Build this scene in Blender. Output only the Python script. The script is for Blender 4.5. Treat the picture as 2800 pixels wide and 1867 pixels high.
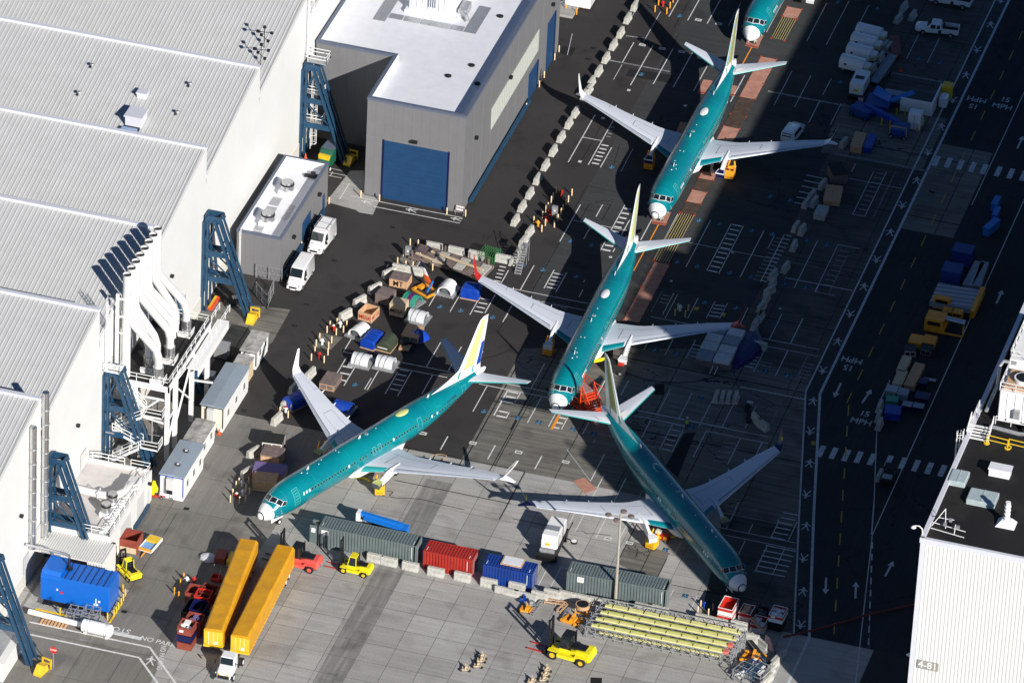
import bpy, math, random
from math import sin, cos, pi, radians as R
from mathutils import Vector, Matrix
for o in list(bpy.data.objects): bpy.data.objects.remove(o)
random.seed(7)
scene = bpy.context.scene
col = scene.collection
# ---------------------------------------------------------------- camera
F_PX = 18478.31
CAM = Vector((183.528, -688.041, 458.081))
_az, _d, _r = R(-14.9353278), R(32.7525775), R(2.98200018)
FW = Vector((sin(_az)*cos(_d), cos(_az)*cos(_d), -sin(_d)))
_R0 = Vector((cos(_az), -sin(_az), 0)); _U0 = _R0.cross(FW)
RT = _R0*cos(_r)+_U0*sin(_r); UP = _U0*cos(_r)-_R0*sin(_r)
cd = bpy.data.cameras.new('camera'); co = bpy.data.objects.new('camera', cd); col.objects.link(co)
cd.sensor_width = 36; cd.lens = F_PX/2800*36; cd.clip_start = 10; cd.clip_end = 6000
co.matrix_world = Matrix(((RT.x, UP.x, -FW.x, CAM.x), (RT.y, UP.y, -FW.y, CAM.y), (RT.z, UP.z, -FW.z, CAM.z), (0, 0, 0, 1)))
scene.camera = co
# ---------------------------------------------------------------- sky, sun, exposure
SUN_EL, SUN_AZ = R(24.7), R(135)          # azimuth clockwise from +Y
w = bpy.data.worlds.new('World'); scene.world = w; w.use_nodes = True
nt = w.node_tree; bg = nt.nodes['Background']
sky = nt.nodes.new('ShaderNodeTexSky'); sky.sky_type = 'NISHITA'; sky.sun_disc = False
sky.sun_elevation = SUN_EL; sky.sun_rotation = SUN_AZ; sky.altitude = 2500; sky.air_density = 1.0; sky.dust_density = .0; sky.ozone_density = 6.0
nt.links.new(sky.outputs[0], bg.inputs[0]); bg.inputs[1].default_value = 0.05
sl = bpy.data.lights.new('sun', 'SUN'); sl.energy = 5.0; sl.angle = R(0.5); sl.color = (1, .955, .9)
so = bpy.data.objects.new('sun', sl); col.objects.link(so)
sd = Vector((sin(SUN_AZ)*cos(SUN_EL), cos(SUN_AZ)*cos(SUN_EL), sin(SUN_EL)))
so.rotation_euler = sd.to_track_quat('Z', 'Y').to_euler(); so.location = sd*400
vs = scene.view_settings; vs.view_transform = 'Standard'; vs.look = 'None'; vs.exposure = 0.45; vs.gamma = 1
# ---------------------------------------------------------------- helpers
def G(x, y, z=0.0):
    "point of height z seen at pixel x,y of the 2800 px wide photograph"
    d = FW*F_PX+RT*(x-1400)-UP*(y-933.5); t = (z-CAM.z)/d.z
    return CAM+d*t
def Hh(gx, gy, ty):
    "height of a vertical standing on ground pixel gx,gy whose top is at pixel row ty"
    g = G(gx, gy); lo, hi = 0, 60
    for _ in range(40):
        m = (lo+hi)/2; v = Vector((g.x, g.y, m))-CAM
        if 933.5-F_PX*v.dot(UP)/v.dot(FW) > ty: lo = m
        else: hi = m
    return m
OY = (0, 470, 930, 1397)
def T(c, r, x, y, z=0.0): return G(700*c+.2998*x, OY[r]+.2998*y, z)
def Zp(ox, oy, s, x, y, z=0.0): return G(ox+s*x, oy+s*y, z)

class MB:
    def __init__(s): s.v = []; s.f = []; s.m = []; s.cur = 0; s.M = None
    def add(s, vs, fs, mi=None):
        n = len(s.v)
        s.v += [tuple(s.M @ Vector(p)) if s.M else tuple(p) for p in vs]
        s.f += [tuple(i+n for i in f) for f in fs]; s.m += [s.cur if mi is None else mi]*len(fs); return s
    def box(s, x0, y0, z0, x1, y1, z1, mi=None):
        return s.add([(x0,y0,z0),(x1,y0,z0),(x1,y1,z0),(x0,y1,z0),(x0,y0,z1),(x1,y0,z1),(x1,y1,z1),(x0,y1,z1)],
                     [(3,2,1,0),(4,5,6,7),(0,1,5,4),(1,2,6,5),(2,3,7,6),(3,0,4,7)], mi)
    def cbox(s, c, d, mi=None):
        return s.box(c[0]-d[0]/2, c[1]-d[1]/2, c[2]-d[2]/2, c[0]+d[0]/2, c[1]+d[1]/2, c[2]+d[2]/2, mi)
    def bev(s, x0, y0, z0, x1, y1, z1, b=.05, mi=None):
        "box with bevelled vertical and top edges"
        r = [(x0+b,y0),(x1-b,y0),(x1,y0+b),(x1,y1-b),(x1-b,y1),(x0+b,y1),(x0,y1-b),(x0,y0+b)]
        r2 = [(x0+2*b,y0+b),(x1-2*b,y0+b),(x1-b,y0+2*b),(x1-b,y1-2*b),(x1-2*b,y1-b),(x0+2*b,y1-b),(x0+b,y1-2*b),(x0+b,y0+2*b)]
        vs = [(p[0],p[1],z0) for p in r]+[(p[0],p[1],z1-b) for p in r]+[(p[0],p[1],z1) for p in r2]
        fs = [(i,(i+1)%8,8+(i+1)%8,8+i) for i in range(8)]+[(8+i,8+(i+1)%8,16+(i+1)%8,16+i) for i in range(8)]+[tuple(range(16,24)),tuple(range(7,-1,-1))]
        return s.add(vs, fs, mi)
    def beam(s, a, b, w=.1, h=None, mi=None, up=None):
        a, b = Vector(a), Vector(b); h = h or w; d = (b-a)
        if d.length < 1e-6: return s
        d.normalize(); u = Vector(up) if up else (Vector((0,0,1)) if abs(d.z) < .95 else Vector((0,1,0)))
        x = d.cross(u).normalized()*w/2; y = x.cross(d).normalized()*h/2
        vs = [a-x-y,a+x-y,a+x+y,a-x+y,b-x-y,b+x-y,b+x+y,b-x+y]
        return s.add(vs, [(3,2,1,0),(4,5,6,7),(0,1,5,4),(1,2,6,5),(2,3,7,6),(3,0,4,7)], mi)
    def tube(s, pts, r, n=8, mi=None, cap=True):
        pts = [Vector(p) for p in pts]; rs = r if isinstance(r, (list, tuple)) else [r]*len(pts)
        vs = []; fs = []; px = None
        for i, p in enumerate(pts):
            d = (pts[min(i+1, len(pts)-1)]-pts[max(i-1, 0)]).normalized()
            if px is None:
                u = Vector((0,0,1)) if abs(d.z) < .9 else Vector((0,1,0)); px = d.cross(u).normalized()
            px = (px-d*px.dot(d)).normalized(); py = d.cross(px)
            vs += [p+(px*cos(2*pi*k/n)+py*sin(2*pi*k/n))*rs[i] for k in range(n)]
        for i in range(len(pts)-1):
            fs += [(i*n+k, i*n+(k+1)%n, (i+1)*n+(k+1)%n, (i+1)*n+k) for k in range(n)]
        if cap: fs += [tuple(range(n-1,-1,-1)), tuple((len(pts)-1)*n+k for k in range(n))]
        return s.add(vs, fs, mi)
    def cyl(s, c, r, h, n=12, mi=None, r2=None): return s.tube([c, (c[0],c[1],c[2]+h)], [r, r if r2 is None else r2], n, mi)
    def prism(s, poly, z0, z1, mi=None):
        n = len(poly); vs = [(p[0],p[1],z0) for p in poly]+[(p[0],p[1],z1) for p in poly]
        return s.add(vs, [(i,(i+1)%n,n+(i+1)%n,n+i) for i in range(n)]+[tuple(range(n-1,-1,-1)), tuple(range(n,2*n))], mi)
    def prof(s, poly, a, b, axis='y', mi=None):
        "profile in the plane across the axis, extruded from a to b; poly=(u,z)"
        n = len(poly)
        if axis == 'y': vs = [(p[0],a,p[1]) for p in poly]+[(p[0],b,p[1]) for p in poly]
        else: vs = [(a,p[0],p[1]) for p in poly]+[(b,p[0],p[1]) for p in poly]
        return s.add(vs, [(i,(i+1)%n,n+(i+1)%n,n+i) for i in range(n)]+[tuple(range(n-1,-1,-1)), tuple(range(n,2*n))], mi)
    def loft(s, rings, mi=None, cap=True, closed=True):
        n = len(rings[0]); vs = [p for r_ in rings for p in r_]; fs = []
        for i in range(len(rings)-1):
            fs += [(i*n+k, i*n+(k+1)%n, (i+1)*n+(k+1)%n, (i+1)*n+k) for k in range(n if closed else n-1)]
        if cap: fs += [tuple(range(n-1,-1,-1)), tuple((len(rings)-1)*n+k for k in range(n))]
        return s.add(vs, fs, mi)
    def quad(s, a, b, c, d, mi=None): return s.add([a,b,c,d], [(0,1,2,3)], mi)
    def build(s, name, mat, parent=None, smooth=False, loc=None):
        me = bpy.data.meshes.new(name); me.from_pydata(s.v, [], s.f)
        ms = mat if isinstance(mat, (list, tuple)) else [mat]
        for m_ in ms: me.materials.append(m_)
        if len(ms) > 1:
            me.polygons.foreach_set('material_index', s.m)
        me.validate(); 
        import bmesh
        bm = bmesh.new(); bm.from_mesh(me); bmesh.ops.recalc_face_normals(bm, faces=bm.faces); bm.to_mesh(me); bm.free()
        if smooth:
            me.polygons.foreach_set('use_smooth', [True]*len(me.polygons))
            me.set_sharp_from_angle(angle=R(38))
        me.update()
        o = bpy.data.objects.new(name, me); col.objects.link(o)
        if parent is not None: o.parent = parent
        if loc is not None: o.location = loc
        return o
def empty(name, loc=(0,0,0), rz=0.0):
    o = bpy.data.objects.new(name, None); col.objects.link(o); o.location = loc; o.rotation_euler = (0,0,rz); o.empty_display_size = .3
    return o
def tag(o, label=None, cat=None, group=None, kind=None):
    if label: o['label'] = label
    if cat: o['category'] = cat
    if group: o['group'] = group
    if kind: o['kind'] = kind
    return o
def struct(o): o['kind'] = 'structure'; return o
KIDS = {}
def copy_tree(o, parent=None):
    c = o.copy(); col.objects.link(c); c.parent = parent
    for ch in list(o.children): copy_tree(ch, c)
    return c
def inst(proto, loc, rz, label, group=None):
    c = copy_tree(proto) if proto.get('used') else proto
    proto['used'] = 1
    c.location = loc; c.rotation_euler = (0,0,rz)
    if 'used' in c and c is not proto: del c['used']
    tag(c, label, None, group); return c
ORD = ['zeroth','first','second','third','fourth','fifth','sixth','seventh','eighth','ninth','tenth','eleventh','twelfth','thirteenth','fourteenth','fifteenth','sixteenth','seventeenth','eighteenth','nineteenth','twentieth','twenty-first','twenty-second','twenty-third','twenty-fourth','twenty-fifth','twenty-sixth','twenty-seventh','twenty-eighth','twenty-ninth','thirtieth']
# ---------------------------------------------------------------- materials
def mat(name, c, rough=.6, metal=0.0, var=.12, scale=1.5, c2=None, coat=0.0, spec=None, fine=0.0, bump=0.0):
    m = bpy.data.materials.new(name); m.use_nodes = True; n = m.node_tree; b = n.nodes['Principled BSDF']
    b.inputs['Roughness'].default_value = rough; b.inputs['Metallic'].default_value = metal
    if coat: b.inputs['Coat Weight'].default_value = coat; b.inputs['Coat Roughness'].default_value = .15
    if spec is not None: b.inputs['Specular IOR Level'].default_value = spec
    tc = n.nodes.new('ShaderNodeTexCoord'); nz = n.nodes.new('ShaderNodeTexNoise')
    nz.inputs['Scale'].default_value = scale; nz.inputs['Detail'].default_value = 6; nz.inputs['Roughness'].default_value = .65
    n.links.new(tc.outputs['Object'], nz.inputs['Vector'])
    rp = n.nodes.new('ShaderNodeValToRGB'); e = rp.color_ramp.elements
    e[0].position = .3; e[1].position = .7
    lo = c2 if c2 else tuple(v*(1-var) for v in c); hi = c if c2 else tuple(min(1, v*(1+var)) for v in c)
    e[0].color = (*lo, 1); e[1].color = (*hi, 1)
    n.links.new(nz.outputs['Fac'], rp.inputs['Fac']); n.links.new(rp.outputs['Color'], b.inputs['Base Color'])
    if bump:
        bp = n.nodes.new('ShaderNodeBump'); bp.inputs['Strength'].default_value = bump; bp.inputs['Distance'].default_value = .05
        n.links.new(nz.outputs['Fac'], bp.inputs['Height']); n.links.new(bp.outputs['Normal'], b.inputs['Normal'])
    return m
def ground_mat(name, c1, c2, c3, joint=None, jcol=(.02,.02,.02), jw=.012, rough=.85, crack=False, streak=0.0):
    "large scale mottling + fine grain (+ slab joints every `joint` metres, + tar filled cracks)"
    m = bpy.data.materials.new(name); m.use_nodes = True; n = m.node_tree; L = n.links; b = n.nodes['Principled BSDF']
    b.inputs['Roughness'].default_value = rough; b.inputs['Specular IOR Level'].default_value = .25
    tc = n.nodes.new('ShaderNodeTexCoord')
    def noise(s, d=5, vec=None):
        z = n.nodes.new('ShaderNodeTexNoise'); z.inputs['Scale'].default_value = s; z.inputs['Detail'].default_value = d
        L.new(vec or tc.outputs['Object'], z.inputs['Vector']); return z.outputs['Fac']
    def ramp(f, p0, p1, a, bb):
        r_ = n.nodes.new('ShaderNodeValToRGB'); r_.color_ramp.elements[0].position = p0; r_.color_ramp.elements[1].position = p1
        r_.color_ramp.elements[0].color = (*a, 1); r_.color_ramp.elements[1].color = (*bb, 1); L.new(f, r_.inputs[0]); return r_.outputs[0]
    def mix(f, a, bb, t='MIX'):
        x = n.nodes.new('ShaderNodeMix'); x.data_type = 'RGBA'; x.blend_type = t
        if isinstance(f, float): x.inputs['Factor'].default_value = f
        else: L.new(f, x.inputs['Factor'])
        L.new(a, x.inputs['A']); L.new(bb, x.inputs['B']); return x.outputs['Result']
    base = ramp(noise(.07), .35, .65, c1, c2)
    stn = ramp(noise(.28, 8), .52, .68, (0,0,0), (1,1,1))
    cc = n.nodes.new('ShaderNodeRGB'); cc.outputs[0].default_value = (*c3, 1)
    base = mix(stn, base, cc.outputs[0])
    gr = ramp(noise(6, 8), .25, .75, (.80,.80,.80), (1.18,1.18,1.18)); base = mix(1.0, base, gr, 'MULTIPLY')
    if streak:
        mp = n.nodes.new('ShaderNodeMapping'); mp.inputs['Scale'].default_value = (2.2, .12, 1) if streak > 0 else (.10, 1.8, 1)
        L.new(tc.outputs['Object'], mp.inputs['Vector'])
        st = ramp(noise(1.0, 6, mp.outputs[0]), .35, .7, (1-abs(streak),)*3, (1.08,)*3); base = mix(1.0, base, st, 'MULTIPLY')
    if joint:
        sx = n.nodes.new('ShaderNodeSeparateXYZ'); L.new(tc.outputs['Object'], sx.inputs[0])
        wob = noise(.9, 3)
        outs = []
        for ax, off, pitch in (('X', joint[0], joint[1]), ('Y', joint[2], joint[3])):
            a = n.nodes.new('ShaderNodeMath'); a.operation = 'SUBTRACT'; L.new(sx.outputs[ax], a.inputs[0]); a.inputs[1].default_value = off
            d = n.nodes.new('ShaderNodeMath'); d.operation = 'DIVIDE'; L.new(a.outputs[0], d.inputs[0]); d.inputs[1].default_value = pitch
            p = n.nodes.new('ShaderNodeMath'); p.operation = 'PINGPONG'; L.new(d.outputs[0], p.inputs[0]); p.inputs[1].default_value = .5
            if len(joint) > 4 and ax == 'X': p.inputs[1].default_value = .5
            q_ = n.nodes.new('ShaderNodeMath'); q_.operation = 'LESS_THAN'; L.new(p.outputs[0], q_.inputs[0]); q_.inputs[1].default_value = jw
            outs.append(q_.outputs[0])
            # slab to slab shade
        mx = n.nodes.new('ShaderNodeMath'); mx.operation = 'MAXIMUM'; L.new(outs[0], mx.inputs[0]); L.new(outs[1], mx.inputs[1])
        gate = n.nodes.new('ShaderNodeMapRange'); L.new(wob, gate.inputs[0]); gate.inputs[1].default_value = .33; gate.inputs[2].default_value = .5; gate.inputs[3].default_value = .45; gate.inputs[4].default_value = 1
        g2 = n.nodes.new('ShaderNodeMath'); g2.operation = 'MULTIPLY'; L.new(mx.outputs[0], g2.inputs[0]); L.new(gate.outputs[0], g2.inputs[1])
        # per slab value
        fl = n.nodes.new('ShaderNodeVectorMath'); fl.operation = 'SUBTRACT'; L.new(tc.outputs['Object'], fl.inputs[0]); fl.inputs[1].default_value = (joint[0], joint[2], 0)
        f2 = n.nodes.new('ShaderNodeVectorMath'); f2.operation = 'DIVIDE'; L.new(fl.outputs[0], f2.inputs[0]); f2.inputs[1].default_value = (joint[1], joint[3], 1)
        f3 = n.nodes.new('ShaderNodeVectorMath'); f3.operation = 'FLOOR'; L.new(f2.outputs[0], f3.inputs[0])
        wn = n.nodes.new('ShaderNodeTexWhiteNoise'); L.new(f3.outputs[0], wn.inputs['Vector'])
        sv = ramp(wn.outputs['Value'], 0, 1, (.88,.88,.87), (1.08,1.08,1.08)); base = mix(1.0, base, sv, 'MULTIPLY')
        jc = n.nodes.new('ShaderNodeRGB'); jc.outputs[0].default_value = (*jcol, 1)
        base = mix(g2.outputs[0], base, jc.outputs[0])
    if crack:
        vo = n.nodes.new('ShaderNodeTexVoronoi'); vo.feature = 'DISTANCE_TO_EDGE'; vo.inputs['Scale'].default_value = .085
        ad = n.nodes.new('ShaderNodeVectorMath'); ad.operation = 'ADD'; dn = n.nodes.new('ShaderNodeTexNoise'); dn.inputs['Scale'].default_value = .5; dn.inputs['Detail'].default_value = 6
        L.new(tc.outputs['Object'], dn.inputs['Vector']); sc = n.nodes.new('ShaderNodeVectorMath'); sc.operation = 'SCALE'; sc.inputs['Scale'].default_value = 3.2
        L.new(dn.outputs['Color'], sc.inputs[0]); L.new(tc.outputs['Object'], ad.inputs[0]); L.new(sc.outputs[0], ad.inputs[1]); L.new(ad.outputs[0], vo.inputs['Vector'])
        lt = n.nodes.new('ShaderNodeMath'); lt.operation = 'LESS_THAN'; L.new(vo.outputs['Distance'], lt.inputs[0]); lt.inputs[1].default_value = .0045
        g3 = n.nodes.new('ShaderNodeMath'); g3.operation = 'MULTIPLY'; L.new(lt.outputs[0], g3.inputs[0])
        gt = n.nodes.new('ShaderNodeMath'); gt.operation = 'GREATER_THAN'; gt.inputs[1].default_value = .53; L.new(noise(.05, 2), gt.inputs[0]); L.new(gt.outputs[0], g3.inputs[1])
        jc = n.nodes.new('ShaderNodeRGB'); jc.outputs[0].default_value = (*jcol, 1)
        base = mix(g3.outputs[0], base, jc.outputs[0])
    L.new(base, b.inputs['Base Color']); return m
M = {}
M['asphalt'] = ground_mat('asphalt', (.036,.033,.032), (.046,.043,.042), (.030,.028,.028), jcol=(.012,.012,.012))
M['asphalt_old'] = ground_mat('old asphalt', (.044,.046,.048), (.056,.058,.058), (.036,.037,.039), streak=-.15, crack=True, jcol=(.015,.015,.016))
M['concrete_old'] = ground_mat('weathered concrete', (.17,.162,.142), (.22,.21,.185), (.13,.122,.11), joint=(6.0,7.6,-29,15.2), jcol=(.02,.02,.02), jw=.008, streak=-.35, crack=True)
M['concrete'] = ground_mat('apron concrete', (.34,.33,.31), (.40,.39,.37), (.29,.28,.262), joint=(2.3,3.8,-57.1,3.72), jcol=(.10,.095,.09), jw=.0085, streak=-.10)
M['concrete_new'] = ground_mat('pale concrete', (.33,.325,.31), (.38,.375,.36), (.28,.275,.26), streak=-.1)
M['lot_shaded'] = ground_mat('weathered lot with painted shade', (.085,.082,.076), (.115,.11,.10), (.06,.058,.054), joint=(6.0,7.6,-29,15.2), jcol=(.02,.02,.02), jw=.006, streak=-.3, crack=True)  # weathered concrete, colour darkened further to carry the tall building's shade
M['apron_brown'] = ground_mat('brown stained apron', (.185,.175,.158), (.225,.213,.195), (.145,.136,.124), joint=(2.3,7.6,-57.1,7.44), jcol=(.07,.06,.05), jw=.004, streak=.10)
M['lane_worn'] = ground_mat('tyre darkened concrete', (.25,.243,.23), (.31,.30,.285), (.17,.163,.155), joint=(2.3,3.8,-57.1,3.72), jcol=(.09,.085,.08), jw=.0085, streak=.3)
M['road'] = ground_mat('road asphalt', (.028,.030,.034), (.036,.038,.042), (.022,.024,.027), crack=True, jcol=(.008,.008,.01), streak=.2)
M['patch'] = ground_mat('fresh tar patch', (.014,.014,.015), (.02,.02,.021), (.012,.012,.012))
M['paint'] = mat('white road paint', (.62,.62,.60), .7, var=.25, scale=3)
M['paint_worn'] = mat('worn road paint', (.34,.34,.34), .8, c2=(.07,.07,.07), scale=2.2)
M['paint_dim'] = mat('thin road paint lifted for shade', (.62,.64,.66), .8, c2=(.36,.38,.40), scale=1.6)  # thin paint, colour brightened for the many lines lying in shade
M['paint_yellow'] = mat('yellow road paint', (.48,.29,.03), .7, var=.3, scale=3)
M['paint_orange'] = mat('orange tape', (.85,.30,.03), .6)
M['paint_blue'] = mat('blue accessible bay paint', (.018,.075,.15), .85, c2=(.03,.04,.05), scale=3)
M['sym_blue'] = mat('blue symbol paint', (.10,.36,.60), .7, var=.2)
M['paint_red'] = mat('red hose', (.16,.014,.008), .6)
M['white'] = mat('white cladding', (.68,.68,.655), .55, var=.03, scale=.25)
M['roof'] = mat('ribbed roof sheet', (.55,.555,.545), .5, c2=(.49,.495,.485), scale=.45)
M['trim'] = mat('galvanised trim', (.62,.63,.68), .4, var=.05)
M['grey_wall'] = mat('grey cladding', (.165,.165,.17), .55, var=.05, scale=.6)
M['grey_trim'] = mat('dark parapet cap', (.10,.12,.17), .5, var=.08)
M['membrane'] = mat('white roof membrane', (.74,.75,.78), .6, c2=(.66,.67,.70), scale=.6)
M['door_blue'] = mat('blue roller door', (.010,.048,.125), .5, var=.10, scale=.8)
M['translucent'] = mat('pale window band', (.50,.53,.47), .3, var=.08, scale=1)
M['black'] = mat('black', (.010,.010,.012), .5, var=.2)
M['rubber'] = mat('tyre rubber', (.012,.012,.012), .8, var=.2)
M['steel_blue'] = mat('blue painted steel', (.014,.055,.11), .45, var=.25, scale=1.2)
M['galv'] = mat('galvanised steel', (.42,.43,.44), .4, metal=.5, var=.2, scale=4)
M['alu'] = mat('bright metal', (.62,.62,.62), .25, metal=.9, var=.15, scale=3)
M['white_paint'] = mat('white paint', (.80,.80,.78), .35, var=.04, coat=.2)
M['yellow'] = mat('yellow paint', (.72,.47,.02), .45, var=.12)
M['yellow_lift'] = mat('lift truck yellow', (.80,.68,.015), .35, var=.06, coat=.3)
M['orange'] = mat('orange paint', (.80,.33,.02), .45, var=.1)
M['red'] = mat('red paint', (.48,.025,.015), .4, var=.15)
M['glass'] = mat('dark glass', (.012,.018,.022), .06, var=.1, spec=.8)
M['barrier'] = mat('barrier concrete', (.54,.53,.48), .85, c2=(.30,.29,.26), scale=2.2, bump=.3)
M['bollard'] = mat('bollard paint', (.74,.55,.33), .5, var=.12, scale=3)
M['wood'] = mat('pale plywood', (.60,.38,.22), .8, c2=(.44,.26,.14), scale=2.5)
M['wood_dark'] = mat('weathered plywood', (.22,.165,.145), .85, c2=(.10,.08,.075), scale=2)
M['cardboard'] = mat('tan crate board', (.56,.44,.29), .8, var=.12, scale=2)
M['tarp_blue'] = mat('blue tarpaulin', (.008,.06,.42), .35, c2=(.005,.035,.26), scale=1.5, bump=.5)
M['tarp_white'] = mat('white wrap', (.66,.67,.68), .5, c2=(.50,.51,.53), scale=1.6, bump=.8)
M['trailer_tarp'] = mat('amber tarpaulin', (.66,.33,.012), .5, c2=(.52,.24,.008), scale=.9, bump=.6)
M['line'] = M['paint']
exec_parts = None
# ================================================================ GROUND
def sheet(name, poly, z, m, kind='structure'):
    b = MB(); b.add([(p[0], p[1], z) for p in poly], [tuple(range(len(poly)))]); o = b.build(name, m); o['kind'] = kind; return o
sheet('ground', [(-1500,-1500),(1500,-1500),(1500,1500),(-1500,1500)], 0, M['asphalt'])
sheet('concrete_apron', [(-120,-300),(49.4,-300),(49.4,-27.6),(1.75,-27.6),(1.75,-27.65),(-5.8,-27.7),(-38,-27.7),(-60,-27.7)], .004, M['concrete'])
sheet('weathered_apron', [(1.76,-27.6),(44.2,-27.6),(37.6,1.8),(37.6,6),(26.2,6),(26.2,8),(1.76,-1.0)], .0042, M['concrete_old'])
sheet('east_lot', [(26.21,6.01),(37.6,6.01),(37.6,260),(26.21,260)], .0043, M['lot_shaded'])
sheet('worn_lane', [(-1.0,-33),(2.25,-33),(2.25,-130),(-1.0,-130)], .0066, M['lane_worn'])
sheet('east_lot', [(35,-27.7),(44.15,-27.7),(49.35,-49.2),(38,-49.4)], .0072, M['lot_shaded'])
sheet('stained_apron', [(-38,-27.75),(-14,-27.75),(-15.5,-60),(-19,-72),(-17,-130),(-38,-130)], .0062, M['apron_brown'])
sheet('old_asphalt_lot', [(1.77,-.99),(26.19,8.01),(26.19,260),(-1.2,260),(-1.2,10.5),(1.77,10.5)], .0044, M['asphalt_old'])
sheet('walkway', [(37.62,260),(37.62,1.8),(43.5,-24.2),(49.3,-49.2),(51.1,-49.2),(45.2,-23.8),(39.4,1.9),(39.4,260)], .0052, M['asphalt_old'])
sheet('road', [(39.42,260),(39.42,1.9),(45.22,-23.8),(51.12,-49.2),(64,-49.2),(64,260)], .0050, M['road'])
sheet('crosswalk_slab', [(39.43,43.5),(46.5,43.5),(46.5,66),(39.43,66)], .0082, M['concrete_old'])
sheet('road_apron', [(49.41,-49.21),(59,-49.21),(59,-300),(49.41,-300)], .0046, M['concrete_new'])
def poly_sheet(name, tl, pts, z, m):
    return sheet(name, [Zp(*tl, x, y)[:2] for x, y in pts], z, m)
t11 = (700,470,.2998); t10=(700,0,.2998); t12=(700,930,.2998); t13=(700,1397,.2998)
t01=(0,470,.2998); t02=(0,930,.2998); t03=(0,1397,.2998); t20=(1400,0,.2998); t21=(1400,470,.2998); t22=(1400,930,.2998); t23=(1400,1397,.2998)
t30=(2100,0,.2998); t31=(2100,470,.2998); t32=(2100,930,.2998); t33=(2100,1397,.2998)
zA=(1330,560,.1977); zB=(1780,560,.1977); zC=(1330,900,.3459); zD=(1780,860,.3459); zE=(1800,1360,.1722); zF=(1080,1150,.1722); zG=(1500,0,.3459)
poly_sheet('brace_pad', (0,470,.2998), [(1780,1160),(2650,1255),(2480,1560),(2330,1640),(1700,1500)], .0085, M['concrete_old'])
poly_sheet('doorway_pad', t11, [(640,275),(860,-10),(985,-10),(985,210),(1135,240),(1065,392),(940,370),(910,348)], .0085, M['concrete_new'])
poly_sheet('generator_pad', t03, [(215,860),(400,600),(1180,720),(1000,1030),(330,900)], .0087, M['concrete_new'])
poly_sheet('tar_patch', t23, [(1060,260),(1440,380),(1300,640),(965,480)], .0084, M['concrete_old'])
poly_sheet('tar_patch', t22, [(1570,850),(1675,840),(1510,1250),(1400,1150)], .0086, M['patch'])
poly_sheet('tar_patch', t20, [(1075,630),(1480,690),(1440,760),(1035,695)], .0086, M['patch'])
for p in (((1020,690),(960,830)),): pass
# ---- hydrant / valve pads
poly_sheet('valve_pad', (780,830,.1722), [(550,465),(910,540),(720,735),(430,685)], .0086, M['concrete_old'])
poly_sheet('valve_pad', t11, [(1385,670),(1570,690),(1460,870),(1290,830)], .0086, M['concrete_old'])
# ================================================================ MARKINGS
class Mark:
    def __init__(s): s.b = MB(); s.z = .0125
    def line(s, a, b, w=.13):
        a = Vector((a[0], a[1])); b = Vector((b[0], b[1])); d = b-a
        if abs(d.x) < .07*abs(d.y)+.05: m_ = (a.x+b.x)/2; a.x = b.x = m_
        if abs(d.y) < .06*abs(d.x)+.03: m_ = (a.y+b.y)/2; a.y = b.y = m_
        d = (b-a); 
        if d.length < .01: return
        d.normalize(); n = Vector((-d.y, d.x))*w/2; s.z += .00002
        s.b.quad((*(a-n), s.z), (*(b-n), s.z), (*(b+n), s.z), (*(a+n), s.z))
    def seg(s, tl, L, w=.13):
        for x0, y0, x1, y1 in L: s.line(Zp(*tl, x0, y0), Zp(*tl, x1, y1), w)
    def rungs(s, tl, x0, y0, x1, y1, dx, dy, n, w=.3):
        for i in range(n): s.line(Zp(*tl, x0+dx*i, y0+dy*i), Zp(*tl, x1+dx*i, y1+dy*i), w)
    def poly(s, pts): s.z += .00002; s.b.add([(p[0], p[1], s.z) for p in pts], [tuple(range(len(pts)))])
    def shape(s, c, pts, rz=0, sc=1.0):
        s.poly([(c[0]+(x*cos(rz)-y*sin(rz))*sc, c[1]+(x*sin(rz)+y*cos(rz))*sc) for x, y in pts])
    def text(s, c, txt, size, rz=0, sx=1.0):
        for vs, fs in [text_geo(txt)]:
            s.z += .00002
            s.b.add([(c[0]+(x*sx*cos(rz)-y*sin(rz))*size, c[1]+(x*sx*sin(rz)+y*cos(rz))*size, s.z) for x, y in vs], fs)
_tc = {}
def text_geo(txt):
    if txt in _tc: return _tc[txt]
    cu = bpy.data.curves.new('t', 'FONT'); cu.body = txt; cu.align_x = 'CENTER'; cu.align_y = 'CENTER'; cu.size = 1; cu.resolution_u = 3; cu.offset = .012
    o = bpy.data.objects.new('t', cu); col.objects.link(o)
    dg = bpy.context.evaluated_depsgraph_get(); me = o.evaluated_get(dg).to_mesh()
    r_ = ([(v.co.x, v.co.y) for v in me.vertices], [tuple(p.vertices) for p in me.polygons])
    o.evaluated_get(dg).to_mesh_clear(); bpy.data.objects.remove(o); bpy.data.curves.remove(cu); _tc[txt] = r_; return r_
W = Mark(); WW = Mark(); WW.z = .0113; D = Mark(); D.z = .0119; Y = Mark(); BL = Mark(); BL.z = .0101; OR = Mark(); OR.z = .0151; K = Mark(); K.z = .0092
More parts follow.
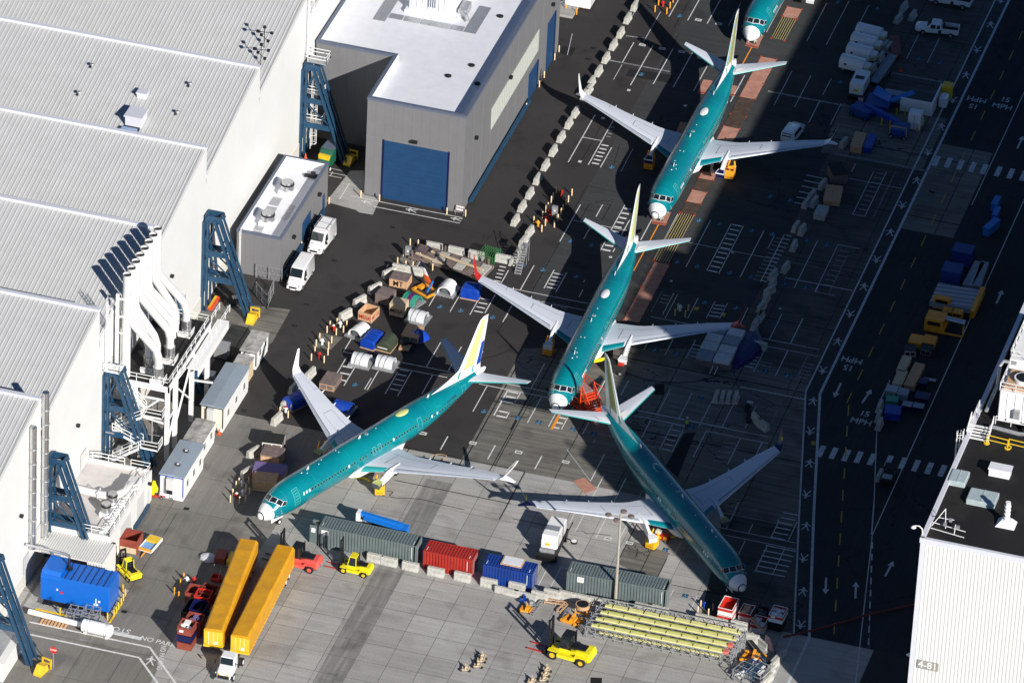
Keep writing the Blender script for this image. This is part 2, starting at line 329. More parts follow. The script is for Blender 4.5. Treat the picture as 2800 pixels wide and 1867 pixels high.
# road and walkway edge lines
for pts, w_ in (([(37.6,260),(37.6,1.8),(43.5,-24.2),(49.3,-49.3),(49.3,-120)], .2), ([(39.4,260),(39.4,1.9),(45.2,-23.8),(51.2,-49.3),(51.2,-120)], .32)):
    for a, b_ in zip(pts, pts[1:]): D.line(a, b_, w_)
D.line((46.9,260), (46.9,52.3), .12); D.line((53.05,56.5), (53.05,-26), .13); D.line((46.85,8), (46.85,1.5), .14); D.line((46.85,1.5), (48.5,-5.6), .1); D.line((48.5,-5.6),(51.7,-19.8),.12); D.line((51.7,-19.8),(52.95,-26),.16)
D.line((53.05,-26),(58.6,-56.4),.12); D.line((58.6,-56.4),(58.6,-100),.16); D.line((52.95,-26),(58.5,-49.5),.02)
for i in range(9):
    a = 1-i*.0; y0 = -27.5-i*2.45; W_ = D; D.line((53.1+ (y0+26)*-.226, y0), (53.1+(y0-1.3+26)*-.226, y0-1.3), .16)
y = 250.0
while y > 2: Y.line((43.05, y), (43.05, y-2.6), .13); y -= 5.6
for i in range(11):
    y0 = 0.6-i*4.6; X_ = lambda q_: 43.1+(2-q_)*.215; Y.line((X_(y0), y0), (X_(y0-2.3), y0-2.3), .15)
for tl, L in ((t32, [(485,1013),(598,1030),(713,1050),(827,1066),(947,1085),(1102,1102),(1230,1120),(1350,1143),(1470,1167),(1590,1190)]),
              (t30, [(1535,1470),(1645,1485),(1755,1505),(1865,1525),(1970,1545),(2100,1565),(2215,1585),(2330,1605)])):
    for x, y_ in L:
        c = Zp(*tl, x, y_); D.line((c.x, c.y-1.3), (c.x, c.y+1.3), .68)
ARW = [(-.13,-1.7),(.13,-1.7),(.13,.7),(.42,.7),(0,1.75),(-.42,.7),(-.13,.7)]
for tl, x, y_, rz in ((t32,635,455,pi+.0),(t32,900,510,-.1),(t33,527,680,pi+.22),(t33,800,720,.22),(t33,1105,525,-.05),(t31,2110,1140,-.0),(t30,2300,1300,0)):
    D.shape(Zp(*tl, x, y_), ARW, rz)
for tl, x, y_, rz in ((t32,865,708,0),(t30,2150,945,0),(t32,750,215,pi),(t30,1890,940,pi)):
    c = Zp(*tl, x, y_); s_ = 1 if rz == 0 else -1
    D.text((c.x, c.y+.95*s_), '15', 1.7, rz, .75); D.text((c.x, c.y-.95*s_), 'MPH', 1.7, rz, .8)
PED = [[(-.13,.62),(.13,.62),(.15,.85),(0,.95),(-.15,.85)], [(-.2,.55),(.2,.55),(.18,-.1),(-.15,-.1)], [(.15,.5),(.62,.15),(.55,.02),(.1,.3)], [(-.15,.5),(-.6,.2),(-.55,.05),(-.1,.3)],
       [(0,-.1),(.18,-.1),(.55,-.95),(.38,-1.0)], [(-.15,-.1),(.02,-.1),(-.35,-1.0),(-.52,-.92)]]
def ped(mk, c, rz, s_=1.0):
    for p in PED: mk.shape(c, p, rz, s_)
for i, (tl, x, y_) in enumerate(((t30,2125,5),(t30,2030,225),(t30,1908,455),(t30,1805,685),(t30,1688,915),(t30,1578,1155),(t30,1462,1390),(t31,1355,78),(t31,1225,305),(t31,1115,550),(t31,990,800),(t31,875,1045),(t31,750,1295),(t31,635,1545),
        (t32,500,275),(t32,410,555),(t32,385,830),(t32,378,1120),(t32,350,1405),(t33,347,135),(t33,325,430),(t33,318,730),(t33,300,1035))):
    ped(D, Zp(*tl, x, y_), (0 if i % 2 else pi)+.1, .95)
# walkway by the grey building doors
W.seg(t11, [(860,225,1880,415),(1070,330,1865,457),(1150,240,1745,345),(755,250,860,105)], .13)
for x, y_ in ((1010,275),(1415,350),(1825,430)): ped(W, Zp(*t11, x, y_), pi/2, .8)
W.seg(t10, [(640,1530,790,1560)], .1); W.seg(t11, [(650,0,830,40),(650,30,780,60),(700,0,680,35)], .1)
# bottom left walkway
W.seg(t03, [(270,1010,1365,1240),(1365,1240,1615,1585),(95,1085,1270,1335),(1270,1335,1450,1585)], .27); W.seg(t03, [(1000,1105,1295,1160)], .62)
ped(W, Zp(*t03, 1375, 1360), .15, .95)
c = Zp(*t03, 1085, 1078); W.text(c, 'STOP', 1.25, pi, .95)
c = Zp(*t03, 1510, 1205); W.text(c, 'NO PARKING', 1.15, -.03, .9); W.text(Zp(*t03, 1470, 1335), 'NO PARKING', .9, -pi/2+.22, .9)
WW.line(Zp(*t03, 700,1165), Zp(*t03, 810,1180), .3)
# parking lines -----------------------------------------------------------
W.seg(zA, [(1300,0,1015,510),(1610,0,1515,165),(1425,335,1345,475),(1915,0,1725,355),(1645,500,1585,625),(1780,605,1745,655),(1980,210,1870,415),(2300,170,2140,490),(660,840,470,1175),(305,905,205,1085),(935,900,800,1155),(1110,935,960,1215),(1360,1045,1345,1070),(1330,1175,1285,1275),(280,1135,1400,1375),(120,1240,0,1460),(300,1500,260,1568)])
W.rungs(zA, 1905,50,2005,68, -34,63, 6, .38); W.rungs(zA, 1640,555,1755,577, -38,63, 2, .38)
W.rungs(zA, 180,852,270,867, -19,49, 5, .26); W.rungs(zA, 930,945,1058,970, -24,48, 5, .24)
D.seg(zA, [(680,1320,1370,1465),(1585,285,1940,360),(1200,215,1345,240)], .12)
WW.text(Zp(*zA, 860,1375), 'FIRE LANE', 1.2, -.02, .95)
W.seg(zB, [(375,130,35,755),(825,210,485,860),(1110,265,770,910),(1280,295,935,955),(1570,350,1230,1000),(1850,410,1510,1065)], .11)
W.rungs(zB, 1125,277,1255,297, -33,63.4, 11, .30)
D.seg(zB, [(2310,495,1975,1155),(315,1225,160,1520),(365,1240,200,1568),(650,1290,510,1568),(885,1335,765,1568),(1060,1360,950,1568),(1350,1420,1265,1568),(1700,430,1625,605),(2327,1110,2270,1205),(520,525,1720,755)], .10)
W.seg(zB, [(1855,1000,2335,1105)], .12); WW.seg(zB, [(1920,790,2327,870),(155,1195,0,1480)], .1)
D.rungs(zB, 1862,418,1950,440, -29,52, 13, .22); WW.rungs(zB, 1730,455,1850,480, -29,52, 12, .24)
D.rungs(zB, 882,1385,1015,1402, -25,49, 4, .26); WW.rungs(zB, 150,1245,265,1265, -17,50, 3, .26)
W.seg(zC, [(460,270,355,465),(155,430,505,500),(0,442,505,545),(165,480,60,680),(270,500,225,580),(180,655,155,705),(435,535,325,740),(545,670,490,770),(645,700,590,790),(810,735,760,830),(955,370,870,540),(1125,405,1060,525)], .13)
W.rungs(zC, 175,490,250,508, -20,38, 3, .36); W.rungs(zC, 98,645,168,660, -18,37, 2, .36); W.rungs(zC, 570,695,630,708, -27,38, 3, .36)
D.seg(zC, [(1195,640,1330,668),(1165,680,1330,712),(1300,718,1225,860),(650,575,980,650),(640,555,980,630),(700,590,675,635),(1270,110,1245,165),(1290,440,1270,470),(860,870,845,896)], .12)
D.seg(zD, [(860,180,1330,280),(855,240,1330,330),(745,0,700,80),(1035,0,935,195),(1200,30,1105,225),(175,195,110,320),(355,200,275,345),(460,210,375,365),(755,345,710,430),(915,250,810,450),(1080,285,985,485),(0,775,600,896),(0,822,280,890),(155,590,50,785),(325,620,220,820),(495,655,385,880),(655,700,560,896),(830,725,745,896),(0,15,310,80)], .12)
W.seg(zD, [(710,562,1215,678)], .16)
WW.seg(zD, [(1245,325,1140,520),(1000,760,930,896)], .12)
D.rungs(zD, 335,240,425,255, -12,28, 4, .24); D.rungs(zD, 772,325,850,340, -12,27, 4, .24); WW.rungs(zD, 1200,380,1290,400, -12,27, 5, .24); WW.rungs(zD, 155,645,265,668, -16,36, 4, .24); WW.rungs(zD, 860,370,960,390,-10,26,2,.22); WW.rungs(zD,430,65,500,78,-12,27,1,.24)
D.seg(t22, [(1265,730,1180,890),(1465,765,1350,990),(1565,815,1455,1020),(1770,825,1655,1065),(1110,685,1600,785),(1770,825,2335,942),(1150,640,2335,885),(2080,895,1970,1130),(2280,935,2220,1060)], .13)
D.rungs(t22, 1450,815,1535,830, -21,44, 5, .26); WW.rungs(t22, 1300,755,1450,785, -24,50, 5, .24); WW.rungs(t22, 1925,930,2045,945, -22,42, 5, .26)
W.seg(t22, [(840,1035,720,1285),(835,1225,720,1470),(1040,1260,930,1470),(275,1055,210,1170),(45,1100,-60,1200)], .13); D.seg(t22, [(1190,1370,1140,1480),(500,995,720,1290)], .07)
W.seg(zF, [(840,250,720,460),(1595,390,1470,610),(2320,570,2225,765)], .15)
W.seg(t23, [(570,20,525,110),(655,35,575,190),(855,65,765,245),(1060,95,975,270),(1535,285,1490,390),(375,410,215,735),(445,510,345,710),(445,510,530,530),(1690,770,1600,955),(1470,720,1440,785)], .12)
D.seg(zE, [(910,460,2180,720),(1020,590,2190,820),(2200,380,2070,690),(1900,400,1790,635),(1735,750,1545,1160),(2010,800,1815,1225),(1240,160,1080,490),(1500,425,1430,570),(1380,680,1260,925),(1270,70,1240,160),(1910,350,1900,400)], .12)
D.rungs(zE, 1985,235,2218,282, -40,78, 6, .24); D.rungs(zE, 1705,760,2190,852, -36,80, 6, .24); WW.rungs(zE, 1100,50,1270,80, -20,72, 3, .24)
W.seg(t20, [(1520,0,1430,155),(1705,0,1605,190),(1900,0,1780,220),(1110,390,1010,570),(1285,420,1080,780),(1465,450,1290,770),(1645,485,1470,800),(1780,600,1660,830),(755,1050,515,1480),(920,1100,700,1505),(905,1345,810,1530),(645,1255,825,1285),(2130,690,1985,930)], .13)
D.seg(t20, [(1350,110,1205,385),(1000,590,930,730),(2090,30,1970,240),(550,310,505,505),(1160,30,1090,170),(1100,1360,1040,1480),(1045,1475,990,1568)], .09)
W.rungs(t20, 815,1322,880,1334, -17,33, 6, .32); WW.rungs(t20, 900,1160,935,1168, -12,28, 4, .3); WW.seg(t20, [(890,548,1440,660),(1040,330,1200,350)], .3)
D.seg(t30, [(215,650,60,960),(390,690,245,980),(575,720,500,870),(470,920,375,1120),(670,950,565,1140),(130,0,0,300),(535,30,355,380),(735,10,535,415),(915,50,740,410),(1375,310,1265,540),(1555,350,1460,580),(800,1495,760,1568)], .11)
WW.seg(t30, [(1110,655,1690,775),(0,830,700,970),(640,1420,1500,1560)], .4)
D.seg(t31, [(740,60,1220,155),(960,0,775,390),(1080,0,885,405),(455,630,235,1055),(635,665,430,1095),(640,665,835,702),(430,1095,615,1130),(125,1300,15,1525),(320,1335,205,1568),(0,1525,200,1568),(775,390,885,405)], .10)
D.seg(t31, [(160,965,775,1085)], .16); WW.seg(t31, [(1160,0,965,415),(730,760,550,1110)], .12)
WW.rungs(t31, 985,10,1060,25, -20,41, 9, .24); WW.rungs(t31, 655,715,740,735, -22,44, 8, .24); D.rungs(t31, 350,30,500,60, -22,50, 6, .22)
W.seg(t11, [(1870,1110,1765,1275),(2035,1145,1955,1305),(2180,1120,2090,1290),(2335,1210,2255,1370),(890,1490,840,1568),(1650,1095,1580,1225),(1555,710,1475,865),(1205,845,1195,870)], .12); W.rungs(t11, 2050,1155,2130,1168, -20,38, 4, .28)
W.seg(t12, [(860,0,800,105),(800,105,890,125),(825,160,720,330),(905,245,800,415),(1110,280,1020,455),(1050,345,990,450),(1285,290,1185,490),(1415,285,1295,510),(1610,315,1515,490),(1330,205,1780,290),(1280,250,1745,340),(1680,20,1560,240),(1875,60,1845,110),(2065,100,2000,230),(2110,420,1975,650),(2035,400,2335,458),(2300,460,2170,685),(1800,200,1750,285)], .12)
W.rungs(t12, 790,238,880,252, -24,60, 3, .30); D.rungs(t12, 1312,268,1395,282, -22,44, 5, .26)
for tl, L in ((zF, [(445,200),(1240,355),(1965,500)]), (t22, [(60,1020),(490,1110)]), (t20, [(1190,412),(1370,445),(1548,475),(1700,185),(1885,220)]), (t23, [(875,250),(1072,290)]), (t12, [(1525,850)])):
    for x, y_ in L:
        c = Zp(*tl, x, y_); W.line((c.x-.45, c.y), (c.x+.45, c.y), .62); K.z = .0165; K.line((c.x-.3, c.y), (c.x+.3, c.y), .16); K.z = .0092
for x, y_ in ((1065,825),(620,1475),(830,1080),(1580,965)):
    c = Zp(*t20, x, y_); W.line((c.x-.22, c.y), (c.x+.22, c.y), .5)
for x, y_ in ((1130,660),(280,1055),(1785,1435)):
    c = Zp(*zB, x, y_); W.poly([(c.x+.2*cos(k*pi/4), c.y+.2*sin(k*pi/4)) for k in range(8)])
c = Zp(*zA, 1718, 724); W.poly([(c.x+.24*cos(k*pi/4), c.y+.24*sin(k*pi/4)) for k in range(8)])
# accessible bay symbols
def chair(c, faint=False):
    rz = random.uniform(-.15,.15); m_ = BL
    m_.shape(c, [(-.36,-.4),(.36,-.4),(.36,.4),(-.36,.4)], rz)
    if not faint:
        for p in ([(-.1,.2),(0,.2),(.05,-.1),(-.05,-.1)], [(-.05,-.1),(.3,-.1),(.3,-.02),(-.05,-.02)], [(-.28,-.2),(-.2,-.35),(0,-.4),(.15,-.3),(.08,-.25),(-.08,-.3),(-.2,-.15)], [(-.1,.3),(.02,.3),(.02,.42),(-.1,.42)]): WH.shape(c, p, rz, 1.0)
WH = Mark(); WH.z = .0125
for tl, L in ((zB, [(670,215),(950,265),(1400,355),(1685,410),(365,790),(645,850),(1095,940),(1385,995),(745,1350),(1180,1425),(1850,1095),(2140,1140)]),
              (zA, [(785,900),(1170,498),(1455,555),(1245,990),(505,838)]), (zC, [(250,700),(415,735),(685,790),(850,825)]), (t11, [(1680,1230),(1868,1265),(2160,1325)]), (t12, [(2080,648),(905,405)]),
              (t20, [(1530,148),(910,1525),(1180,680)]), (t30, [(1000,80),(660,750),(640,20),(1375,535),(1570,575)]), (t22, [(1720,530),(1635,790),(2310,285),(1500,120),(1300,90)]), (t23, [(1580,770),(1400,350)]), (t31, [(20,225),(205,258),(355,625),(540,665),(40,568)]), (t32, [(175,320)]), (zE, [(1370,1080)]), (zD, [(210,310),(905,450),(1080,475),(35,280)])):
    for x, y_ in L: chair(Zp(*tl, x, y_))
# orange tape, yellow lines, tar joints
OR.seg(t21, [(1330,480,1115,905)], .16); OR.seg(t20, [(2180,430,2105,600)], .16); OR.seg(zC, [(577,675,517,790)], .34); OR.seg(t21,[(1800,20,1750,60)],.12)
K.seg(t22, [(180,440,0,820)], .22); K.seg(t12, [(2350,250,1930,1085),(2335,80,2200,135),(2200,135,2030,180)], .16); K.seg(t11, [(2335,1230,2200,1480)], .1)
K.seg(zF, [(1930,0,1510,800),(2060,800,1660,1568),(130,405,2060,800),(230,430,180,520),(645,515,590,630),(40,490,140,505),(0,940,1840,1320),(1080,590,1020,710)], .12)
K.seg(zA, [(780,0,660,200),(1015,510,590,1270),(1410,0,1310,200),(1720,0,1600,210)], .13); K.seg(zA, [(0,500,40,435),(40,435,420,485)], .08)
K.seg(t21, [(180,1110,160,1140),(700,130,1000,200),(500,430,700,130)], .1); K.seg(zG, [(1115,0,995,220),(1030,270,870,560)], .14)
K.seg(t23, [(0,70,430,150),(1420,430,1300,640),(1370,655,1960,770),(1130,110,965,480)], .12)
K.seg(t11, [(420,1070,840,1140),(1060,330,2080,570),(2080,570,2060,640)], .07); K.seg(t03, [(1600,20,1010,1020),(1110,1330,990,1560),(1900,1400,1700,1568)], .06)
K.seg(zB, [(375,135,60,800)], .2)
K.seg(t20, [(825,1140,630,1460),(980,1320,930,1500)], .1)
for tl, L in ((t11, [(1245,505),(712,810),(460,1208),(350,1402)]), (t03, [(1132,915)]), (t20, [(480,470),(740,440),(690,540)]), (t02, [(2225,640),(1700,1535)]), (t31, [(1495,185)]), (t30,[(1725,1262)])):
    for x, y_ in L:
        c = Zp(*tl, x, y_); K.line((c.x-.35, c.y), (c.x+.35, c.y), .55)
c = Zp(*t20, 505, 468); K.line((c.x-.9, c.y), (c.x+.9, c.y), 2.2)
c = Zp(*zC, 1240, 608); K.line(Zp(*t22,1300,445), Zp(*t22,1390,450), 2.6); K.line(Zp(*t23,715,1550), Zp(*t23,820,1555), 1.6)
for x, y_ in ((630,1435),(1000,1518)):
    c = Zp(*zB, x, y_); Y.line((c.x-.28, c.y), (c.x+.28, c.y), .75)
c = Zp(*t32, 415, 938); Y.line((c.x-.3, c.y), (c.x+.3, c.y), .8)
for mk, nm, m_ in ((W,'white_line_markings','paint'),(WW,'worn_line_markings','paint_worn'),(D,'thin_line_markings','paint_dim'),(Y,'yellow_line_markings','paint_yellow'),(BL,'blue_bay_markings','paint_blue'),(WH,'bay_symbol_markings','sym_blue'),(OR,'orange_guide_line','paint_orange'),(K,'tar_joints','patch')):
    struct(mk.b.build(nm, M[m_]))
# red oxide trench covers along the taxi lane -------------------------------------------
M['oxide'] = mat('pink oxide steel plate', (.52,.27,.20), .8, c2=(.36,.16,.11), scale=.9)
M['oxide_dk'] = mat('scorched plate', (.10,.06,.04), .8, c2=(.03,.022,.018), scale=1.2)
M['red_cap'] = mat('red plate corner', (.34,.04,.015), .7)
M['slat'] = mat('yellow grating bar', (.42,.34,.15), .6)
def plate_strip(tl, pts, name, dark=()):
    "pts: (left x,y,right x,y) stations along the trench"
    b = MB(); kd = MB()
    S_ = [(Zp(*tl, a, b_), Zp(*tl, c_, d_)) for a, b_, c_, d_ in pts]
    xl = sum(a.x for a, b_ in S_)/len(S_); xr = sum(b_.x for a, b_ in S_)/len(S_)
    S_ = [(Vector((xl, (a.y+b_.y)/2, 0)), Vector((xr, (a.y+b_.y)/2, 0))) for a, b_ in S_]
    for i in range(len(S_)-1):
        (a, b_), (c_, d_) = S_[i], S_[i+1]; g = .04; ln = max(abs(a.y-c_.y), .1)
        f = lambda p, q_, t: p.lerp(q_, t)
        q4 = [f(a, c_, g/ln), f(b_, d_, g/ln), f(b_, d_, 1-g/ln), f(a, c_, 1-g/ln)]
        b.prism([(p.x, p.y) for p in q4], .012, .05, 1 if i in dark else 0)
    o = b.build(name, [M['oxide'], M['oxide_dk']])
    return o, S_
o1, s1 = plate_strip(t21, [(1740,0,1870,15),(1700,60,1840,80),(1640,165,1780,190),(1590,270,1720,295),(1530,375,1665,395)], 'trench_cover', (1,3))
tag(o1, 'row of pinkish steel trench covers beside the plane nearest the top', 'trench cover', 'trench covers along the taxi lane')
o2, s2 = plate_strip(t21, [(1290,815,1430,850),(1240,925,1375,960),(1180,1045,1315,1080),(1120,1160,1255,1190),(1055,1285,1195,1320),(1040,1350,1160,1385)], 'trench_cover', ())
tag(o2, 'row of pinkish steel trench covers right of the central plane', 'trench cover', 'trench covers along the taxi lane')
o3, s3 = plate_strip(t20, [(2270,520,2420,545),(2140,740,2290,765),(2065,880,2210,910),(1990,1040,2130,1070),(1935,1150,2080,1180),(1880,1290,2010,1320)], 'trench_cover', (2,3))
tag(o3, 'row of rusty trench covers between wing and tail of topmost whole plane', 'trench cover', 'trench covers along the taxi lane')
o4, s4 = plate_strip(t30, [(170,60,305,90),(135,150,265,180)], 'trench_cover', ())
tag(o4, 'short pink trench cover under the plane cut by the top edge', 'trench cover', 'trench covers along the taxi lane')
def grating(tl, x0, y0, x1, y1, x2, y2, x3, y3, label, n=7):
    a, b_, c_, d_ = [Zp(*tl, x, y) for x, y in ((x0,y0),(x1,y1),(x2,y2),(x3,y3))]
    e = empty('trench_grating', ((a.x+c_.x)/2, (a.y+c_.y)/2, 0)); tag(e, label, 'grating', 'gratings over the trench')
    off = e.location
    m = MB(); m.prism([(p.x-off.x, p.y-off.y) for p in (a, b_, c_, d_)], .012, .03); m.build('pit', M['black'], e)
    for i in range(n):
        t = (i+.1)/(n-.8); p = a.lerp(b_, t)-Vector(off); q_ = d_.lerp(c_, t)-Vector(off)
        m = MB(); m.beam((p.x,p.y,.06), (q_.x,q_.y,.06), .07, .06); m.build('bar', M['slat'], e)
    return a, b_, c_, d_
ga = grating(t21, 1530,380,1660,400,1425,840,1290,805, 'black trench grating with yellow bars between two planes, middle of photo')
gb = grating(t30, 135,155,255,185,150,375,30,350, 'black trench grating with yellow bars near the top edge')
caps = MB()
for S_ in (s1, s2, s3, s4):
    for a, b_ in S_:
        for p in (a, b_): caps.box(p.x-.12, p.y-.12, .012, p.x+.12, p.y+.12, .10)
for g_ in (ga, gb):
    for p in g_: caps.box(p.x-.15, p.y-.15, .012, p.x+.15, p.y+.15, .11)
tag(caps.build('trench_corner_block', M['red_cap']), 'small red blocks marking the corners of the trench plates', 'marker block', kind='stuff')
# pads under nose wheels
def padplate(tl, pts, label):
    b = MB(); P = [Zp(*tl, x, y) for x, y in pts]; b.prism([(p.x, p.y) for p in P], .013, .05); 
    b.prism([(P[2].x, P[2].y), (P[3].x, P[3].y), (P[3].x+.1, P[3].y+.35), (P[2].x+.1, P[2].y+.35)], .051, .07, 1)
    o = b.build('steel_plate', [M['oxide'], M['red_cap']]); tag(o, label, 'steel plate')
padplate(t21, [(1300,370),(1450,370),(1400,490),(1275,470)], 'pink steel plate under the nose wheel of the second plane from top')
padplate(t20, [(2165,330),(2295,325),(2240,445),(2125,420)], 'pink steel plate under the nose wheel of the topmost plane')
padplate(t20, [(1745,730),(1830,740),(1770,860),(1690,850)], 'pink steel plate in shadow left of a teal rear fuselage')
padplate(t20, [(1535,1115),(1610,1125),(1560,1235),(1490,1225)], 'pink steel plate in shadow left of a teal wing root')
padplate(t20, [(2000,780),(2055,790),(2020,880),(1985,870)], 'pink steel plate right of a teal rear fuselage')
tag(MB().prism([(p.x, p.y) for p in [Zp(*t22, x, y) for x, y in ((555,1280),(660,1255),(780,1360),(665,1400))]], .013, .04).build('steel_plate', M['oxide']), 'rust stained loose steel plate on open concrete between two wings', 'steel plate')
# ================================================================ AIRCRAFT
M['teal'] = mat('teal protective skin', (.001,.22,.235), .24, c2=(.001,.15,.20), scale=.35, coat=.5)
M['seam_teal'] = mat('skin joint', (.01,.30,.30), .35)
M['teal_lt'] = mat('teal primer edge', (.03,.34,.33), .4, var=.08)
M['wing_grey'] = mat('pale grey wing skin', (.63,.66,.72), .5, var=.03, scale=.5)
M['ac_white'] = mat('white gloss paint', (.78,.78,.77), .3, var=.03, coat=.3)
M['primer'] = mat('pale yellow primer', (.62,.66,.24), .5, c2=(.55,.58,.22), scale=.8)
M['primer_dk'] = mat('olive and shade toned primer', (.34,.36,.10), .55, c2=(.26,.28,.08), scale=.8)  # olive spar primer; also yellow fin primer with shade put into the colour
M['slat_metal'] = mat('bright leading edge', (.60,.65,.72), .35, metal=.4, var=.08)
M['panel_line'] = mat('panel seam', (.10,.13,.15), .5)
M['navy'] = mat('navy paint', (.006,.008,.06), .35)
M['royal'] = mat('royal blue paint', (.01,.06,.35), .35)
M['engine_metal'] = mat('engine strut metal', (.30,.33,.33), .4, metal=.6, c2=(.08,.10,.11), scale=4)
M['rim_teal'] = mat('window rim', (.12,.44,.42), .4)
FS = [ # station, half width, top z, bottom z  (short body)
 (0,.03,2.68,2.56),(.12,.30,2.90,2.28),(.4,.55,3.14,2.05),(.9,.88,3.42,1.80),(1.5,1.16,3.78,1.62),(2.1,1.38,4.28,1.50),(2.7,1.54,4.66,1.43),(3.5,1.70,4.98,1.37),(4.6,1.82,5.22,1.34),(6,1.875,5.34,1.33),(8,1.88,5.36,1.33),
 (12,1.88,5.36,1.33),(16,1.88,5.36,1.33),(20,1.88,5.36,1.33),(24,1.88,5.36,1.36),(26,1.86,5.36,1.55),(28,1.78,5.36,1.92),(30,1.63,5.35,2.38),(32,1.41,5.32,2.86),(34,1.13,5.28,3.34),(35.5,.89,5.22,3.68),(36.6,.70,5.16,3.92),(37.6,.52,5.08,4.14),(38.3,.38,4.99,4.34),(38.75,.22,4.90,4.52),(38.92,.08,4.80,4.66)]
def ext(s, fw, af): return s+(fw if s >= 9 else 0)+(af if s >= 22 else 0)
class Fus:
    def __init__(s, fw, af): s.S = [(ext(a, fw, af), b, c, d) for a, b, c, d in FS]
    def at(s, x):
        S = s.S
        for i in range(len(S)-1):
            if S[i][0] <= x <= S[i+1][0]:
                t = (x-S[i][0])/(S[i+1][0]-S[i][0]); 
                return tuple(S[i][k]+(S[i+1][k]-S[i][k])*t for k in range(1, 4))
        return S[-1][1:]
    def p(s, x, th, off=0.0):
        "theta from the crown, + to port"
        w_, t, b = s.at(x); zc = b+(t-b)*.50; rv = (t-zc) if cos(th) > 0 else (zc-b)
        return Vector((-x, (w_+off)*sin(th), zc+(rv+off)*cos(th)))
    def ths(s, x, z, side):
        w_, t, b = s.at(x); zc = b+(t-b)*.5; rv = (t-zc) if z > zc else (zc-b)
        return side*math.acos(max(-1, min(1, (z-zc)/rv)))
    def shell(s, xs, n=40):
        b = MB(); rg = [[s.p(x, 2*pi*k/n) for k in range(n)] for x in xs]; return b.loft(rg)
    def patch(s, b, corners, off=.015, n=3, mi=None):
        "corners: 4 (x,theta)"
        c = corners
        vs = []
        for i in range(n+1):
            for j in range(n+1):
                u, v = i/n, j/n
                x = (c[0][0]*(1-u)+c[1][0]*u)*(1-v)+(c[3][0]*(1-u)+c[2][0]*u)*v
                th = (c[0][1]*(1-u)+c[1][1]*u)*(1-v)+(c[3][1]*(1-u)+c[2][1]*u)*v
                vs.append(s.p(x, th, off))
        fs = [(i*(n+1)+j, (i+1)*(n+1)+j, (i+1)*(n+1)+j+1, i*(n+1)+j+1) for i in range(n) for j in range(n)]
        return b.add(vs, fs, mi)
def foil(x, y, z, c, th, twist=0, n=9):
    "closed section ring: leading edge at x aft, chord c"
    r_ = []
    for k in range(n):
        u = (1-cos(pi*k/(n-1)))/2; r_.append((-(x+c*u), y, z+th*c*(1.48*math.sqrt(u)-.63*u-1.76*u*u+1.42*u**3-.51*u**4)*1.1+.02*c*(1-u)*twist))
    for k in range(n-2, 0, -1):
        u = (1-cos(pi*k/(n-1)))/2; r_.append((-(x+c*u), y, z-th*c*(1.48*math.sqrt(u)-.63*u-1.76*u*u+1.42*u**3-.51*u**4)*.75))
    return r_
WS = [ # y, LE, chord, z(mid), thickness
 (1.2,13.9,8.2,2.15,.13),(1.9,14.75,7.15,2.22,.125),(4.6,16.55,5.0,2.62,.12),(5.6,17.0,4.55,2.78,.115),(9.6,19.05,3.35,3.3,.11),(13.4,21.1,2.45,3.72,.105),(16.35,22.72,1.62,3.95,.10)]
def wing_pt(y, u, top=True):
    for i in range(len(WS)-1):
        if WS[i][0] <= y <= WS[i+1][0]:
            t = (y-WS[i][0])/(WS[i+1][0]-WS[i][0]); q_ = [WS[i][k]+(WS[i+1][k]-WS[i][k])*t for k in range(5)]
            yy, le, c, z, th = q_; f = th*(1.48*math.sqrt(u)-.63*u-1.76*u*u+1.42*u**3-.51*u**4)*1.1
            return Vector((-(le+c*u), y, z+c*f))
    return Vector((0, 0, 0))
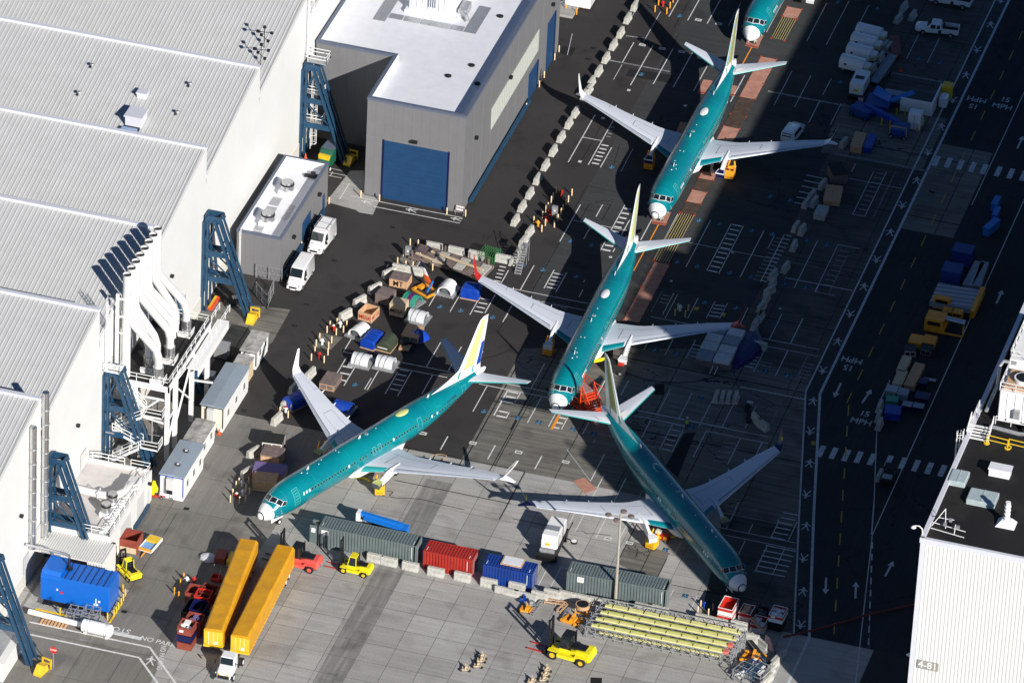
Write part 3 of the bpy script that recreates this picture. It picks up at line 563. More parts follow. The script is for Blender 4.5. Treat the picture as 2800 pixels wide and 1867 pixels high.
def plane(i, loc, hd, fw, af, label, fin='primer', winglet=('ac_white','ac_white'), reg=None, dome='ac_white', engine=('wrap','bare'), wl_logo=None, slatlow=True, door='door', nose_ring=True, hstab_patch=True):
    e = empty('airliner', (loc[0], loc[1], 0), hd); tag(e, label, 'airplane', 'unfinished jet airliners parked without engines')
    F = Fus(fw, af); L_ = ext(38.92, fw, af)
    xs = [.0,.06,.12,.25,.4,.6,.9,1.22,1.55]
    F.shell(xs).build('radome', M['ac_white'], e, True)
    xs = [1.55,1.8,2.1,2.4,2.7,3.1,3.5,4,4.6,5.3,6,7,8]+[ext(8+k*2.0, fw, af) for k in range(1, 14)]+[ext(a, fw, af) for a in (34.8,35.5,36.1,36.6)]
    body = F.shell(sorted(set(xs))).build('fuselage', M['teal'], e, True)
    F.shell([ext(a, fw, af) for a in (36.6,37.1,37.6,38,38.3,38.55,38.75,38.87,38.92)], 24).build('tail_cone', M['ac_white'], e, True)
    if nose_ring:
        m = MB(); n = 28; rg = [[F.p(x, 2*pi*k/n, .02) for k in range(n)] for x in (.30,.36,.42)]; m.loft(rg, cap=False); m.build('nose_ring', M['black'], e, True)
    # cockpit glazing
    for sd_ in (1, -1):
        for (x0, t0, x1, t1, x2, t2, x3, t3) in ((1.82,.04,2.05,.60,2.55,.50,2.38,.04),(2.12,.68,2.45,1.12,2.92,.96,2.62,.58),(2.56,1.16,3.1,1.28,3.36,1.08,3.02,.98)):
            cs = [(x0, sd_*t0), (x1, sd_*t1), (x2, sd_*t2), (x3, sd_*t3)]
            cx = sum(c[0] for c in cs)/4; ct = sum(c[1] for c in cs)/4
            big = [(cx+(c[0]-cx)*1.14, ct+(c[1]-ct)*1.12) for c in cs]
            m = MB(); F.patch(m, big, .012, 3, 0); F.patch(m, cs, .028, 3, 1); m.build('cockpit_window', [M['ac_white'], M['glass']], e, True)
    # cabin windows
    wx = [6.1+.508*k for k in range(0, 62)]
    zwin = 3.93
    lim = ext(32.4, fw, af); k = 0; x = 6.1
    proto = {}
    while x < lim:
        skip = (abs(x-ext(16.5, fw, 0)) < .3) or (abs(x-(14.4+fw)) < .28) or (af and abs(x-27.25) < .55)
        if not skip:
            for sd_ in (1, -1):
                th = F.ths(x, zwin, sd_); blank = k < 3 or random.random() < .03
                m = MB(); c = F.p(x, th); dth = .105
                ring = lambda a, b_, off: [F.p(x+a*cos(2*pi*q_/8+.39), th+b_*sin(2*pi*q_/8+.39), off) for q_ in range(8)]
                m.add(ring(.165, dth*1.15, .014), [tuple(range(8))], 0)
                m.add(ring(.135, dth*.95, .024), [tuple(range(8))], 2 if blank else 1)
                m.build('cabin_window', [M['rim_teal'] if i != 1 and i != 2 else M['ac_white'], M['black'], M['ac_white']], e)
        x += .508; k += 1
    # doors and hatches: outline strips
    def outline(x, z0, z1, wd, sides=(1, -1), name='door', m_='rim_teal', wdt=.05, solid=None):
        for sd_ in sides:
            t0 = F.ths(x, z1, sd_); t1 = F.ths(x, z0, sd_); m = MB()
            tw = wdt/2.0
            F.patch(m, [(x-wd/2, t0), (x+wd/2, t0), (x+wd/2, t0+sd_*tw), (x-wd/2, t0+sd_*tw)], .02, 2, 0)
            F.patch(m, [(x-wd/2, t1), (x+wd/2, t1), (x+wd/2, t1-sd_*tw), (x-wd/2, t1-sd_*tw)], .02, 2, 0)
            F.patch(m, [(x-wd/2, t0), (x-wd/2+wdt, t0), (x-wd/2+wdt, t1), (x-wd/2, t1)], .021, 4, 0)
            F.patch(m, [(x+wd/2-wdt, t0), (x+wd/2, t0), (x+wd/2, t1), (x+wd/2-wdt, t1)], .021, 4, 0)
            if solid:
                for q_ in range(5):
                    ta = t0+(t1-t0)*(.12+.17*q_); F.patch(m, [(x-wd*.3, ta), (x+wd*.3, ta), (x+wd*.3, ta+sd_*.03), (x-wd*.3, ta+sd_*.03)], .022, 1, 0)
            m.build(name, [M[m_]], e)
    outline(4.95, 2.95, 4.85, .9, (1,), 'front_door', solid=True); outline(4.95, 2.95, 4.8, .8, (-1,), 'front_door')
    outline(ext(33.6, fw, af), 3.4, 4.9, .8, name='rear_door')
    for xx in (17.4, 18.4): outline(xx+fw, 3.45, 4.4, .55, name='overwing_exit', m_='rim_teal', wdt=.06)
    if af: outline(27.25, 3.1, 4.6, .75, name='mid_door')
    # seams
    for x in (3.4, 8.4, ext(13.3, fw, 0), ext(20.2, fw, 0), ext(26.3, fw, af), ext(32.9, fw, af)):
        n = 24; m = MB(); m.loft([[F.p(x+d_, -1.7+3.4*k/n, .006) for k in range(n+1)] for d_ in (0, .03)], cap=False, closed=False); m.build('skin_joint', M['seam_teal'], e)
    # antennas and lights on the crown
    m = MB(); c = F.p(ext(24.0, fw, af)-.7, 0); n = 14
    rg = []
    for rr, h in ((1.0, 0), (.96, .10), (.8, .17), (.45, .22), (.02, .235)): rg.append([(c.x+1.15*rr*cos(2*pi*k/n), .52*rr*sin(2*pi*k/n), c.z-.10+h) for k in range(n)])
    m.loft(rg); m.build('antenna_dome', M[dome], e, True)
    for x in (8.6, ext(14.9, fw, 0)+1.6, ext(28.0, fw, af)):
        c = F.p(x, 0); m = MB(); m.add([(c.x+.18,-.03,c.z-.05),(c.x-.25,-.03,c.z-.05),(c.x-.32,-.02,c.z+.33),(c.x-.12,-.02,c.z+.33),(c.x+.18,.03,c.z-.05),(c.x-.25,.03,c.z-.05),(c.x-.32,.02,c.z+.33),(c.x-.12,.02,c.z+.33)],
            [(0,1,2,3),(4,7,6,5),(0,4,5,1),(1,5,6,2),(2,6,7,3),(3,7,4,0)]); m.build('blade_antenna', M['ac_white'], e)
    for x, th in ((7.6,0),(8.1,.25),(9.0,.12),(9.9,-.1),(12.6,.12),(12.6,-.14),(19.6,0)):
        c = F.p(ext(x, fw, af), th, .0); m = MB(); m.cyl((c.x, c.y, c.z-.03), .13 if x in (7.6,) else .07, .09, 8, r2=.05); m.build('light', M['ac_white'], e)
    c = F.p(ext(17.9, fw, 0), .0); m = MB(); m.cyl((c.x, c.y, c.z-.02), .22, .03, 12, 0); m.cyl((c.x, c.y, c.z+.012), .14, .012, 12, 1); m.build('skin_hatch', [M['ac_white'], M['black']], e)
    # probes near the nose
    for sd_ in (1, -1):
        for x, z in ((1.9,2.55),(2.15,2.3),(2.6,2.75),(2.5,3.1)):
            c = F.p(x, F.ths(x, z, sd_)); m = MB(); m.beam(c, c+Vector((.16,.07*sd_,0)), .06, .05); m.build('probe', M['ac_white'], e)
    # belly fairing
    m = MB(); rg = []
    for x, w_, t, b_ in ((13.2,.35,1.95,1.6),(13.9,1.45,2.25,1.22),(14.8,1.98,2.45,1.02),(16.4,2.14,2.62,.96),(19.5,2.14,2.7,.96),(21.4,2.02,2.6,1.0),(22.7,1.8,2.4,1.15),(24.0,1.1,2.0,1.35),(24.7,.3,1.7,1.5)):
        zc = (t+b_)/2; rg.append([(-(x+fw), w_*(abs(cos(a))**.8)*(1 if cos(a) > 0 else -1), zc+(t-b_)/2*(abs(sin(a))**.8)*(1 if sin(a) > 0 else -1)) for a in [2*pi*k/20 for k in range(20)]])
    m.loft(rg).build('wing_fairing', M['ac_white'], e, True)
    for sd_ in (1, -1):
        m = MB(); T_ = lambda v: Vector((v[0]-fw, v[1]*sd_, v[2]))
        wp = MB(); wp.loft([[T_(p) for p in foil(le, y, z, c, th)] for y, le, c, z, th in WS]); wo = wp.build('wing', M['wing_grey'], e, True)
        # inboard leading edge (teal) and outboard slat
        def strip(y0, y1, u0, u1, off, nm, m_, n=6, par=None):
            b = MB(); vs = []; us = [u0+(u1-u0)*k/4 for k in range(5)]
            ys = [y0+(y1-y0)*k/n for k in range(n+1)]
            for y in ys:
                for u in us: p = wing_pt(y, u); vs.append(T_((p.x, p.y, p.z+off)))
            b.add(vs, [(a*5+k, (a+1)*5+k, (a+1)*5+k+1, a*5+k+1) for a in range(n) for k in range(4)]); return b.build(nm, M[m_], par or e)
        strip(1.95, 4.35, .0, .13, .02, 'inboard_leading_edge', 'teal' if i != 0 else 'teal_lt')
        strip(5.3, 16.2, .0, .09, .025, 'slat', 'slat_metal', par=wo); strip(5.4, 16.1, .10, .125, .012, 'slat_gap', 'panel_line', par=wo)
        for y0, y1 in ((2.6, 8.6), (12.6, 16.0)):
            strip(y0, y1, .745, .755, .012, 'flap_seam', 'panel_line', par=wo)
        def cross(y, u0, u1, nm='panel_seam'):
            b = MB(); vs = []
            for k in range(7):
                u = u0+(u1-u0)*k/6
                for dy in (0, .06): p = wing_pt(y+dy, u); vs.append(T_((p.x, p.y, p.z+.013)))
            b.add(vs, [(2*k, 2*k+1, 2*k+3, 2*k+2) for k in range(6)]); b.build(nm, M['panel_line'], wo)
        cross(8.6, .35, .75); cross(3.3, .3, .72); cross(12.6, .7, .98)
        strip(3.3, 8.6, .345, .352, .012, 'panel_seam', 'panel_line', par=wo)
        # flap track fairings
        for y in (6.6, 9.4, 12.0):
            p = T_(wing_pt(y, .72)); q_ = T_(wing_pt(y, 1)); m = MB()
            m.loft([[(x_, p.y+w_*cos(2*pi*k/8), z_+h*sin(2*pi*k/8)) for k in range(8)] for x_, w_, z_, h in ((p.x,.06,p.z-.35,.08),(p.x-.5,.16,p.z-.45,.2),(q_.x-.1,.13,q_.z-.30,.17),(q_.x-.62,.03,q_.z-.12,.04))])
            m.build('flap_track_fairing', M['wing_grey'], wo, True)
        # winglets
        tip = wing_pt(16.35, .1)
        def blade(pts, m_, nm, th=.05):
            b = MB(); rg = []
            for (x, y, z, c) in pts: rg.append([T_((-(x+c*u), y, z+s_*th*(1 if abs(u-.45) < .3 else .2))) for u, s_ in ((0,0),(.3,1),(.6,1),(1,.1),(.6,-1),(.3,-1))])
            return b.loft(rg).build(nm, M[m_], e, True)
        wl = blade([(22.75,16.3,3.98,1.55),(23.15,16.75,4.08,1.35),(23.5,17.05,4.35,1.1),(24.6,17.55,5.5,.62),(25.1,17.75,6.15,.38)], winglet[0] if sd_ > 0 else winglet[1], 'winglet')
        blade([(23.2,16.7,4.02,1.2),(23.8,17.2,3.78,.9),(24.6,17.85,3.35,.42)], (winglet[2] if len(winglet) > 2 else winglet[0]), 'lower_winglet')
        if wl_logo:
            b = MB(); b.add([T_((-(24.05+.24*cos(k*.785)), 17.27+.0, 4.85+.42*sin(k*.785))) for k in range(8)], [tuple(range(8))]); b.v = [(v[0], v[1]+.06*sd_ if 0 else v[1]-.07*sd_, v[2]) for v in b.v]; b.build('winglet_emblem', M[wl_logo], wl)
        # tailplane
        m = MB(); m.loft([[(-(ext(x, fw, af)+0), 0, 0) for _ in range(1)] for x in (0,)]) if 0 else None
        ex = fw+af
        m.loft([[(-(q_[0]*-1+0)-ex if 0 else q_[0]-ex, q_[1]*sd_, q_[2]) for q_ in foil(le, y, z, c, .09)] for y, le, c, z in ((.35,34.3,3.15,4.75),(.95,34.75,2.9,4.83),(3.9,36.6,1.9,5.22),(7.0,38.5,.9,5.62))])
        hs = m.build('horizontal_stabilizer', M['wing_grey'], e, True)
        b = MB()   # teal leading edge lip
        b.tube([(-(34.78+ex), .95*sd_, 4.84), (-(36.62+ex), 3.9*sd_, 5.23), (-(38.52+ex), 6.98*sd_, 5.63)], [.09,.07,.05], 6); b.build('stabilizer_edge', M['teal_lt'], hs)
        if hstab_patch:
            b = MB(); b.add([(-(34.9+ex),.95*sd_,5.02),(-(36.0+ex),.95*sd_,5.06),(-(36.5+ex),2.0*sd_,5.17),(-(35.45+ex),2.0*sd_,5.16)], [(0,1,2,3)]); b.build('stabilizer_panel', M['ac_white'], hs)
        # pylon
        m = MB(); Y0 = 4.83
        rg = []
        for x, w_, z0, z1 in ((18.6,.17,2.35,3.05),(17.0,.2,1.95,3.05),(16.3,.22,1.7,2.9),(15.6,.24,1.55,2.45),(15.1,.30,1.5,2.2)):
            rg.append([T_((-x, Y0-w_, z0)), T_((-x, Y0+w_, z0)), T_((-x, Y0+w_*.8, z1-.08)), T_((-x, Y0+w_*.35, z1)), T_((-x, Y0-w_*.35, z1)), T_((-x, Y0-w_*.8, z1-.08))])
        m.loft(rg); py = m.build('engine_pylon', M['ac_white'], e, True)
        kind = engine[0] if sd_ > 0 else engine[1]
        m = MB(); rg = []
        for x, w_, z0, z1 in ((15.1,.34,1.5,2.15),(14.75,.42,1.45,2.1),(14.3,.55,1.4,1.98)):
            rg.append([T_((-x, Y0-w_, z0)), T_((-x, Y0+w_, z0)), T_((-x, Y0+w_, z1)), T_((-x, Y0-w_, z1))])
        m.loft(rg, 0)
        if kind == 'bare':
            for k in range(7): m.beam(T_((-15.15, Y0-.36+.12*k, 2.2)), T_((-14.28, Y0-.55+.18*k, 2.02)), .05, .05, 1)
            for k in range(3): m.beam(T_((-15.0+.3*k, Y0-.5, 2.16-.06*k)), T_((-15.0+.3*k, Y0+.5, 2.16-.06*k)), .05, .05, 1)
        else:
            m.beam(T_((-14.28, Y0-.6, 1.98)), T_((-14.28, Y0+.6, 1.98)), .1, .12, 1); m.beam(T_((-15.1, Y0-.36, 2.17)), T_((-14.3, Y0-.58, 2.0)), .06, .06, 1); m.beam(T_((-15.1, Y0+.36, 2.17)), T_((-14.3, Y0+.58, 2.0)), .06, .06, 1)
        m.build('engine_mount', [M['engine_metal'] if kind == 'bare' else (M['navy'] if kind == 'navy' else M['tarp_white']), M['primer'] if kind == 'bare' else M['ac_white']], py)
        # main gear
        m = MB(); m.tube([T_((-19.6, 2.86, 2.3)), T_((-19.75, 2.86, .6))], .13, 8); g_ = m.build('main_gear', M['white_paint'], e)
        for dy in (-.42, .42):
            m = MB(); m.tube([T_((-19.75, 2.86+dy-.19, .56)), T_((-19.75, 2.86+dy+.19, .56))], .56, 16, 0); m.tube([T_((-19.75, 2.86+dy-.2, .56)), T_((-19.75, 2.86+dy+.2, .56))], .26, 12, 1)
            m.build('wheel', [M['rubber'], M['white_paint']], g_)
    # fin
    ex = fw+af
    fm = MB(); pr = []
    SEC = ((5.05,32.9,5.0),(6.2,33.55,4.35),(7.2,34.3,3.85),(9.6,35.85,2.75),(11.6,37.1,1.85),(12.15,37.55,1.42),(12.42,38.1,.95))
    def fring(z, le, c, th): return [(-(le+ex+c*u), s_*c*th*w_, z) for u, w_, s_ in ((0,0,1),(.06,.6,1),(.3,1,1),(.62,.75,1),(1,.05,1),(.62,.75,-1),(.3,1,-1),(.06,.6,-1))]
    fm.loft([fring(z, le, c, .055) for z, le, c in SEC]); fn = fm.build('vertical_fin', M['ac_white'], e, True)
    dm = MB(); dm.loft([[(-(x+ex), w_*s_, z) for w_, s_, z in ((hw,1,5.1),(hw*.5,1,(5.1+zt)/2),(0,1,zt),(hw*.5,-1,(5.1+zt)/2),(hw,-1,5.1))] for x, hw, zt in ((28.75,.04,5.40),(30.5,.16,5.66),(32.0,.22,5.98),(33.2,.26,6.35),(34.0,.24,6.6))]); dm.build('dorsal_fin', M['ac_white'], fn, True)
    def fpatch(z0, z1, u0, u1, m_, nm, off=.018, n=5):
        b = MB()
        for sd_ in (1, -1):
            vs = []
            for k in range(n+1):
                z = z0+(z1-z0)*k/n
                for j in range(len(SEC)-1):
                    if SEC[j][0] <= z <= SEC[j+1][0]: t = (z-SEC[j][0])/(SEC[j+1][0]-SEC[j][0]); le = SEC[j][1]+(SEC[j+1][1]-SEC[j][1])*t; c = SEC[j][2]+(SEC[j+1][2]-SEC[j][2])*t
                for q_ in range(5):
                    u = u0+(u1-u0)*q_/4; hh = [(0,0),(.06,.6),(.3,1),(.62,.75),(1,.05)]
                    for a, b2 in zip(hh, hh[1:]):
                        if a[0] <= u <= b2[0]: w_ = a[1]+(b2[1]-a[1])*(u-a[0])/(b2[0]-a[0])
                    vs.append((-(le+ex+c*u), sd_*(c*.055*w_+off), z))
            b.add(vs, [(a*5+q_, a*5+q_+1, (a+1)*5+q_+1, (a+1)*5+q_) for a in range(n) for q_ in range(4)])
        return b.build(nm, M[m_], fn)
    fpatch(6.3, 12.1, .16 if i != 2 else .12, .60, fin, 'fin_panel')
    fpatch(5.6, 12.0, .05, .075, 'teal_lt', 'fin_edge_strip'); fpatch(6.3, 11.9, .63, .645, 'panel_line', 'rudder_seam')
    if i == 0: fpatch(5.9, 8.9, .80, .98, 'royal', 'rudder_stripe', .03)
    if i == 2: fpatch(6.4, 11.8, .02, .05, 'teal', 'fin_stripe', .03)
    fpatch(5.35, 6.25, .60, .67, 'teal_lt', 'fin_root_strip', .03, 2); fpatch(5.35, 6.3, .04, .10, 'teal', 'fin_root_strip', .03, 2)
    # nose gear
    m = MB(); m.tube([(-3.6,0,1.5), (-3.55,0,.45)], .09, 8); ng = m.build('nose_gear', M['white_paint'], e)
    for dy in (-.2, .2):
        m = MB(); m.tube([(-3.55,dy-.1,.36), (-3.55,dy+.1,.36)], .36, 14, 0); m.tube([(-3.55,dy-.11,.36), (-3.55,dy+.11,.36)], .19, 12, 1); m.build('wheel', [M['rubber'], M['white_paint']], ng)
    for dy in (-.4, .4): m = MB(); m.box(-4.0,dy-.02,1.0,-1.9,dy+.02,1.55); m.build('gear_door', M['ac_white'], ng)
    if reg:
        for sd_ in (1, -1):
            vs, fs = text_geo(reg); b = MB(); x0 = ext(31.0, fw, af); th0 = F.ths(x0, 4.42, sd_)
            pts = []
            for x, y in vs:
                xx = x0+x*.55*(1 if sd_ > 0 else -1)*1; pts.append(F.p(xx, th0-sd_*y*.55/2.0*1.0, .02))
            b.add(pts, fs); b.build('registration', M['black'], e)
    return e
P = [(-16.3886,-51.6782,-1.98863),(10.3132,-16.6209,-1.55657),(9.8097,30.803,-1.57731),(42.1845,-46.2224,-.84432)]
plane(0, P[0][:2], P[0][2], 1.45, 1.12, 'teal airliner with a blue edged yellow fin, nearest the white hangar', 'primer', ('ac_white','ac_white'), 'N1786B', 'primer', ('bare','bare'), hstab_patch=False)
plane(1, P[1][:2], P[1][2], 0, 0, 'teal airliner in the middle with red winglets and orange stairs at its nose', 'primer', ('red','red','red'), None, 'ac_white', ('wrap','wrap'))
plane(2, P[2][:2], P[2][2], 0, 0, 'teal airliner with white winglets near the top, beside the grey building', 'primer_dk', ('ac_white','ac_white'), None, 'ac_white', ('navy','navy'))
plane(3, P[3][:2], P[3][2], 0, 0, 'teal airliner with navy winglets pointing its nose to the lower right', 'primer_dk', ('navy','navy'), 'N1784B', 'teal', ('bare','wrap'), wl_logo='yellow_lift')  # olive fin is yellow primer toned down for its unlit side
n5 = G(2046.7, 107, 2.62)
plane(4, (n5.x, n5.y), P[2][2], 0, 0, 'teal airliner cut off by the top edge, only its white nose and cockpit in view', nose_ring=False)
# ================================================================ HANGAR
WX = -38.9
RID = [76.0, 55.9, 35.8, 15.4, -5.6, -25.4, -45.4, -65.9, -86.0, -106.0, -126.0]
HZ, HD = 23.25, 4.3
hang = empty('hangar', (WX, -20, 0)); tag(hang, 'huge white hangar with a stepped ribbed roof on the left', 'hangar')
ho = Vector((WX, -20, 0)); hp = lambda v: (v[0]-ho.x, v[1]-ho.y, v[2])
wall = MB()
for a, b_ in zip(RID, RID[1:]):      # a = high far ridge, b_ = near low edge
    wall.add([hp(p) for p in ((WX,a,0),(WX,b_,0),(WX,b_,HZ-HD),(WX,a,HZ),(WX-.4,a,0),(WX-.4,b_,0),(WX-.4,b_,HZ-HD),(WX-.4,a,HZ))], [(0,1,2,3),(7,6,5,4),(0,3,7,4),(1,5,6,2)])
wall.build('wall', M['white'], hang)
plinth = MB(); plinth.box(.001, RID[-1]+20, 0, .09, RID[0]+20, 2.0); plinth.build('plinth', mat('dusty wall base', (.60,.58,.52), .7, var=.08), hang)
for i, (a, b_) in enumerate(zip(RID, RID[1:])):
    m = MB(); x0 = -150; n = int((WX-x0)/.61)
    vs = []; sl = [(0,0),(.53,0),(.545,.07),(.59,.07)]
    for k in range(n):
        for dx, dz in sl:
            X = x0+.61*k+dx
            vs += [hp((X, a-.02, HZ+dz-.15)), hp((X, b_, HZ-HD+dz))]
    m.add(vs, [(2*k, 2*k+1, 2*k+3, 2*k+2) for k in range(len(vs)//2-1)])
    m.build('roof', M['roof'], hang)
    m = MB(); m.box(x0-ho.x, a-.35-ho.y, HZ-.3, .05, a+.25-ho.y, HZ+.12); m.box(x0-ho.x, a-.02-ho.y, HZ-HD-1, 0, a+.1-ho.y, HZ-.3); m.build('ridge_cap', M['trim'], hang)
    m = MB(); m.add([(-.25,a-.35-ho.y,HZ-.12),(.06,a-.35-ho.y,HZ-.12),(.06,b_-ho.y,HZ-HD+.12),(-.25,b_-ho.y,HZ-HD+.12),(-.25,a-.35-ho.y,HZ-.4),(.06,a-.35-ho.y,HZ-.4),(.06,b_-ho.y,HZ-HD-.15),(-.25,b_-ho.y,HZ-HD-.15)], [(0,1,2,3),(4,7,6,5),(0,4,5,1),(1,5,6,2),(2,6,7,3),(3,7,4,0)])
    m.build('verge_trim', M['white'], hang)
# vents on the roofs
def on_roof(x, y):
    "point where the pixel ray meets the roof planes"
    best = None
    for a, b_ in zip(RID, RID[1:]):
        lo, hi = HZ-HD, HZ
        for k in range(60):
            z = (lo+hi)/2; g_ = G(x, y, z); zr = HZ-HD+HD*(g_.y-b_)/(a-b_)
            if z > zr: hi = z
            else: lo = z
        if b_ <= g_.y <= a: best = (Vector((g_.x, g_.y, z)))
    return best or G(x, y, HZ-2)
for px_, py_, lab in ((252,186,'small roof vent cowl, upper left of the four on the second roof bay'),(216,262,'small roof vent cowl, lower left of the four on the second roof bay'),(520,238,'small roof vent cowl, upper right of the four on the second roof bay'),(485,315,'small roof vent cowl, lower right of the four on the second roof bay')):
    p = on_roof(px_, py_); m = MB(); m.cyl((0,0,-.2), .13, .75, 8, 0); m.cyl((0,0,.5), .3, .12, 10, 0, .2); m.cyl((-.3,.1,-.05),.2,.06,8,1)
    tag(m.build('roof_vent', [M['galv'], M['black']], None, loc=p), lab, 'roof vent', 'roof vents on the hangar')
p = on_roof(390,262); m = MB(); m.box(-.6,-.5,-.3,.6,.5,.45); m.box(-.7,-.6,.45,.7,.6,.65); tag(m.build('roof_hatch', M['trim'], None, loc=p), 'small white square hatch above the larger roof unit', 'roof hatch')
p = on_roof(364,345); e = empty('rooftop_unit', p); tag(e, 'white boxy ventilation unit with a blue patch on the hangar roof', 'ventilation unit')
m = MB(); m.box(-1.0,-.2,-.5,1.1,2.1,1.3); m.box(-1.15,-.35,1.3,1.25,2.25,1.5); m.build('housing', M['trim'], e)
m = MB(); m.box(-1.0,-.9,-.4,1.0,-.25,.1); m.build('duct', M['black'], e); m = MB(); m.box(-1.1,-2.6,-.5,.9,-1.0,.35); m.build('cover', mat('blue tinted sheet', (.30,.42,.62), .4), e)
# aerial on the roof edge
def mast(pt, lab):
    p = on_roof(*pt); m = MB(); m.tube([(0,0,-.3),(0,0,3.0)], .05, 6); m.beam((-.9,0,2.2),(.9,.2,2.2),.06); m.beam((-.6,.6,1.4),(.7,-.6,1.4),.06)
    for a in ((-.9,0,2.2),(.9,.2,2.2),(.7,-.6,1.4),(-.6,.6,1.4),(0,0,3)): m.cbox(a, (.35,.3,.3))
    return tag(m.build('roof_mast', M['black'], None, loc=p), lab, 'mast')
mast((713,178), 'dark lighting mast upright at the hangar roof edge'); mast((722,130), 'dark lighting mast farther back near the hangar roof edge')
# wall lamps
def wall_lamp(pt, X, lab, s_=.35):
    f = FW*F_PX+RT*(pt[0]-1400)-UP*(pt[1]-933.5); t = (X-CAM.x)/f.x; p = CAM+f*t
    e = empty('wall_lamp', p); tag(e, lab, 'wall lamp', 'black wall lamps'); m = MB(); m.box(0,-.06,-.06,.25,.06,.06); m.build('arm', M['black'], e)
    m = MB(); m.cbox((.3,0,-.05),(.35,s_*1.2,s_)); m.build('lamp_head', M['black'], e)
wall_lamp((465,753), WX, 'black wall lamp on the white hangar right of the white pipes'); wall_lamp((208,1161), WX, 'black wall lamp on the white hangar left of a tall blue brace')
wall_lamp((53,1408), WX, 'black wall lamp on the white hangar nearest the photo left edge')
# flat door outlines on hangar
def wallpanel(X, y0, y1, z0, z1, m_, name, par, off=.02):
    b = MB(); b.box(X-.02, y0, z0, X+off, y1, z1); b.v = [(v[0]-par.location.x, v[1]-par.location.y, v[2]-par.location.z) for v in b.v]; return b.build(name, M[m_], par)
M['door_grey'] = mat('light grey door', (.55,.55,.53), .5, var=.04)
for pt in ((60,1545,.0),): pass
def onx(x, y, X):
    f = FW*F_PX+RT*(x-1400)-UP*(y-933.5); t = (X-CAM.x)/f.x; return CAM+f*t
def ony(x, y, Yv):
    f = FW*F_PX+RT*(x-1400)-UP*(y-933.5); t = (Yv-CAM.y)/f.y; return CAM+f*t
for (xa, ya, xb, yb) in ((62,1575,80,1504),(97,1493,108,1460),(219,1290,236,1250)):
    a = onx(xa, ya, WX); b_ = onx(xb, yb, WX); wallpanel(WX+.1, a.y, a.y+1.9, a.z, a.z+2.4, 'door_grey', 'wall_door', hang, .0)
# exhaust pipes on the near wall
def vpipe(x0, y0, x1, y1, X, r_, m_, name, lab, grp, bands=True, cap=None):
    a = onx(x0, y0, X); b_ = onx(x1, y1, X); e = empty(name, (X, b_.y, b_.z)); tag(e, lab, 'pipe', grp)
    m = MB(); m.tube([(0,0,0),(0,0,a.z-b_.z)], r_, 12); m.build('pipe_run', M[m_], e, True)
    for k in range(1, int((a.z-b_.z)/2)):
        m = MB(); m.tube([(0,0,2*k),(0,0,2*k+.1)], r_*1.15, 12); m.build('band', M['galv'], e)
    return e
vpipe(119,1082,122,1505,WX+.55,.42,'alu','wall_duct','taller silver duct standing against the near hangar wall','silver ducts on the hangar wall')
vpipe(87,1174,89,1498,WX+.5,.42,'alu','wall_duct','shorter silver duct left of the taller one on the hangar wall','silver ducts on the hangar wall')
# ================================================================ BLUE A-FRAME BRACES
def brace(y0, lab, ladder=False, front=True):
    e = empty('steel_brace', (-36, y0, 0)); tag(e, lab, 'steel brace', 'blue A-frame braces along the hangar')
    top = 14.0; s = M['steel_blue']
    cols = []
    for dy in (-.75, .75):
        m = MB(); m.beam((-2.75,dy,0),(-2.75,dy,top-.9),.35,.5); m.beam((-2.2,dy,0),(-2.2,dy,top-.6),.2,.35); m.build('column', s, e)
    for dy in (-.75, .75):
        m = MB(); m.beam((-1.35,dy,top-.5),(3.1,dy,.3),.32,.5, up=(0,1,0)); m.beam((-.75,dy,top-.5),(3.6,dy,.4),.10,.5, up=(0,1,0)); m.build('raking_leg', s, e)
    m = MB()
    for dy in (-.75, .75): m.prof([(-2.9,top-1.3),(-2.3,top),(-.6,top),(-.35,top-.7),(-2.4,top-1.0)], dy-.09, dy+.09, 'y')
    m.beam((-2.5,-.75,top-.2),(-2.5,.75,top-.2),.25); m.beam((-.6,-.75,top-.25),(-.6,.75,top-.25),.3); m.build('head_frame', s, e)
    for z, x1 in ((8.6,.55),(4.9,1.75)):
        m = MB()
        for dy in (-.75, .75): m.beam((-2.5,dy,z),(x1,dy,z),.12,.75); 
        m.beam((-2.4,-.75,z),(x1,.75,z),.1); m.beam((-2.4,.75,z),(x1,-.75,z),.1)
        m.add([(-2.6,-.8,z-.3),(-1.6,-.8,z-.3),(-2.6,-.8,z+2.2)], [(0,1,2)]); m.build('platform_beam', s, e)
    for dy in (-.75, .75):
        m = MB(); m.beam((-2.4,dy,8.4),(1.6,dy,5.0),.14); m.beam((-2.4,dy,9.6),(-1.1,dy,12.8),.18); m.build('diagonal', s, e)
    for t in (.25,.5,.62,.75,.88):
        x = -1.35+4.45*t; z = top-.5-13.2*t; m = MB(); m.beam((x,-.75,z),(x,.75,z),.14); m.beam((x,-.75,z),(x+.55,.75,z-1.6),.09); m.build('lacing', s, e)
    return e
brace(33.9, 'blue A-frame brace by the dark recess of the grey building', True)
brace(-5.9, 'blue A-frame brace beside the grey block with two roof fans')
brace(-24.6, 'blue A-frame brace mostly hidden behind the white stair platform')
brace(-43.2, 'blue A-frame brace rising above the low white annex roof')
brace(-63.6, 'blue A-frame brace above the bright blue generator house')
brace(-85.6, 'blue A-frame brace in the bottom left corner')
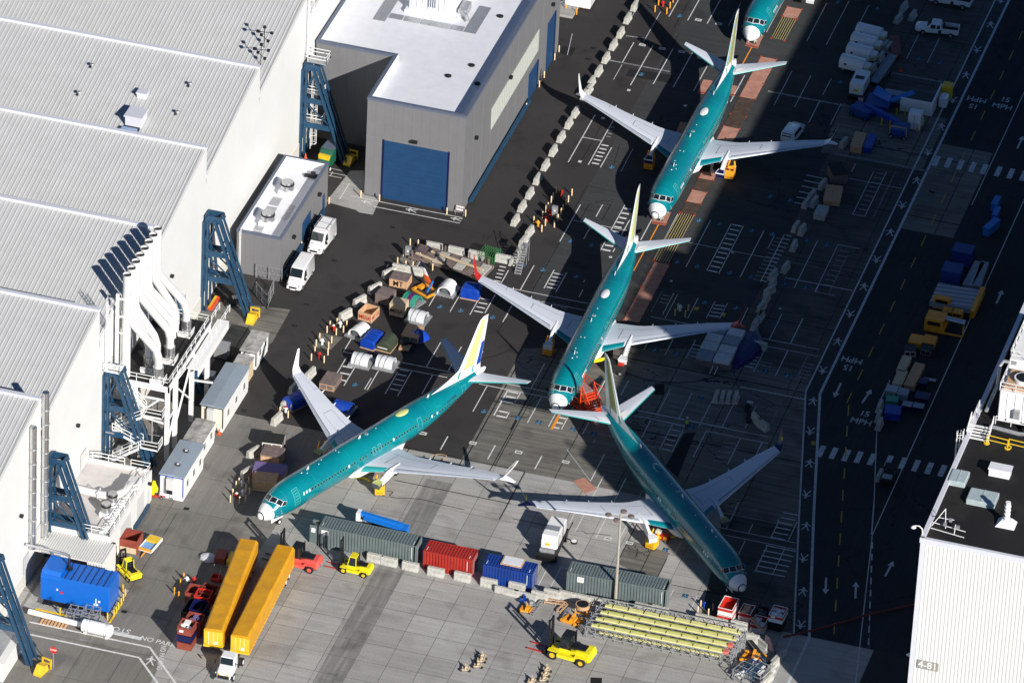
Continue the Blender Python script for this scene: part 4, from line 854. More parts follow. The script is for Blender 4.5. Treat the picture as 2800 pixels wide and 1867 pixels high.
def guard(c, rz, lab):
    e = empty('crash_guard', c, rz); tag(e, lab, 'crash guard', 'yellow guards at the brace feet')
    m = MB(); m.prof([(-.9,0),(.9,0),(.7,.9),(-.1,1.1),(-.9,.25)], -.5, .5, 'y'); m.build('guard_body', M['yellow'], e)
    m = MB(); m.beam((1.2,-.6,0),(1.2,-.6,1.25),.16); m.beam((1.2,.5,0),(1.2,.5,1.25),.16); m.beam((1.2,-.7,1.25),(1.2,.6,1.25),.16); m.beam((1.2,-.6,.65),(1.2,.5,.65),.12); m.build('hoop', M['yellow'], e)
guard(G(688,878), pi/2, 'yellow crash guard at the foot of the brace beside the pale pad')
guard(G(955,446), pi/2-.1, 'yellow crash guard in the dark recess of the grey building'); guard(G(112,1838), pi/2-.2, 'yellow crash guard at the foot of the brace by the stop sign')
# caged ladder on hangar wall above first brace
def ladder(x, y, z0, z1, lab, cage=True, m_='white_paint'):
    e = empty('caged_ladder', (x, y, z0)); tag(e, lab, 'ladder', 'caged ladders'); h = z1-z0
    m = MB(); m.beam((0,-.25,0),(0,-.25,h),.06); m.beam((0,.25,0),(0,.25,h),.06)
    for k in range(int(h/.35)): m.beam((0,-.25,.3+.35*k),(0,.25,.3+.35*k),.04)
    m.build('rails', M[m_], e)
    if cage:
        m = MB()
        for k in range(int(h/1.3)):
            z = .8+1.3*k; m.tube([(.0+.75*sin(a), .4*cos(a), z) for a in [pi*q_/6 for q_ in range(7)]], .035, 4)
        for a in (.5,1.1,1.6,2.1,2.7): m.beam((.75*sin(a),.4*cos(a),.8),(.75*sin(a),.4*cos(a),h-.3),.035)
        m.build('cage', M[m_], e)
    return e
def railing(par, pts, h=1.05, m_='white_paint', name='railing', r_=.045):
    m = MB()
    for a, b_ in zip(pts, pts[1:]):
        a, b_ = Vector(a), Vector(b_); n = max(1, round((b_-a).length/1.8))
        for k in (1, .55): m.beam(a+Vector((0,0,h*k)), b_+Vector((0,0,h*k)), r_*1.6)
        for k in range(n+1): p = a.lerp(b_, k/n); m.beam(p, p+Vector((0,0,h)), r_*1.6)
    return m.build(name, M[m_], par)
ladder(WX+.3, 34.6, 14.2, 24.5, 'white caged ladder climbing the hangar wall above the far brace')
pl = empty('ladder_platform', (-36.9, 34.4, 14.2)); tag(pl, 'white railed landing on top of the far brace', 'platform'); m = MB(); m.box(-1.4,-.9,-.12,1.2,.9,0); m.build('deck', M['galv'], pl); railing(pl, [(-1.3,-.9,0),(1.2,-.9,0),(1.2,.9,0),(-1.3,.9,0)])
for z, lab in ((9.6,'white railed landing high inside the far brace'),(5.3,'white railed landing low inside the far brace')):
    pl = empty('ladder_platform', (-37.3, 33.9, z)); tag(pl, lab, 'platform'); m = MB(); m.box(-1.0,-.5,-.1,1.3,.7,0); m.build('deck', M['galv'], pl); railing(pl, [(-1,-.5,0),(1.3,-.5,0),(1.3,.7,0)])
ladder(WX+1.3, 34.0, 1.0, 13.5, 'white caged ladder inside the far brace')
# ================================================================ BIG GREY BUILDING
GX0, GX1, GX2, GY0, GY1, GY2, GH = -38.6, -28.0, -14.8, 27.0, 38.4, 71.4, 14.6
gb = empty('grey_building', (GX2, GY0, 0)); tag(gb, 'tall grey clad building with a white roof and blue roller doors', 'building')
def rel(b, par): b.v = [(v[0]-par.location.x, v[1]-par.location.y, v[2]-par.location.z) for v in b.v]; return b
out = [(GX1,GY0),(GX2,GY0),(GX2,GY2),(GX2-6,GY2),(GX2-6,GY2+40),(GX0,GY2+40),(GX0,GY1),(GX1,GY1)]
m = MB()
for i in range(len(out)):
    a, b_ = out[i], out[(i+1)%len(out)]
    m.add([(a[0],a[1],0),(b_[0],b_[1],0),(b_[0],b_[1],GH),(a[0],a[1],GH)], [(0,1,2,3)])
gwall = m; mj = mat('cladding panel joint', (.19,.19,.195), .6)  # joints between cladding panels, in a plain tone of their own
m = MB()
def inset(pts, d):
    r_ = []
    n = len(pts)
    for i in range(n):
        a, b_, c_ = Vector(pts[i-1]), Vector(pts[i]), Vector(pts[(i+1)%n]); e1 = (b_-a).normalized(); e2 = (c_-b_).normalized(); n1 = Vector((-e1.y,e1.x)); n2 = Vector((-e2.y,e2.x)); r_.append(tuple(b_+(n1+n2)*d if abs(e1.dot(e2)) < .5 else b_+n1*d))
    return r_
inn = inset(out, .45)
m.add([(p[0],p[1],GH-1.15) for p in inn], [tuple(range(len(inn)))]); rel(m, gb).build('roof', M['membrane'], gb)
m = MB(); n = len(out)
vs = [(p[0],p[1],GH+.02) for p in inset(out,-.06)]+[(p[0],p[1],GH+.02) for p in inn]+[(p[0],p[1],GH-1.16) for p in inn]+[(p[0],p[1],GH-.35) for p in inset(out,-.06)]
m.add(vs, [(i,(i+1)%n,n+(i+1)%n,n+i) for i in range(n)], 0); m.add(vs, [(n+i,n+(i+1)%n,2*n+(i+1)%n,2*n+i) for i in range(n)], 1); m.add(vs, [(3*n+i,3*n+(i+1)%n,(i+1)%n,i) for i in range(n)], 0)
rel(m, gb).build('parapet', [M['grey_trim'], M['membrane']], gb)
m = gwall; m.cur = 1
X = GX1+1.2
while X < GX2: m.box(X-.012,GY0-.02,0,X+.012,GY0,GH-.35); X += 1.22
X = GX0+.6
while X < GX1: m.box(X-.012,GY1-.02,0,X+.012,GY1,GH-.35); X += 1.22
for z in (8.9,): m.box(GX1,GY0-.025,z-.02,GX2,GY0-.001,z+.02)
Yy = GY0+4
while Yy < GY2: m.box(GX2,Yy-.012,0,GX2+.02,Yy+.012,GH-.35); Yy += 4.0
rel(m, gb).build('wall', [M['grey_wall'], mj], gb)
m = MB(); m.box(-25.55,GY0-.06,0,-16.95,GY0-.005,8.7); rel(m, gb); dr = m.build('roller_door', M['door_blue'], gb)
m = MB()
for k in range(14): m.box(-25.5,GY0-.085,.6*k+.3,-17,GY0-.061,.6*k+.33)
rel(m, gb).build('door_slats', M['door_blue'], dr)
m = MB(); m.box(-16.95,GY0-.12,0,-16.75,GY0-.002,8.8); m.box(-25.75,GY0-.12,0,-25.56,GY0-.002,8.8); rel(m, gb).build('door_frame', M['navy'], dr)
for y0, y1, h in ((57.0,61.0,4.1),(65.4,68.9,7.3)):
    m = MB(); m.box(GX2+.002,y0,0,GX2+.06,y1,h); rel(m, gb); d_ = m.build('roller_door', M['door_blue'], gb)
    m = MB(); m.box(GX2+.003,y1,0,GX2+.16,y1+.18,h+.1); rel(m, gb).build('door_frame', M['navy'], d_)
m = MB(); m.box(GX2+.002,39.2,5.7,GX2+.08,61.0,8.9); rel(m, gb); wb = m.build('window_band', M['translucent'], gb)
m = MB()
for k in range(26): m.box(GX2+.081,39.6+.82*k,5.72,GX2+.1,39.66+.82*k,8.88)
rel(m, gb).build('glazing_bar', M['door_grey'], wb)
m = MB(); m.box(GX2+.25,29.5,.35,GX2+.6,56.5,.8); m.box(GX2+.02,29.5,.2,GX2+.25,56.5,.34)
for k in range(36): m.box(GX2+.24,29.8+.75*k,.15,GX2+.62,29.98+.75*k,.85)
rel(m, gb).build('wall_guard_rail', M['steel_blue'], gb)
# roof plant
m = MB(); rp = empty('rooftop_plant', (-27, 54, GH-1.15)); tag(rp, 'large white ribbed air handling unit on the grey building roof', 'air handling unit')
m = MB(); m.bev(-3.2,-2.2,.5,3.0,6,3.4,.1); m.build('housing', M['membrane'], rp)
m = MB()
for k in range(7): m.box(-2.9+.75*k,-2.24,.8,-2.85+.75*k,-2.2,3.1)
for k in range(4): m.box(-.6+.3*k,-2.26,1.2,-.45+.3*k,-2.2,2.8)
m.build('louvre', M['grey_trim'], rp); m = MB(); m.box(-3.6,-2.8,0,3.6,6,.5); m.build('curb', M['membrane'], rp)
m = MB(); m.box(3.3,-1.4,0,4.4,1.2,1.2); m.tube([(3.5,-1,1.1),(4.6,-1.8,.6),(4.9,-2.2,.1)], .3, 8); m.build('duct', M['galv'], rp)
for k, (x0, y0, x1, y1) in enumerate(((-6.9,-6.0,-5.3,2),(-5.1,-4.9,-3.3,-3.6),(-3.1,-4.9,-1.0,-3.6),(-.8,-4.9,3.1,-3.6),(3.3,-4.9,5.0,-3.6),(5.2,-4.9,6.8,2.4))):
    m = MB(); m.box(x0,y0,.02,x1,y1,.08); tag(m.build('walkway_mat', M['galv'], None, loc=(-27,54,GH-1.15)), '%s grey walkway mat around the rooftop air unit, from the left' % ORD[k+1], 'walkway mat', 'walkway mats on the grey building roof')
for k, (x, y, nm) in enumerate(((1368,46,'round roof drain farthest up the long side of the grey building'),(1290,180,'round roof drain halfway down the grey building roof'),(1226,209,'oblong roof drain left of the others on the grey building roof'),(1305,230,'roof drain nearest the corner parapet of the grey building'))):
    p = G(x, y, GH-1.1); m = MB(); m.cyl((0,0,0), .42, .12, 12, 0); m.cyl((0,0,.12), .30, .05, 12, 1); tag(m.build('roof_drain', [M['black'], M['rubber']], None, loc=p), nm, 'roof drain', 'roof drains')
def lampy(pt, Yv, lab):
    p = ony(*pt, Yv); e = empty('wall_lamp', p); tag(e, lab, 'wall lamp', 'black wall lamps'); m = MB(); m.box(-.06,-.3,-.06,.06,0,.06); m.build('arm', M['black'], e); m = MB(); m.cbox((0,-.3,-.05),(.75,.4,.35)); m.build('lamp_head', M['black'], e)
lampy((1135,385), GY0-.05, 'black wall lamp above the big blue roller door')
wall_lamp((1298,375), GX2, 'black wall lamp near the front corner of the grey building side wall', .4); wall_lamp((1392,210), GX2, 'black wall lamp at the middle of the grey building side wall', .4); wall_lamp((1508,11), GX2, 'black wall lamp high over the far blue door', .4)
# ================================================================ SMALL GREY BLOCK
SX0, SX1, SY0, SY1, SH = -37.6, -31.7, 3.3, 22.8, 6.3
sb = empty('service_block', (SX1, SY0, 0)); tag(sb, 'small grey block with two round silver roof fans beside the parked vans', 'building')
o4_ = [(SX0,SY0),(SX1,SY0),(SX1,SY1),(SX0,SY1)]; m = MB()
for i in range(4):
    a, b_ = o4_[i], o4_[(i+1)%4]; m.add([(a[0],a[1],0),(b_[0],b_[1],0),(b_[0],b_[1],SH),(a[0],a[1],SH)], [(0,1,2,3)])
swall = m
i4 = inset(o4_, .35); m = MB(); m.add([(p[0],p[1],SH-1.0) for p in i4], [(0,1,2,3)]); rel(m, sb).build('roof', M['membrane'], sb)
m = MB(); vs = [(p[0],p[1],SH) for p in inset(o4_,-.05)]+[(p[0],p[1],SH) for p in i4]+[(p[0],p[1],SH-1.0) for p in i4]+[(p[0],p[1],SH-.25) for p in inset(o4_,-.05)]
m.add(vs, [(i,(i+1)%4,4+(i+1)%4,4+i) for i in range(4)], 0); m.add(vs, [(4+i,4+(i+1)%4,8+(i+1)%4,8+i) for i in range(4)], 1); m.add(vs, [(12+i,12+(i+1)%4,(i+1)%4,i) for i in range(4)], 0)
rel(m, sb).build('parapet', [M['grey_trim'], M['membrane']], sb)
m = swall; m.cur = 1
for k in range(1, 15): m.box(SX1, SY0+1.3*k-.015, 0, SX1+.02, SY0+1.3*k+.015, SH-.3)
for k in range(1, 5): m.box(SX0+1.2*k-.015, SY0-.02, 0, SX0+1.2*k+.015, SY0, SH-.3)
rel(m, sb).build('wall', [M['grey_wall'], mj], sb)
m = MB(); m.box(SX1+.002,12.2,0,SX1+.06,15.6,3.4); rel(m, sb).build('roller_door', M['door_blue'], sb)
m = MB(); m.box(SX1+.002,20.7,0,SX1+.06,21.6,2.5); rel(m, sb).build('side_door', M['door_blue'], sb)
m = MB(); m.box(SX1+.2,3.6,.3,SX1+.5,11.8,.8); m.box(SX1+.2,16,.3,SX1+.5,20.4,.8)
for k in range(11): m.box(SX1+.03,3.8+.75*k,.1,SX1+.52,3.95+.75*k,.85)
for k in range(6): m.box(SX1+.03,16.2+.75*k,.1,SX1+.52,16.35+.75*k,.85)
rel(m, sb).build('wall_guard_rail', M['steel_blue'], sb)
def fan(c, lab, s_=1.0):
    e = empty('roof_fan', c); tag(e, lab, 'roof fan', 'round silver roof fans')
    m = MB(); m.box(-.95*s_,-.95*s_,0,.95*s_,.95*s_,.55); m.build('curb', M['membrane'], e)
    m = MB(); m.cyl((0,0,.55), .85*s_, .75, 24); m.build('drum', M['alu'], e, True); m = MB(); m.cyl((0,0,1.3), .92*s_, .18, 24, r2=.88*s_); m.build('throat', M['black'], e, True)
    m = MB(); m.cyl((0,0,1.5), .80*s_, .2, 24, r2=.74*s_); m.build('cap', M['alu'], e, True)
fan((-34.9,15.6,SH-1), 'silver roof fan farther from the camera on the grey block'); fan((-34.9,7.7,SH-1), 'silver roof fan nearer the camera on the grey block')
for k, (x0, y0, x1, y1) in enumerate(((-36.0,3.8,-34.9,5.4),(-36.1,5.6,-35.0,8.6),(-36.2,9.2,-34.9,11.6),(-36.2,12.0,-35.0,14.0),(-33.6,9.3,-32.9,10.6),(-33.6,10.8,-32.9,11.8),(-33.6,12.0,-32.9,12.9))):
    m = MB(); m.box(x0,y0,0,x1,y1,.05); tag(m.build('roof_mat', M['galv'], None, loc=(0,0,SH-.99)), '%s grey mat on the roof of the grey block, counted from the near end' % ORD[k+1], 'roof mat', 'roof mats on the grey block')
m = MB(); m.box(-1.1,-.2,0,1.1,.3,.3); m.box(-.3,-.5,.1,.3,.6,.5); o = m.build('roof_bag', M['black'], None, loc=(-33.0,20.4,SH-1)); o.rotation_euler.z = .2; tag(o, 'black bundle lying on the far end of the grey block roof', 'bundle')
wall_lamp((869,530), SX1, 'black wall lamp near the small door of the grey block', .4); wall_lamp((799,646), SX1, 'black wall lamp at the near end of the grey block', .4)
ladder(-37.0, SY0-.35, .2, 6.6, 'white ladder on the front face of the grey block', False)
# ================================================================ TALL BUILDING 4-81
BX, BY, BH = 68.30, -74.5, 34.45
tb = empty('ribbed_building', (BX, BY, 0)); tag(tb, 'tall white ribbed building marked 4-81 with a black flat roof', 'building')
BX1, BY1 = BX+75, 70.0
m = MB(); p_ = []; X = BX
m.add([(BX,BY,0),(BX,BY1,0),(BX,BY1,BH),(BX,BY,BH)], [(0,1,2,3)]); m.add([(BX,BY1,0),(BX1,BY1,0),(BX1,BY1,BH),(BX,BY1,BH)], [(0,1,2,3)]); m.add([(BX1,BY,0),(BX1,BY1,0),(BX1,BY1,BH),(BX1,BY,BH)], [(0,1,2,3)])
vs = []
while X < BX1-.3:
    for dx, dy in ((0,0),(.20,0),(.24,.055),(.38,.055),(.42,0)):
        vs += [(X+dx,BY-.001+dy,0),(X+dx,BY-.001+dy,BH)]
    X += .42
m.add(vs, [(2*k,2*k+2,2*k+3,2*k+1) for k in range(len(vs)//2-1)]); rel(m, tb).build('wall', M['white'], tb)
m = MB(); m.add([(BX,BY,BH-.4),(BX1,BY,BH-.4),(BX1,BY1,BH-.4),(BX,BY1,BH-.4)], [(0,1,2,3)]); M['roof_black'] = ground_mat('black roof felt', (.010,.010,.011), (.016,.016,.017), (.024,.022,.020)); rel(m, tb).build('roof', M['roof_black'], tb)
m = MB(); m.box(BX-.25,BY,BH-.5,BX+.22,BY1,BH+.12); m.box(BX-.25,BY-.2,BH-.5,BX1,BY+.22,BH+.12); m.box(BX-.15,BY-.14,0,BX+.35,BY-.03,BH-.5); rel(m, tb).build('parapet', M['trim'], tb)
a = ony(2507,1800,BY); c0 = ony(2566,1834,BY)
m = MB(); x0 = ony(2508,1815,BY).x; x1 = ony(2567,1815,BY).x; z1 = ony(2508,1800,BY).z; z0 = ony(2508,1823,BY).z
m.box(x0,BY-.12,z0,x1,BY-.08,z1); rel(m, tb); sg = m.build('sign_board', mat('grey sign board', (.30,.29,.26), .6), tb)
vs, fs = text_geo('4-81'); m = MB(); m.add([((x0+x1)/2+x*1.22*1.0, BY-.14, (z0+z1)/2+y*1.25) for x, y in vs], fs); rel(m, tb).build('sign_text', M['white_paint'], sg)
def rooftop(b, nm, m_, lab, cat, grp=None): 
    o = b.build(nm, m_, None); return tag(o, lab, cat, grp)
for k, (x, y, w_, d_, lab) in enumerate(((2622,1305,2.0,2.6,'smaller grey glass skylight near the roof edge'),(2687,1360,3.3,2.6,'larger grey glass skylight on the black roof'))):
    p = G(x, y, BH); m = MB(); m.bev(-w_/2,-d_/2,-.4,w_/2,d_/2,.25,.08); m.box(-.03,-d_/2,.25,.03,d_/2,.29); tag(m.build('skylight', mat('skylight glass', (.38,.45,.46), .25), None, loc=(p.x,p.y,BH)), lab, 'skylight', 'skylights on the black roof')
p = G(2735,1290,BH); e = empty('roof_hatch', (p.x,p.y,BH-.4)); tag(e, 'white lidded box standing alone on the black roof', 'roof hatch'); m = MB(); m.box(-1.2,-.6,0,1.2,.6,.9); m.build('box', M['white_paint'], e); m = MB(); m.box(-1.3,-.7,.9,1.3,.7,1.1); m.build('lid', M['membrane'], e)
p = G(2752,1425,BH); e = empty('roof_stack', (p.x,p.y,BH-.4)); tag(e, 'white pipe post on a flared base on the black roof', 'roof post'); m = MB(); m.loft([[(-1.1,-.9,0),(1.1,-.9,0),(1.1,.9,0),(-1.1,.9,0)],[(-.5,-.4,.7),(.5,-.4,.7),(.5,.4,.7),(-.5,.4,.7)]]); m.build('base', M['membrane'], e); m = MB(); m.cyl((0,0,.6),.3,2.4,12)
for k in range(4): m.cyl((0,0,.9+.5*k),.38,.12,12)
m.build('post', M['white_paint'], e)
for k, (xa, ya, xb, yb) in enumerate(((2698,1208,2755,1222),(2758,1219,2812,1232))):
    a = G(xa, ya, BH-.2); b_ = G(xb, yb, BH-.2); e = empty('guard_rail', (a.x,a.y,BH-.4)); tag(e, ('left' if k == 0 else 'right')+' yellow guard rail with round feet on the black roof', 'guard rail', 'yellow roof rails')
    d_ = b_-a; m = MB(); 
    for z in (.55,1.15): m.beam((0,0,z),(d_.x,d_.y,z),.09)
    for q_ in (0,1): m.beam((d_.x*q_,d_.y*q_,0),(d_.x*q_,d_.y*q_,1.2),.09)
    m.build('rail', M['yellow'], e)
    for q_ in (0,1): m = MB(); m.cyl((d_.x*q_,d_.y*q_,0),.35,.12,12); m.build('foot', M['yellow'], e)
# roof plant at the right edge
a = G(2725,1160,BH-.4); e = empty('cooling_unit', (a.x,a.y,BH-.4)); tag(e, 'big white roof plant with pipes and orange fan deck at the right edge', 'cooling unit')
m = MB(); m.bev(0,0,.6,9,5.0,4.6,.1); m.build('housing', M['white_paint'], e)
m = MB()
for k in range(9): m.box(.9+.95*k,-.04,.8,.95+.95*k,0,4.4)
m.box(1.9,-.5,1.4,2.6,0,2.6); m.build('panel_joint', M['galv'], e)
m = MB(); m.box(.3,.6,4.6,9,4.8,4.75); m.build('fan_deck', M['wood'], e)
for k in range(3):
    m = MB(); m.cyl((2.2+2.6*k,2.7,4.75),1.15,.5,20,0); m.cyl((2.2+2.6*k,2.7,5.25),.95,.03,20,1); m.build('fan', [M['white_paint'],M['black']], e, True)
railing(e, [(0,-.8,.6),(9,-.8,.6)]); railing(e, [(0,0,4.7),(0,5,4.7)]); railing(e, [(0,.1,4.7),(9,.1,4.7)])
m = MB(); m.tube([(.3,7.5,3.8),(-1.2,7.5,3.8),(-1.5,7,3.4),(-1.5,6.5,1),(-1.5,1,.9)], .22, 8); m.tube([(-.5,-1.4,.5),(3.0,-1.8,.5),(4.2,-1.8,.7),(4.4,-1.2,1.6)], .24, 8); m.tube([(9,-1.2,1.2),(4.4,-1.2,1.2)],.2,8); m.build('pipework', M['galv'], e, True)
m = MB(); m.box(-.6,8,0,9,18,4.0); m.build('rear_housing', M['white_paint'], e); railing(e, [(-.6,8,4),(-.6,18,4)]); railing(e, [(-.6,8,4),(9,8,4)])
a = G(2668,1195,BH-.4); e = empty('access_stair', (a.x,a.y,BH-.4)); tag(e, 'white railed stair at the left end of the roof plant', 'stair'); m = MB()
for k in range(5): m.box(-1.0,-.6+.35*k,.2*k+.1,1.6,-.3+.35*k,.2*k+.16)
m.build('treads', M['white_paint'], e); railing(e, [(-1,-.7,0),(-1,1.6,1.2)]); railing(e, [(1.6,-.7,0),(1.6,1.6,1.2)]); railing(e,[(-1,-.7,.1),(-1,6,.1)])
ladder(BX-.35, G(2628,1200,BH).y, BH-7, BH+1.3, 'white caged ladder hanging on the edge of the tall building').scale = (-1,1,1)
for pt, lab in (((2508,1452),'white swan neck lamp on the near roof corner of the tall building'),((2495,1800),'white swan neck lamp lower down beside the 4-81 sign')):
    f = onx(pt[0]+16, pt[1]+8, BX-.1); e = empty('swan_lamp', (BX-.15, f.y, f.z)); tag(e, lab, 'wall lamp', 'swan neck lamps'); m = MB(); m.tube([(0,0,0),(-.1,0,.7),(-.5,0,1.0),(-1.0,0,.9)], .07, 6); m.build('neck', M['white_paint'], e); m = MB(); m.cyl((-1.1,0,.65),.32,.2,10,r2=.12); m.build('shade', M['white_paint'], e)
p = G(2600,1445,BH-.3); e = empty('roof_tripod', (p.x,p.y,BH-.4)); tag(e, 'thin white pipe frame with small lamps near the roof corner', 'pipe frame'); m = MB(); m.beam((-2.2,0,.5),(1.8,-.6,.5),.07); m.beam((-2.2,-.6,.1),(1.8,-1.2,.1),.07); m.beam((-2.2,0,0),(-.9,.6,2.2),.07); m.beam((-.6,0,0),(-.9,.6,2.2),.07); m.beam((.6,-.9,0),(.6,-.6,1.2),.07); m.beam((-1.6,.4,1.0),(.2,.5,1.0),.06); m.build('frame', M['white_paint'], e)
for x, y in ((.9,-.6),(-.6,-.5),(-.2,.5)): m = MB(); m.cbox((x,y,.9),(.35,.3,.35)); m.build('lamp', M['galv'], e)
# ================================================================ WHITE STACK PLATFORM
ZD = 10.5
pf = empty('stack_platform', (-35, -33, 0)); tag(pf, 'white steel platform with dark deck, railings and stairs carrying the exhaust stacks', 'platform')
r3 = lambda x, y, z: (x+35, y+33, z)
m = MB(); m.box(*r3(-38.6,-40.1,ZD-.2), *r3(-31.9,-24.6,ZD)); m.build('deck', M['rubber'], pf)
m = MB(); m.box(*r3(-38.6,-40.3,ZD-.7), *r3(-31.7,-40.12,ZD+.05)); m.box(*r3(-31.88,-40.3,ZD-.7), *r3(-31.7,-24.5,ZD+.05))
for yy in (-36.5,-32.8,-29): m.box(*r3(-38.6,yy,ZD-.6), *r3(-31.9,yy+.25,ZD-.21))
m.build('deck_edge_beam', M['white_paint'], pf)
for x, y in ((-31.9,-40.2),(-31.9,-37.2),(-31.9,-31.0),(-31.9,-25),(-36.5,-40.2)):
    m = MB(); a = r3(x, y, 0); m.box(a[0]-.25,a[1]-.25,0,a[0]+.25,a[1]+.25,ZD-.7); m.build('leg', M['white_paint'], pf)
m = MB()
for a, b_ in (((-31.9,-37.2,8.8),(-31.9,-31.2,3.2)),((-31.9,-37.2,3.0),(-31.9,-31.2,8.9)),((-31.9,-40.2,5.6),(-31.9,-37.2,5.6)),((-36.5,-40.2,5.8),(-31.9,-40.2,5.2)),((-31.9,-40.2,2),(-31.9,-37.2,5.2)),((-31.9,-31,6),(-29.2,-31,6.2)),((-38.6,-40.2,8.6),(-31.9,-40.2,8.6)),((-36.5,-40.2,5.2),(-33,-40.2,8.5)),((-36.5,-40.2,8),(-38.6,-40.2,5.2)),((-31.9,-37.2,9.6),(-31.9,-31,9.0))): m.beam(r3(*a), r3(*b_), .2)
m.build('cross_brace', M['white_paint'], pf)
railing(pf, [r3(-38,-40,ZD), r3(-31.9,-40,ZD), r3(-31.9,-24.7,ZD), r3(-36.5,-24.7,ZD)])
m = MB(); m.box(*r3(-31.65,-33.6,ZD-1.2), *r3(-30.3,-22.0,ZD-1.0)); m.box(*r3(-30.3,-33.6,ZD-2.1), *r3(-30.2,-22,ZD-1.0)); m.build('duct_tray', M['white_paint'], pf)
railing(pf, [r3(-30.3,-37,ZD), r3(-30.3,-21.5,ZD)]); railing(pf, [r3(-31.6,-24.6,ZD), r3(-31.6,-21.5,ZD)])
def flight(a, b_, w_, nm='stair_flight'):
    a, b_ = Vector(a), Vector(b_); m = MB(); n = max(3, int(abs(a.z-b_.z)/.25)); d = (b_-a); s_ = Vector((-d.y, d.x, 0)).normalized()*w_/2
    for k in range(n): p = a+d*((k+.5)/n); m.cbox((p.x,p.y,p.z), (abs(d.x)/n*.8+2*abs(s_.x), abs(d.y)/n*.8+2*abs(s_.y), .05))
    for q_ in (1,-1):
        m.beam(a+s_*q_, b_+s_*q_, .08, .3)
        for h in (.55, 1.05): m.beam(a+s_*q_+Vector((0,0,h)), b_+s_*q_+Vector((0,0,h)), .07)
        for t in (0,.33,.66,1): p = a+d*t+s_*q_; m.beam(p, p+Vector((0,0,1.05)), .07)
    m.build(nm, M['white_paint'], pf)
for (x0,y0,x1,y1,z) in ((-34.3,-42.3,-31.9,-40.7,7.3),(-33.8,-44.5,-31.6,-42.8,4.1)):
    m = MB(); m.box(*r3(x0,y0,z-.15), *r3(x1,y1,z)); m.build('landing', M['white_paint'], pf); m = MB(); m.box(*r3(x0+.15,y0+.15,z+.01), *r3(x1-.15,y1-.1,z+.03)); m.build('landing_grating', M['rubber'], pf)
    railing(pf, [r3(x0,y0,z), r3(x1,y0,z), r3(x1,y1,z)])
flight(r3(-37.8,-40.9,ZD), r3(-34.4,-41.3,7.3), .9); flight(r3(-34.4,-42.3,7.2), r3(-37.6,-42.6,5.3), .9); flight(r3(-37.6,-43.4,5.3), r3(-33.9,-43.7,4.1), .9); flight(r3(-34,-44.3,4.0), r3(-37.4,-44.6,1.6), .9)
m = MB(); m.box(*r3(-38.4,-44.2,5.0), *r3(-37.3,-42.0,5.15)); m.box(*r3(-38.2,-44.9,1.4), *r3(-37.2,-43.6,1.55)); m.build('landing', M['galv'], pf)
m = MB()   # pipe rack and plant under the deck
for k in range(14): 
    x = -38+random.random()*4.5; y = -40+random.random()*2.5; m.tube([r3(x,y,.2), r3(x,y,2+random.random()*6)], .08+.06*random.random(), 6)
for k in range(10):
    z = 1+random.random()*7; x = -38+random.random()*3; m.beam(r3(x,-40,z), r3(x+1.5+random.random()*2,-39.5,z+random.random()-.5), .08)
for k in range(5): x = -38+k*.9; m.box(*r3(x,-41.2,.0), *r3(x+.6,-40.5,1.0+.3*(k%2)))
m.build('pipework', M['galv'], pf)
# stacks
SXp = -37.4
runs = {0:(-33.4,-39.4),1:(-35.3,-37.4),2:(-34.6,-36.6),3:(-33.6,-34.6),4:(-34.0,-32.6),5:(-34.2,-31.0),6:(-34.6,-29.6),7:(-33.7,-28.2)}
M['stack_white'] = mat('stack white', (.60,.60,.58), .45, var=.02)
for k in range(8):
    y = -39.9+1.6*k; e = empty('exhaust_stack', (SXp, y, ZD)); tag(e, '%s white exhaust stack counted from the nearest end of the row of eight' % ORD[k+1], 'exhaust stack', 'row of eight white exhaust stacks')
    tx, ty = runs[k]; top = 25.3-ZD; zb = 9.0-.35*(k%3)
    m = MB(); m.tube([(0,0,top),(0,0,zb)], .50, 24, cap=False); m.tube([(0,0,zb),(0,0,zb-.01)], .50, 24); m.build('pipe', M['stack_white'], e, True)
    m = MB(); m.tube([(0,0,top-.25),(0,0,top-.24)], .48, 24); m.build('mouth', M['black'], e)
    m = MB(); m.tube([(0,0,top-.06),(0,0,top+.02)], .53, 24, cap=False); m.build('rim', M['galv'], e, True)
    m = MB(); dx, dy = tx-SXp, ty-y; m.tube([(0,0,zb+.3),(.25,dy*.1,zb-.5),(dx-.35,dy*.95,4.6),(dx,dy,3.4),(dx,dy,2.2)], [.51,.51,.50,.50,.50], 20); m.build('branch_pipe', M['stack_white'], e, True)
    for z in (top-3.0, top-5.2, zb+.1): m = MB(); m.tube([(0,0,z),(0,0,z+.1)], .54, 24); m.build('flange', M['door_grey'], e, True)
    for t in (.25,.6,.95): 
        a = Vector((.25,dy*.1,zb-.5)).lerp(Vector((dx-.35,dy*.95,4.6)), t); d_ = (Vector((dx-.35,dy*.95,4.6))-Vector((.25,dy*.1,zb-.5))).normalized(); m = MB(); m.tube([a, a+d_*.06], .52, 20); m.build('flange', M['door_grey'], e, True)
    if k in (0,1,3,7):
        m = MB(); m.tube([(dx,dy,2.2),(dx,dy,.35)], .66, 20); m.build('fan_drum', M['alu'], e, True)
        m = MB(); m.box(dx-.8,dy-.8,.02,dx+.8,dy+.8,.3); m.build('fan_base', M['white_paint'], e); railing(e, [(dx-.8,dy-.8,.3),(dx+.8,dy-.8,.3),(dx+.8,dy+.8,.3)], .5)
    if k == 0:
        m = MB(); m.tube([(0,0,zb),(0,0,3.2),(-.05,-.1,.4)], [.56,.56,.66], 20); m.build('drop_pipe', M['stack_white'], e, True)
